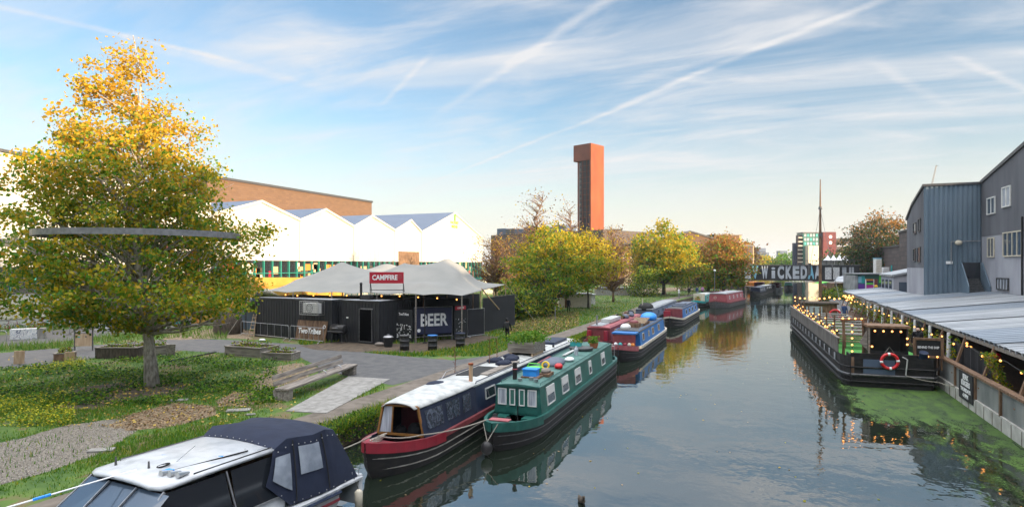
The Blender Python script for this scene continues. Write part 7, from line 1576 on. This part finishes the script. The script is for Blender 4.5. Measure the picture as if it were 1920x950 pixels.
# ================================================================ BRIDGE AND KIOSKS
VB = 150; bl_, br_ = atv(1390, 500, VB), atv(1612, 500, VB); dB = VB / ray(1500, 500).y
zt_, zb_ = atv(1500, 498, VB).z, atv(1500, 526, VB).z
BR = thing('road_bridge', 'low flat bridge with a mural of big white letters across the canal', 'bridge', (bl_.x, VB, 0)); BWd = br_.x - bl_.x
MB().box(0, BWd, 0, 9, zb_, zt_).build('girder', 'black_metal', BR); MB().box(-.2, BWd + .2, -.2, 9.2, zt_, zt_ + .22).build('coping', 'dark_steel', BR)
MB().box(-7, .4, -1.5, 12, -1, zb_ + .02).build('abutment', 'dark_brick', BR); MB().box(BWd - .4, BWd + 5, -1, 12, -1, zb_ + .02).build('abutment', 'dark_brick', BR)
def bxp(px): return atv(px, 510, VB).x - bl_.x
hB = zt_ - zb_; zc = (zt_ + zb_) / 2
chars = [(1416, 'V', 'teal_pale'), (1434, 'W', None), (1450, 'i', None), (1464, 'C', None), (1478, 'K', None), (1492, 'E', None), (1507, 'D', None), (1521, 'A', 'teal_pale'), (1533, 'A', None), ]
for px_ in (1402, 1553, 1568): MB().box(bxp(px_ - 6), bxp(px_ + 6), -.05, -.005, zb_ + hB * .1, zt_ - hB * .1).build('mural_panel', 'block_graffiti', BR)
defm('teal_pale', (.18, .42, .55), rough=.7)
defm('mural_white', (.50, .53, .56), (.38, .41, .45), rough=.7, scale=1)
for px, c, m_ in chars:
    w_ = bxp(px + 6.2) - bxp(px - 6.2); text('mural_letter', c, hB * 1.12, m_ or 'mural_white', BR, (bxp(px), -.05, zc + (.05 if c != 'i' else 0)), (1, 0, 0), (0, 0, 1), .2 if c != 'i' else .05, .02, wid=w_ if c != 'i' else w_ * .6)
for px in (1395, 1409, 1424, 1442, 1457, 1471, 1485, 1500, 1514, 1527, 1541, 1561, 1577, 1590): MB().box(bxp(px) - .12, bxp(px) + .12, -.08, -.0, zb_, zt_).build('stiffener', 'black_metal', BR)
for px in (1581, 1585, 1594, 1599): MB().box(bxp(px) - .2, bxp(px) + .2, -.04, 0, zb_ + .3, zt_ - .3).build('painted_stripe', 'shed_metal', BR)
for i in range(26): MB().box(i * BWd / 25 - .04, i * BWd / 25 + .04, 8.9, 9.0, zt_ + .2, zt_ + 1.2).build('railing_post', 'dark_steel', BR)
MB().box(0, BWd, 8.9, 8.98, zt_ + 1.15, zt_ + 1.25).build('handrail', 'dark_steel', BR)
q = atd(1576, 497, 158); o = thing('white_marquee', 'white peaked marquee standing on the right end of the bridge', 'marquee', (q.x, q.y, zt_), TH)
b = MB(); hwm = 158 * 22 / F
for i in range(4): b.grid([[( -hwm + (i + s) * hwm / 2, y, 1.3 + (1.5 * (1 - abs(2 * s - 1)) * (1 - abs(y - 2) / 2.0)) ) for s in (0, .25, .5, .75, 1)] for y in (0, 1, 2, 3, 4)])
b.build('canopy', 'sign_white', o); 
for i in range(5): MB().box(-hwm + i * hwm / 2 - .05, -hwm + i * hwm / 2 + .05, -.05, .05, 0, 1.3).build('post', 'white_paint', o)
MB().box(-hwm, hwm, 3.9, 3.95, 0, 1.3).build('side_wall', 'cloth_white', o)
# colourful kiosk beyond the terrace
dK = 100; q = atd(1638, 545, dK); ko = thing('colourful_kiosk', 'small kiosk painted in turquoise, orange, purple and lime panels', 'kiosk', (q.x, q.y, .5), TH)
def kx(px): return (px - 1638) * dK / F
def kz(py): return zat(dK, py) - .5
MB().box(kx(1608), kx(1671), .0, 3.5, 0, kz(514)).build('body', 'dark_glass_green', ko); MB().box(kx(1604), kx(1672), -.4, 3.8, kz(514), kz(512)).build('roof', 'shed_metal', ko)
MB().box(kx(1603), kx(1608), -.05, 3.5, 0, kz(516)).build('corner_wall', 'shed_metal', ko)
for a_, c_, t_, e_, m_ in ((1609, 1615, 518, 530, 'teal_pale'), (1615, 1621, 517, 531, 'teal_paint'), (1609, 1621, 532, 543, 'purple'), (1623, 1637, 523, 526, 'orange_paint'), (1624, 1637, 530, 533, 'lime'), (1624, 1637, 534, 543, 'magenta'), (1637.5, 1645, 523, 543, 'maroon'), (1648, 1671, 516, 530, 'lime'), (1622, 1624, 523, 543, 'sign_white'), (1637, 1639, 523, 543, 'sign_white'), (1624, 1637, 526, 530, 'navy'), (1648, 1668, 533, 543, 'dark_steel')):
    MB().box(kx(a_), kx(c_), -.06, -.005, kz(e_), kz(t_)).build('painted_panel', m_, ko)
MB().ball((kx(1641), -.25, kz(537)), .28, 10, 8).build('round_lamp', 'yellow', ko, True)
q = atd(1586, 540, 108); o = thing('shade_sail', 'pale blue grey shade sail left of the colourful kiosk', 'shade sail', (q.x, q.y, .5), TH)
b = MB(); s_ = 108 / F; b.quad((-22 * s_, 0, zat(108, 527) - .5), (18 * s_, -.5, zat(108, 530) - .5), (18 * s_, 3, zat(108, 517) - .5), (2 * s_, 3, zat(108, 519) - .5)); ob = b.build('fabric', 'shed_metal', o); ob.modifiers.new('t', 'SOLIDIFY').thickness = .03
for x in (-20, 16): MB().cyl(x * s_, 0, 0, zat(108, 529) - .5, .05, None, 6).build('pole', 'dark_steel', o)
MB().box(-14 * s_, 17 * s_, 1.5, 4, 0, zat(108, 529) - .5 - .2).build('stall', 'brown_wood', o)
q = atd(1551, 545, 112); o = thing('lime_parasol', 'lime green canopy beside the mast foot', 'canopy', (q.x, q.y, .5), TH); s_ = 112 / F; zt2 = zat(112, 528) - .5
b = MB(); b.grid([[(x * 12 * s_, y, zt2 - .35 * abs(x) ** 2 - .12 * (y - 1.5) ** 2 * .5) for x in np.linspace(-1, 1, 9)] for y in (0, 1, 2, 3)]); ob = b.build('canopy', 'lime', o, True); ob.modifiers.new('t', 'SOLIDIFY').thickness = .03
for x in (-1, 1): MB().cyl(x * 10 * s_, .2, 0, zt2 - .3, .05, None, 6).build('pole', 'steel', o)
for px, py, d, hh, lab, sd in ((1572, 543, 104, 2.0, 'leafy shrub row between the mast and the colourful kiosk', 51), (1592, 546, 98, 1.6, 'low green shrub at the far end of the terrace roof', 52), (1556, 546, 108, 1.3, 'small green shrub under the lime canopy', 53)):
    q = atd(px, py, d); tree('bush', lab, (q.x, q.y), [(.1, 1.2), (hh * .5, 1.8), (hh, .4)], (0, 0), 60, 22, .22, ['leaf_green', 'leaf_dark', 'leaf_olive'], lambda P, h, r: r.choice(3, len(P)), (.06, .2), sd, .35, nb=6, cat='bush', group='shrubs by the kiosk', base_z=.5)
q = atd(1681, 540, 92); o = thing('striped_pole', 'purple and white striped pole right of the kiosk', 'pole', (q.x, q.y, .5)); zz1 = zat(92, 507) - .5; k = 9
for i in range(k): MB().cyl(0, 0, zz1 * i / k, zz1 * (i + .98) / k, .2, None, 10).build('stripe', ('purple', 'sign_white', 'magenta')[i % 3], o)
q = atd(1648, 515, 104); o = thing('vent_tower', 'white louvred vent tower rising behind the kiosk roof', 'vent', (q.x, q.y, .5), TH); z1 = zat(104, 485) - .5; MB().box(-.45, .45, 0, .9, 0, z1).build('body', 'white_paint', o)
for i in range(8): MB().box(-.47, .47, -.04, 0, z1 - .4 - i * .28, z1 - .28 - i * .28).build('louvre', 'cream', o)
MB().box(-.5, .5, -.05, .95, z1, z1 + .15).build('cap', 'teal_pale', o)
q = atd(1662, 515, 106); o = thing('water_tank', 'white tank right of the louvred vent tower', 'tank', (q.x, q.y, .5), TH); MB().box(-.55, .55, 0, 1, 0, zat(106, 501) - .5).build('body', 'cloth_white', o, bevel=.05); MB().tube([(.9, 0, 0), (.9, 0, zat(106, 497) - .5)], .12, 8).build('pipe', 'teal_paint', o)
# lean-to sheds and yard clutter left of the blue wing
q = atv(1704, 545, 79); ls = thing('side_shed', 'low glazed shed attached to the far end of the works building', 'shed', (q.x - 1.6, 78, .5))
MB().box(0, 6, 0, 8, 0, 4.6).build('wall', 'pale_render', ls); MB().extr([(-.2, -.2, 4.4), (6, -.2, 5.8), (6, -.2, 5.95), (-.2, -.2, 4.6)], (0, 8.4, 0)).build('roof', 'shed_metal', ls)
for y in (1, 3.4, 5.8): MB().box(-.04, 0, y, y + 1.5, 2.0, 4.0).build('window', 'glass_blue', ls)
for x in (.5, 1.9): MB().box(x, x + .9, -.04, 0, 1.8, 3.8).build('window', 'glass_blue', ls)
r_ = random.Random(14)
for i, (px, m_, lab, nm) in enumerate(((1695, 'weathered_wood', 'grey timber pallets stacked left of the blue wing', 'pallet_stack'), (1706, 'white_roof', 'white sack hanging left of the blue corrugated wing', 'bulk_bag'), (1716, 'brown_wood', 'brown crates at the foot of the blue wing', 'crate_stack'), (1688, 'cloth_white', 'pale drum between the striped pole and the pallets', 'storage_drum'))):
    q = atd(px, 545, 84 - i * 3); o = thing(nm, lab, 'yard clutter', (q.x, q.y, .5), TH)
    if nm == 'storage_drum': MB().lathe(0, 0, [(0, .3), (.9, .3), (.95, .25)], 14).build('body', m_, o)
    elif nm == 'bulk_bag': MB().ball((0, 0, 3.9), .55, 10, 8, (.8, .8, 1.4)).build('sack', m_, o, True); MB().cyl(0, 0, 0, 3.3, .07, None, 6).build('post', 'dark_steel', o)
    else:
        b = MB()
        for k in range(16): b.box(-.7, .7, -.5, .5, k * .22, k * .22 + .1)
        b.build('slats', m_, o); MB().box(-.6, .6, -.4, .4, 0, 3.5).build('blocks', 'dark_bark', o)

# ================================================================ PEOPLE
def person(label, loc, rz, pose='walk', coat='cloth_black', legs='cloth_black', hairc='hair', H=1.75, group=None, hood=False, sit=False, pack=False, bare=False):
    s = H / 1.75; st = {'walk': .26, 'stand': .05}.get(pose, .05)
    J = {'pel': (0, 0, .95), 'wst': (0, 0, 1.1), 'cst': (0, .01, 1.32), 'nek': (0, 0, 1.48), 'hd0': (0, -.01, 1.56), 'hd1': (0, -.02, 1.68),
         'hl': (.09, 0, .9), 'hr': (-.09, 0, .9), 'kl': (.1, -st * .65, .49), 'kr': (-.1, st * .35, .49), 'al': (.1, -st * .75, .08), 'ar': (-.1, st * 1.2, .13), 'tl': (.1, -st * .75 - .17, .03), 'tr': (-.1, st * 1.2 - .13, .03),
         'sl': (.19, 0, 1.42), 'sr': (-.19, 0, 1.42), 'el': (.25, st * .35, 1.13), 'er': (-.25, -st * .2, 1.13), 'wl': (.26, st * .2 - .1, .88), 'wr': (-.26, -st * .8, .9), 'fl': (.26, st * .2 - .16, .79), 'fr': (-.26, -st * .9 - .04, .81)}
    if sit:
        J.update({'kl': (.12, -.42, .9), 'kr': (-.12, -.42, .9), 'al': (.12, -.45, .48), 'ar': (-.12, -.45, .48), 'tl': (.12, -.6, .43), 'tr': (-.12, -.6, .43), 'wl': (.2, -.3, 1.05), 'wr': (-.2, -.3, 1.05), 'fl': (.15, -.4, 1.06), 'fr': (-.15, -.4, 1.06)})
    Rr = {'pel': .14, 'wst': .125, 'cst': .155, 'nek': .055, 'hd0': .085, 'hd1': .10, 'hl': .09, 'hr': .09, 'kl': .062, 'kr': .062, 'al': .045, 'ar': .045, 'tl': .04, 'tr': .04, 'sl': .07, 'sr': .07, 'el': .05, 'er': .05, 'wl': .036, 'wr': .036, 'fl': .038, 'fr': .038}
    E = [('pel', 'wst'), ('wst', 'cst'), ('cst', 'nek'), ('nek', 'hd0'), ('hd0', 'hd1'), ('pel', 'hl'), ('pel', 'hr'), ('hl', 'kl'), ('hr', 'kr'), ('kl', 'al'), ('kr', 'ar'), ('al', 'tl'), ('ar', 'tr'), ('cst', 'sl'), ('cst', 'sr'), ('sl', 'el'), ('sr', 'er'), ('el', 'wl'), ('er', 'wr'), ('wl', 'fl'), ('wr', 'fr')]
    ks = list(J); me = bpy.data.meshes.new('person'); me.from_pydata([tuple(c * s for c in J[k]) for k in ks], [(ks.index(a), ks.index(b_)) for a, b_ in E], [])
    t_ = bpy.data.objects.new('person', me); COL.objects.link(t_); md = t_.modifiers.new('skin', 'SKIN'); sv = me.skin_vertices[0].data
    for i, k in enumerate(ks): sv[i].radius = (Rr[k] * s * (1.25 if k in ('cst', 'wst') else 1), Rr[k] * s * (.8 if k in ('cst', 'wst', 'pel') else 1)); sv[i].use_root = (k == 'pel')
    t_.modifiers.new('sub', 'SUBSURF').levels = 1; bpy.context.view_layer.update(); m2 = bpy.data.meshes.new_from_object(t_.evaluated_get(bpy.context.evaluated_depsgraph_get())); bpy.data.objects.remove(t_); bpy.data.meshes.remove(me)
    m2.materials.clear()
    for x in (coat, legs, 'skin', hairc, 'rubber'): m2.materials.append(MT[x])
    for p in m2.polygons:
        c = p.center / s; p.use_smooth = True; hand = c.z < .86 and abs(c.x) > .2 and not sit
        p.material_index = (3 if (c.z > 1.66 or (c.z > 1.55 and c.y > .0)) else 2) if c.z > 1.50 else 2 if hand else 0 if c.z > .88 or (abs(c.x) > .2) else 4 if c.z < .1 and not sit else 1
    o = bpy.data.objects.new('person', m2); COL.objects.link(o); o.location = loc; o.rotation_euler = (0, 0, rz); tag(o, label, 'person', group)
    if pack: MB().box(-.15 * s, .15 * s, .12 * s, .30 * s, 1.05 * s, 1.48 * s).build('backpack', 'black_metal', o, bevel=.04)
    if hood: MB().ball((0, .02, 1.66 * s), .125 * s, 10, 8).build('cap', coat, o, True)
    return o
q = atz(951, 642, GZ); person('person in black with a backpack walking away on the grass by the notice board', q, TH + math.pi - .2, 'walk', pack=True, hood=True)
q = atz(1292, 556, GZ); person('person in black on the towpath by the yellow tree', q, TH, 'walk', 'cloth_black', 'cloth_black', group=None)
q = atz(1307, 555, GZ); person('person in a blue top on the towpath left of the pink coat', q, TH, 'walk', 'cloth_blue', 'steel')
q = atz(1317, 554, GZ); person('person in a pink coat on the towpath', q, TH + 3, 'walk', 'cloth_pink', 'cloth_black')
q = atz(1273, 559, GZ); person('person in a white top beside the leaning surfaceboard on the towpath'.replace('surfaceboard', 'board'), q, TH + 1, 'stand', 'cloth_white', 'steel')
q = atz(1066, 586, GZ); person('person in black standing under the broad tree', q, TH + .5, 'stand')
person('person in a teal jacket sitting at the middle terrace table', (9.85, 24.0, .5 - .44), -1.4, 'stand', 'cloth_teal', 'cloth_black', sit=True)
person('person in black with a white and red hat at the right terrace table', (10.9, 22.4, .5), 1.5, 'stand', 'cloth_black', 'cloth_black', hairc='red_shiny')
person('person in dark clothes standing at the far left terrace table', (11.4, 28.4, .5), 1.2, 'stand', 'cloth_black', 'cloth_blue')
person('person in blue standing on the barge deck near the far lifebuoy', bw(BG, (3.6, 22.5, 1.25)), .3, 'stand', 'cloth_blue', 'cloth_black')
person('person in black standing behind the bar hut on the barge', bw(BG, (3.75, 1.9, 1.25)), .1, 'stand', 'cloth_black', 'cloth_black')
q = atz(1262, 556, GZ); o = thing('leaning_board', 'pale timber stakes round the yellow tree trunk', 'tree guard', (t3.x - 1.0, t3.y - 1.2, GZ), TH); MB().box(-.1, .1, 0, .1, 0, 2.2).box(1.4, 1.55, 0, .1, 0, 1.6).build('stake', 'pale_wood', o)
q = atd(1340, 548, 112); o = thing('lamp_post', 'thin pale lamp post beside the orange tree', 'lamp post', (q.x, q.y, GZ)); MB().cyl(0, 0, 0, zat(112, 508) - GZ, .06, .04, 8).build('pole', 'steel', o); MB().ball((0, 0, zat(112, 507) - GZ), .22, 8, 6).build('lamp', 'lamp_white', o)
q = atz(1145, 600, GZ); o = tag(MB().cyl(0, 0, 0, 1.4, .05, .05, 8).build('slim_post', 'steel'), 'slim grey post between the towpath and the broad tree', 'post'); q2 = atz(1041, 602, GZ); o.location = (q2.x, q2.y, GZ)
# painted huts and hoardings beyond the trees on the left bank
for px0, px1, pyt, d, m_, lab in ((906, 945, 512, 118, 'cream', 'small sunlit cream hut just right of the white hall'), (925, 985, 520, 105, 'tan_brick', 'sunlit tan stall roof behind the broad tree left side'), (1048, 1108, 552, 80, 'cream', 'pale low stall beyond the broad tree trunk'), (1085, 1116, 553, 86, 'block_graffiti', 'scrawled white low wall right of the broad tree trunk'), (1118, 1200, 540, 112, 'concrete', 'long pale low wall beyond the mown slope')):
    q = atd((px0 + px1) / 2, 550, d); hw_ = d * (px1 - px0) / 2 / F; H_ = max(.5, zat(d, pyt) - GZ); o = thing('low_stall', lab, 'stall', (q.x, q.y, GZ), TH); MB().box(-hw_, hw_, 0, 2.5, 0, H_).build('wall', m_, o); MB().box(-hw_ - .15, hw_ + .15, -.2, 2.7, H_, H_ + .12).build('roof', 'shed_metal' if m_ != 'tan_brick' else 'orange_paint', o)
# waterfowl
for px, py, lab in ((1090, 941, 'dark duck swimming near the bottom of the picture'),):
    q = atz(px, py, 0); o = thing('duck', lab, 'duck', (q.x, q.y, 0), .6)
    b = MB(); b.tube([(0, -.2, .07), (0, -.13, .08), (0, 0, .06), (0, .14, .07), (0, .22, .12)], [.02, .07, .095, .06, .012], 10).tube([(0, -.15, .09), (0, -.19, .17), (0, -.19, .21), (0, -.25, .21)], [.045, .03, .04, .012], 8); b.build('body', 'dark_bark', o, True)
# ================================================================ thin evening air: far blocks fade a little
hm = bpy.data.materials.new('haze'); hm.use_nodes = True; hn = hm.node_tree; hn.nodes.remove(hn.nodes['Principled BSDF'])
pv = hn.nodes.new('ShaderNodeVolumePrincipled'); pv.inputs['Color'].default_value = (.80, .86, .95, 1); pv.inputs['Density'].default_value = .0002; pv.inputs['Anisotropy'].default_value = .3
hn.links.new(pv.outputs[0], hn.nodes['Material Output'].inputs['Volume']); MT['haze'] = hm
o = MB().box(-3600, 3600, -120, 4600, -2.4, 75).build('haze', 'haze'); tag(o, 'thin pale evening haze over the canal', 'haze', None, 'stuff')
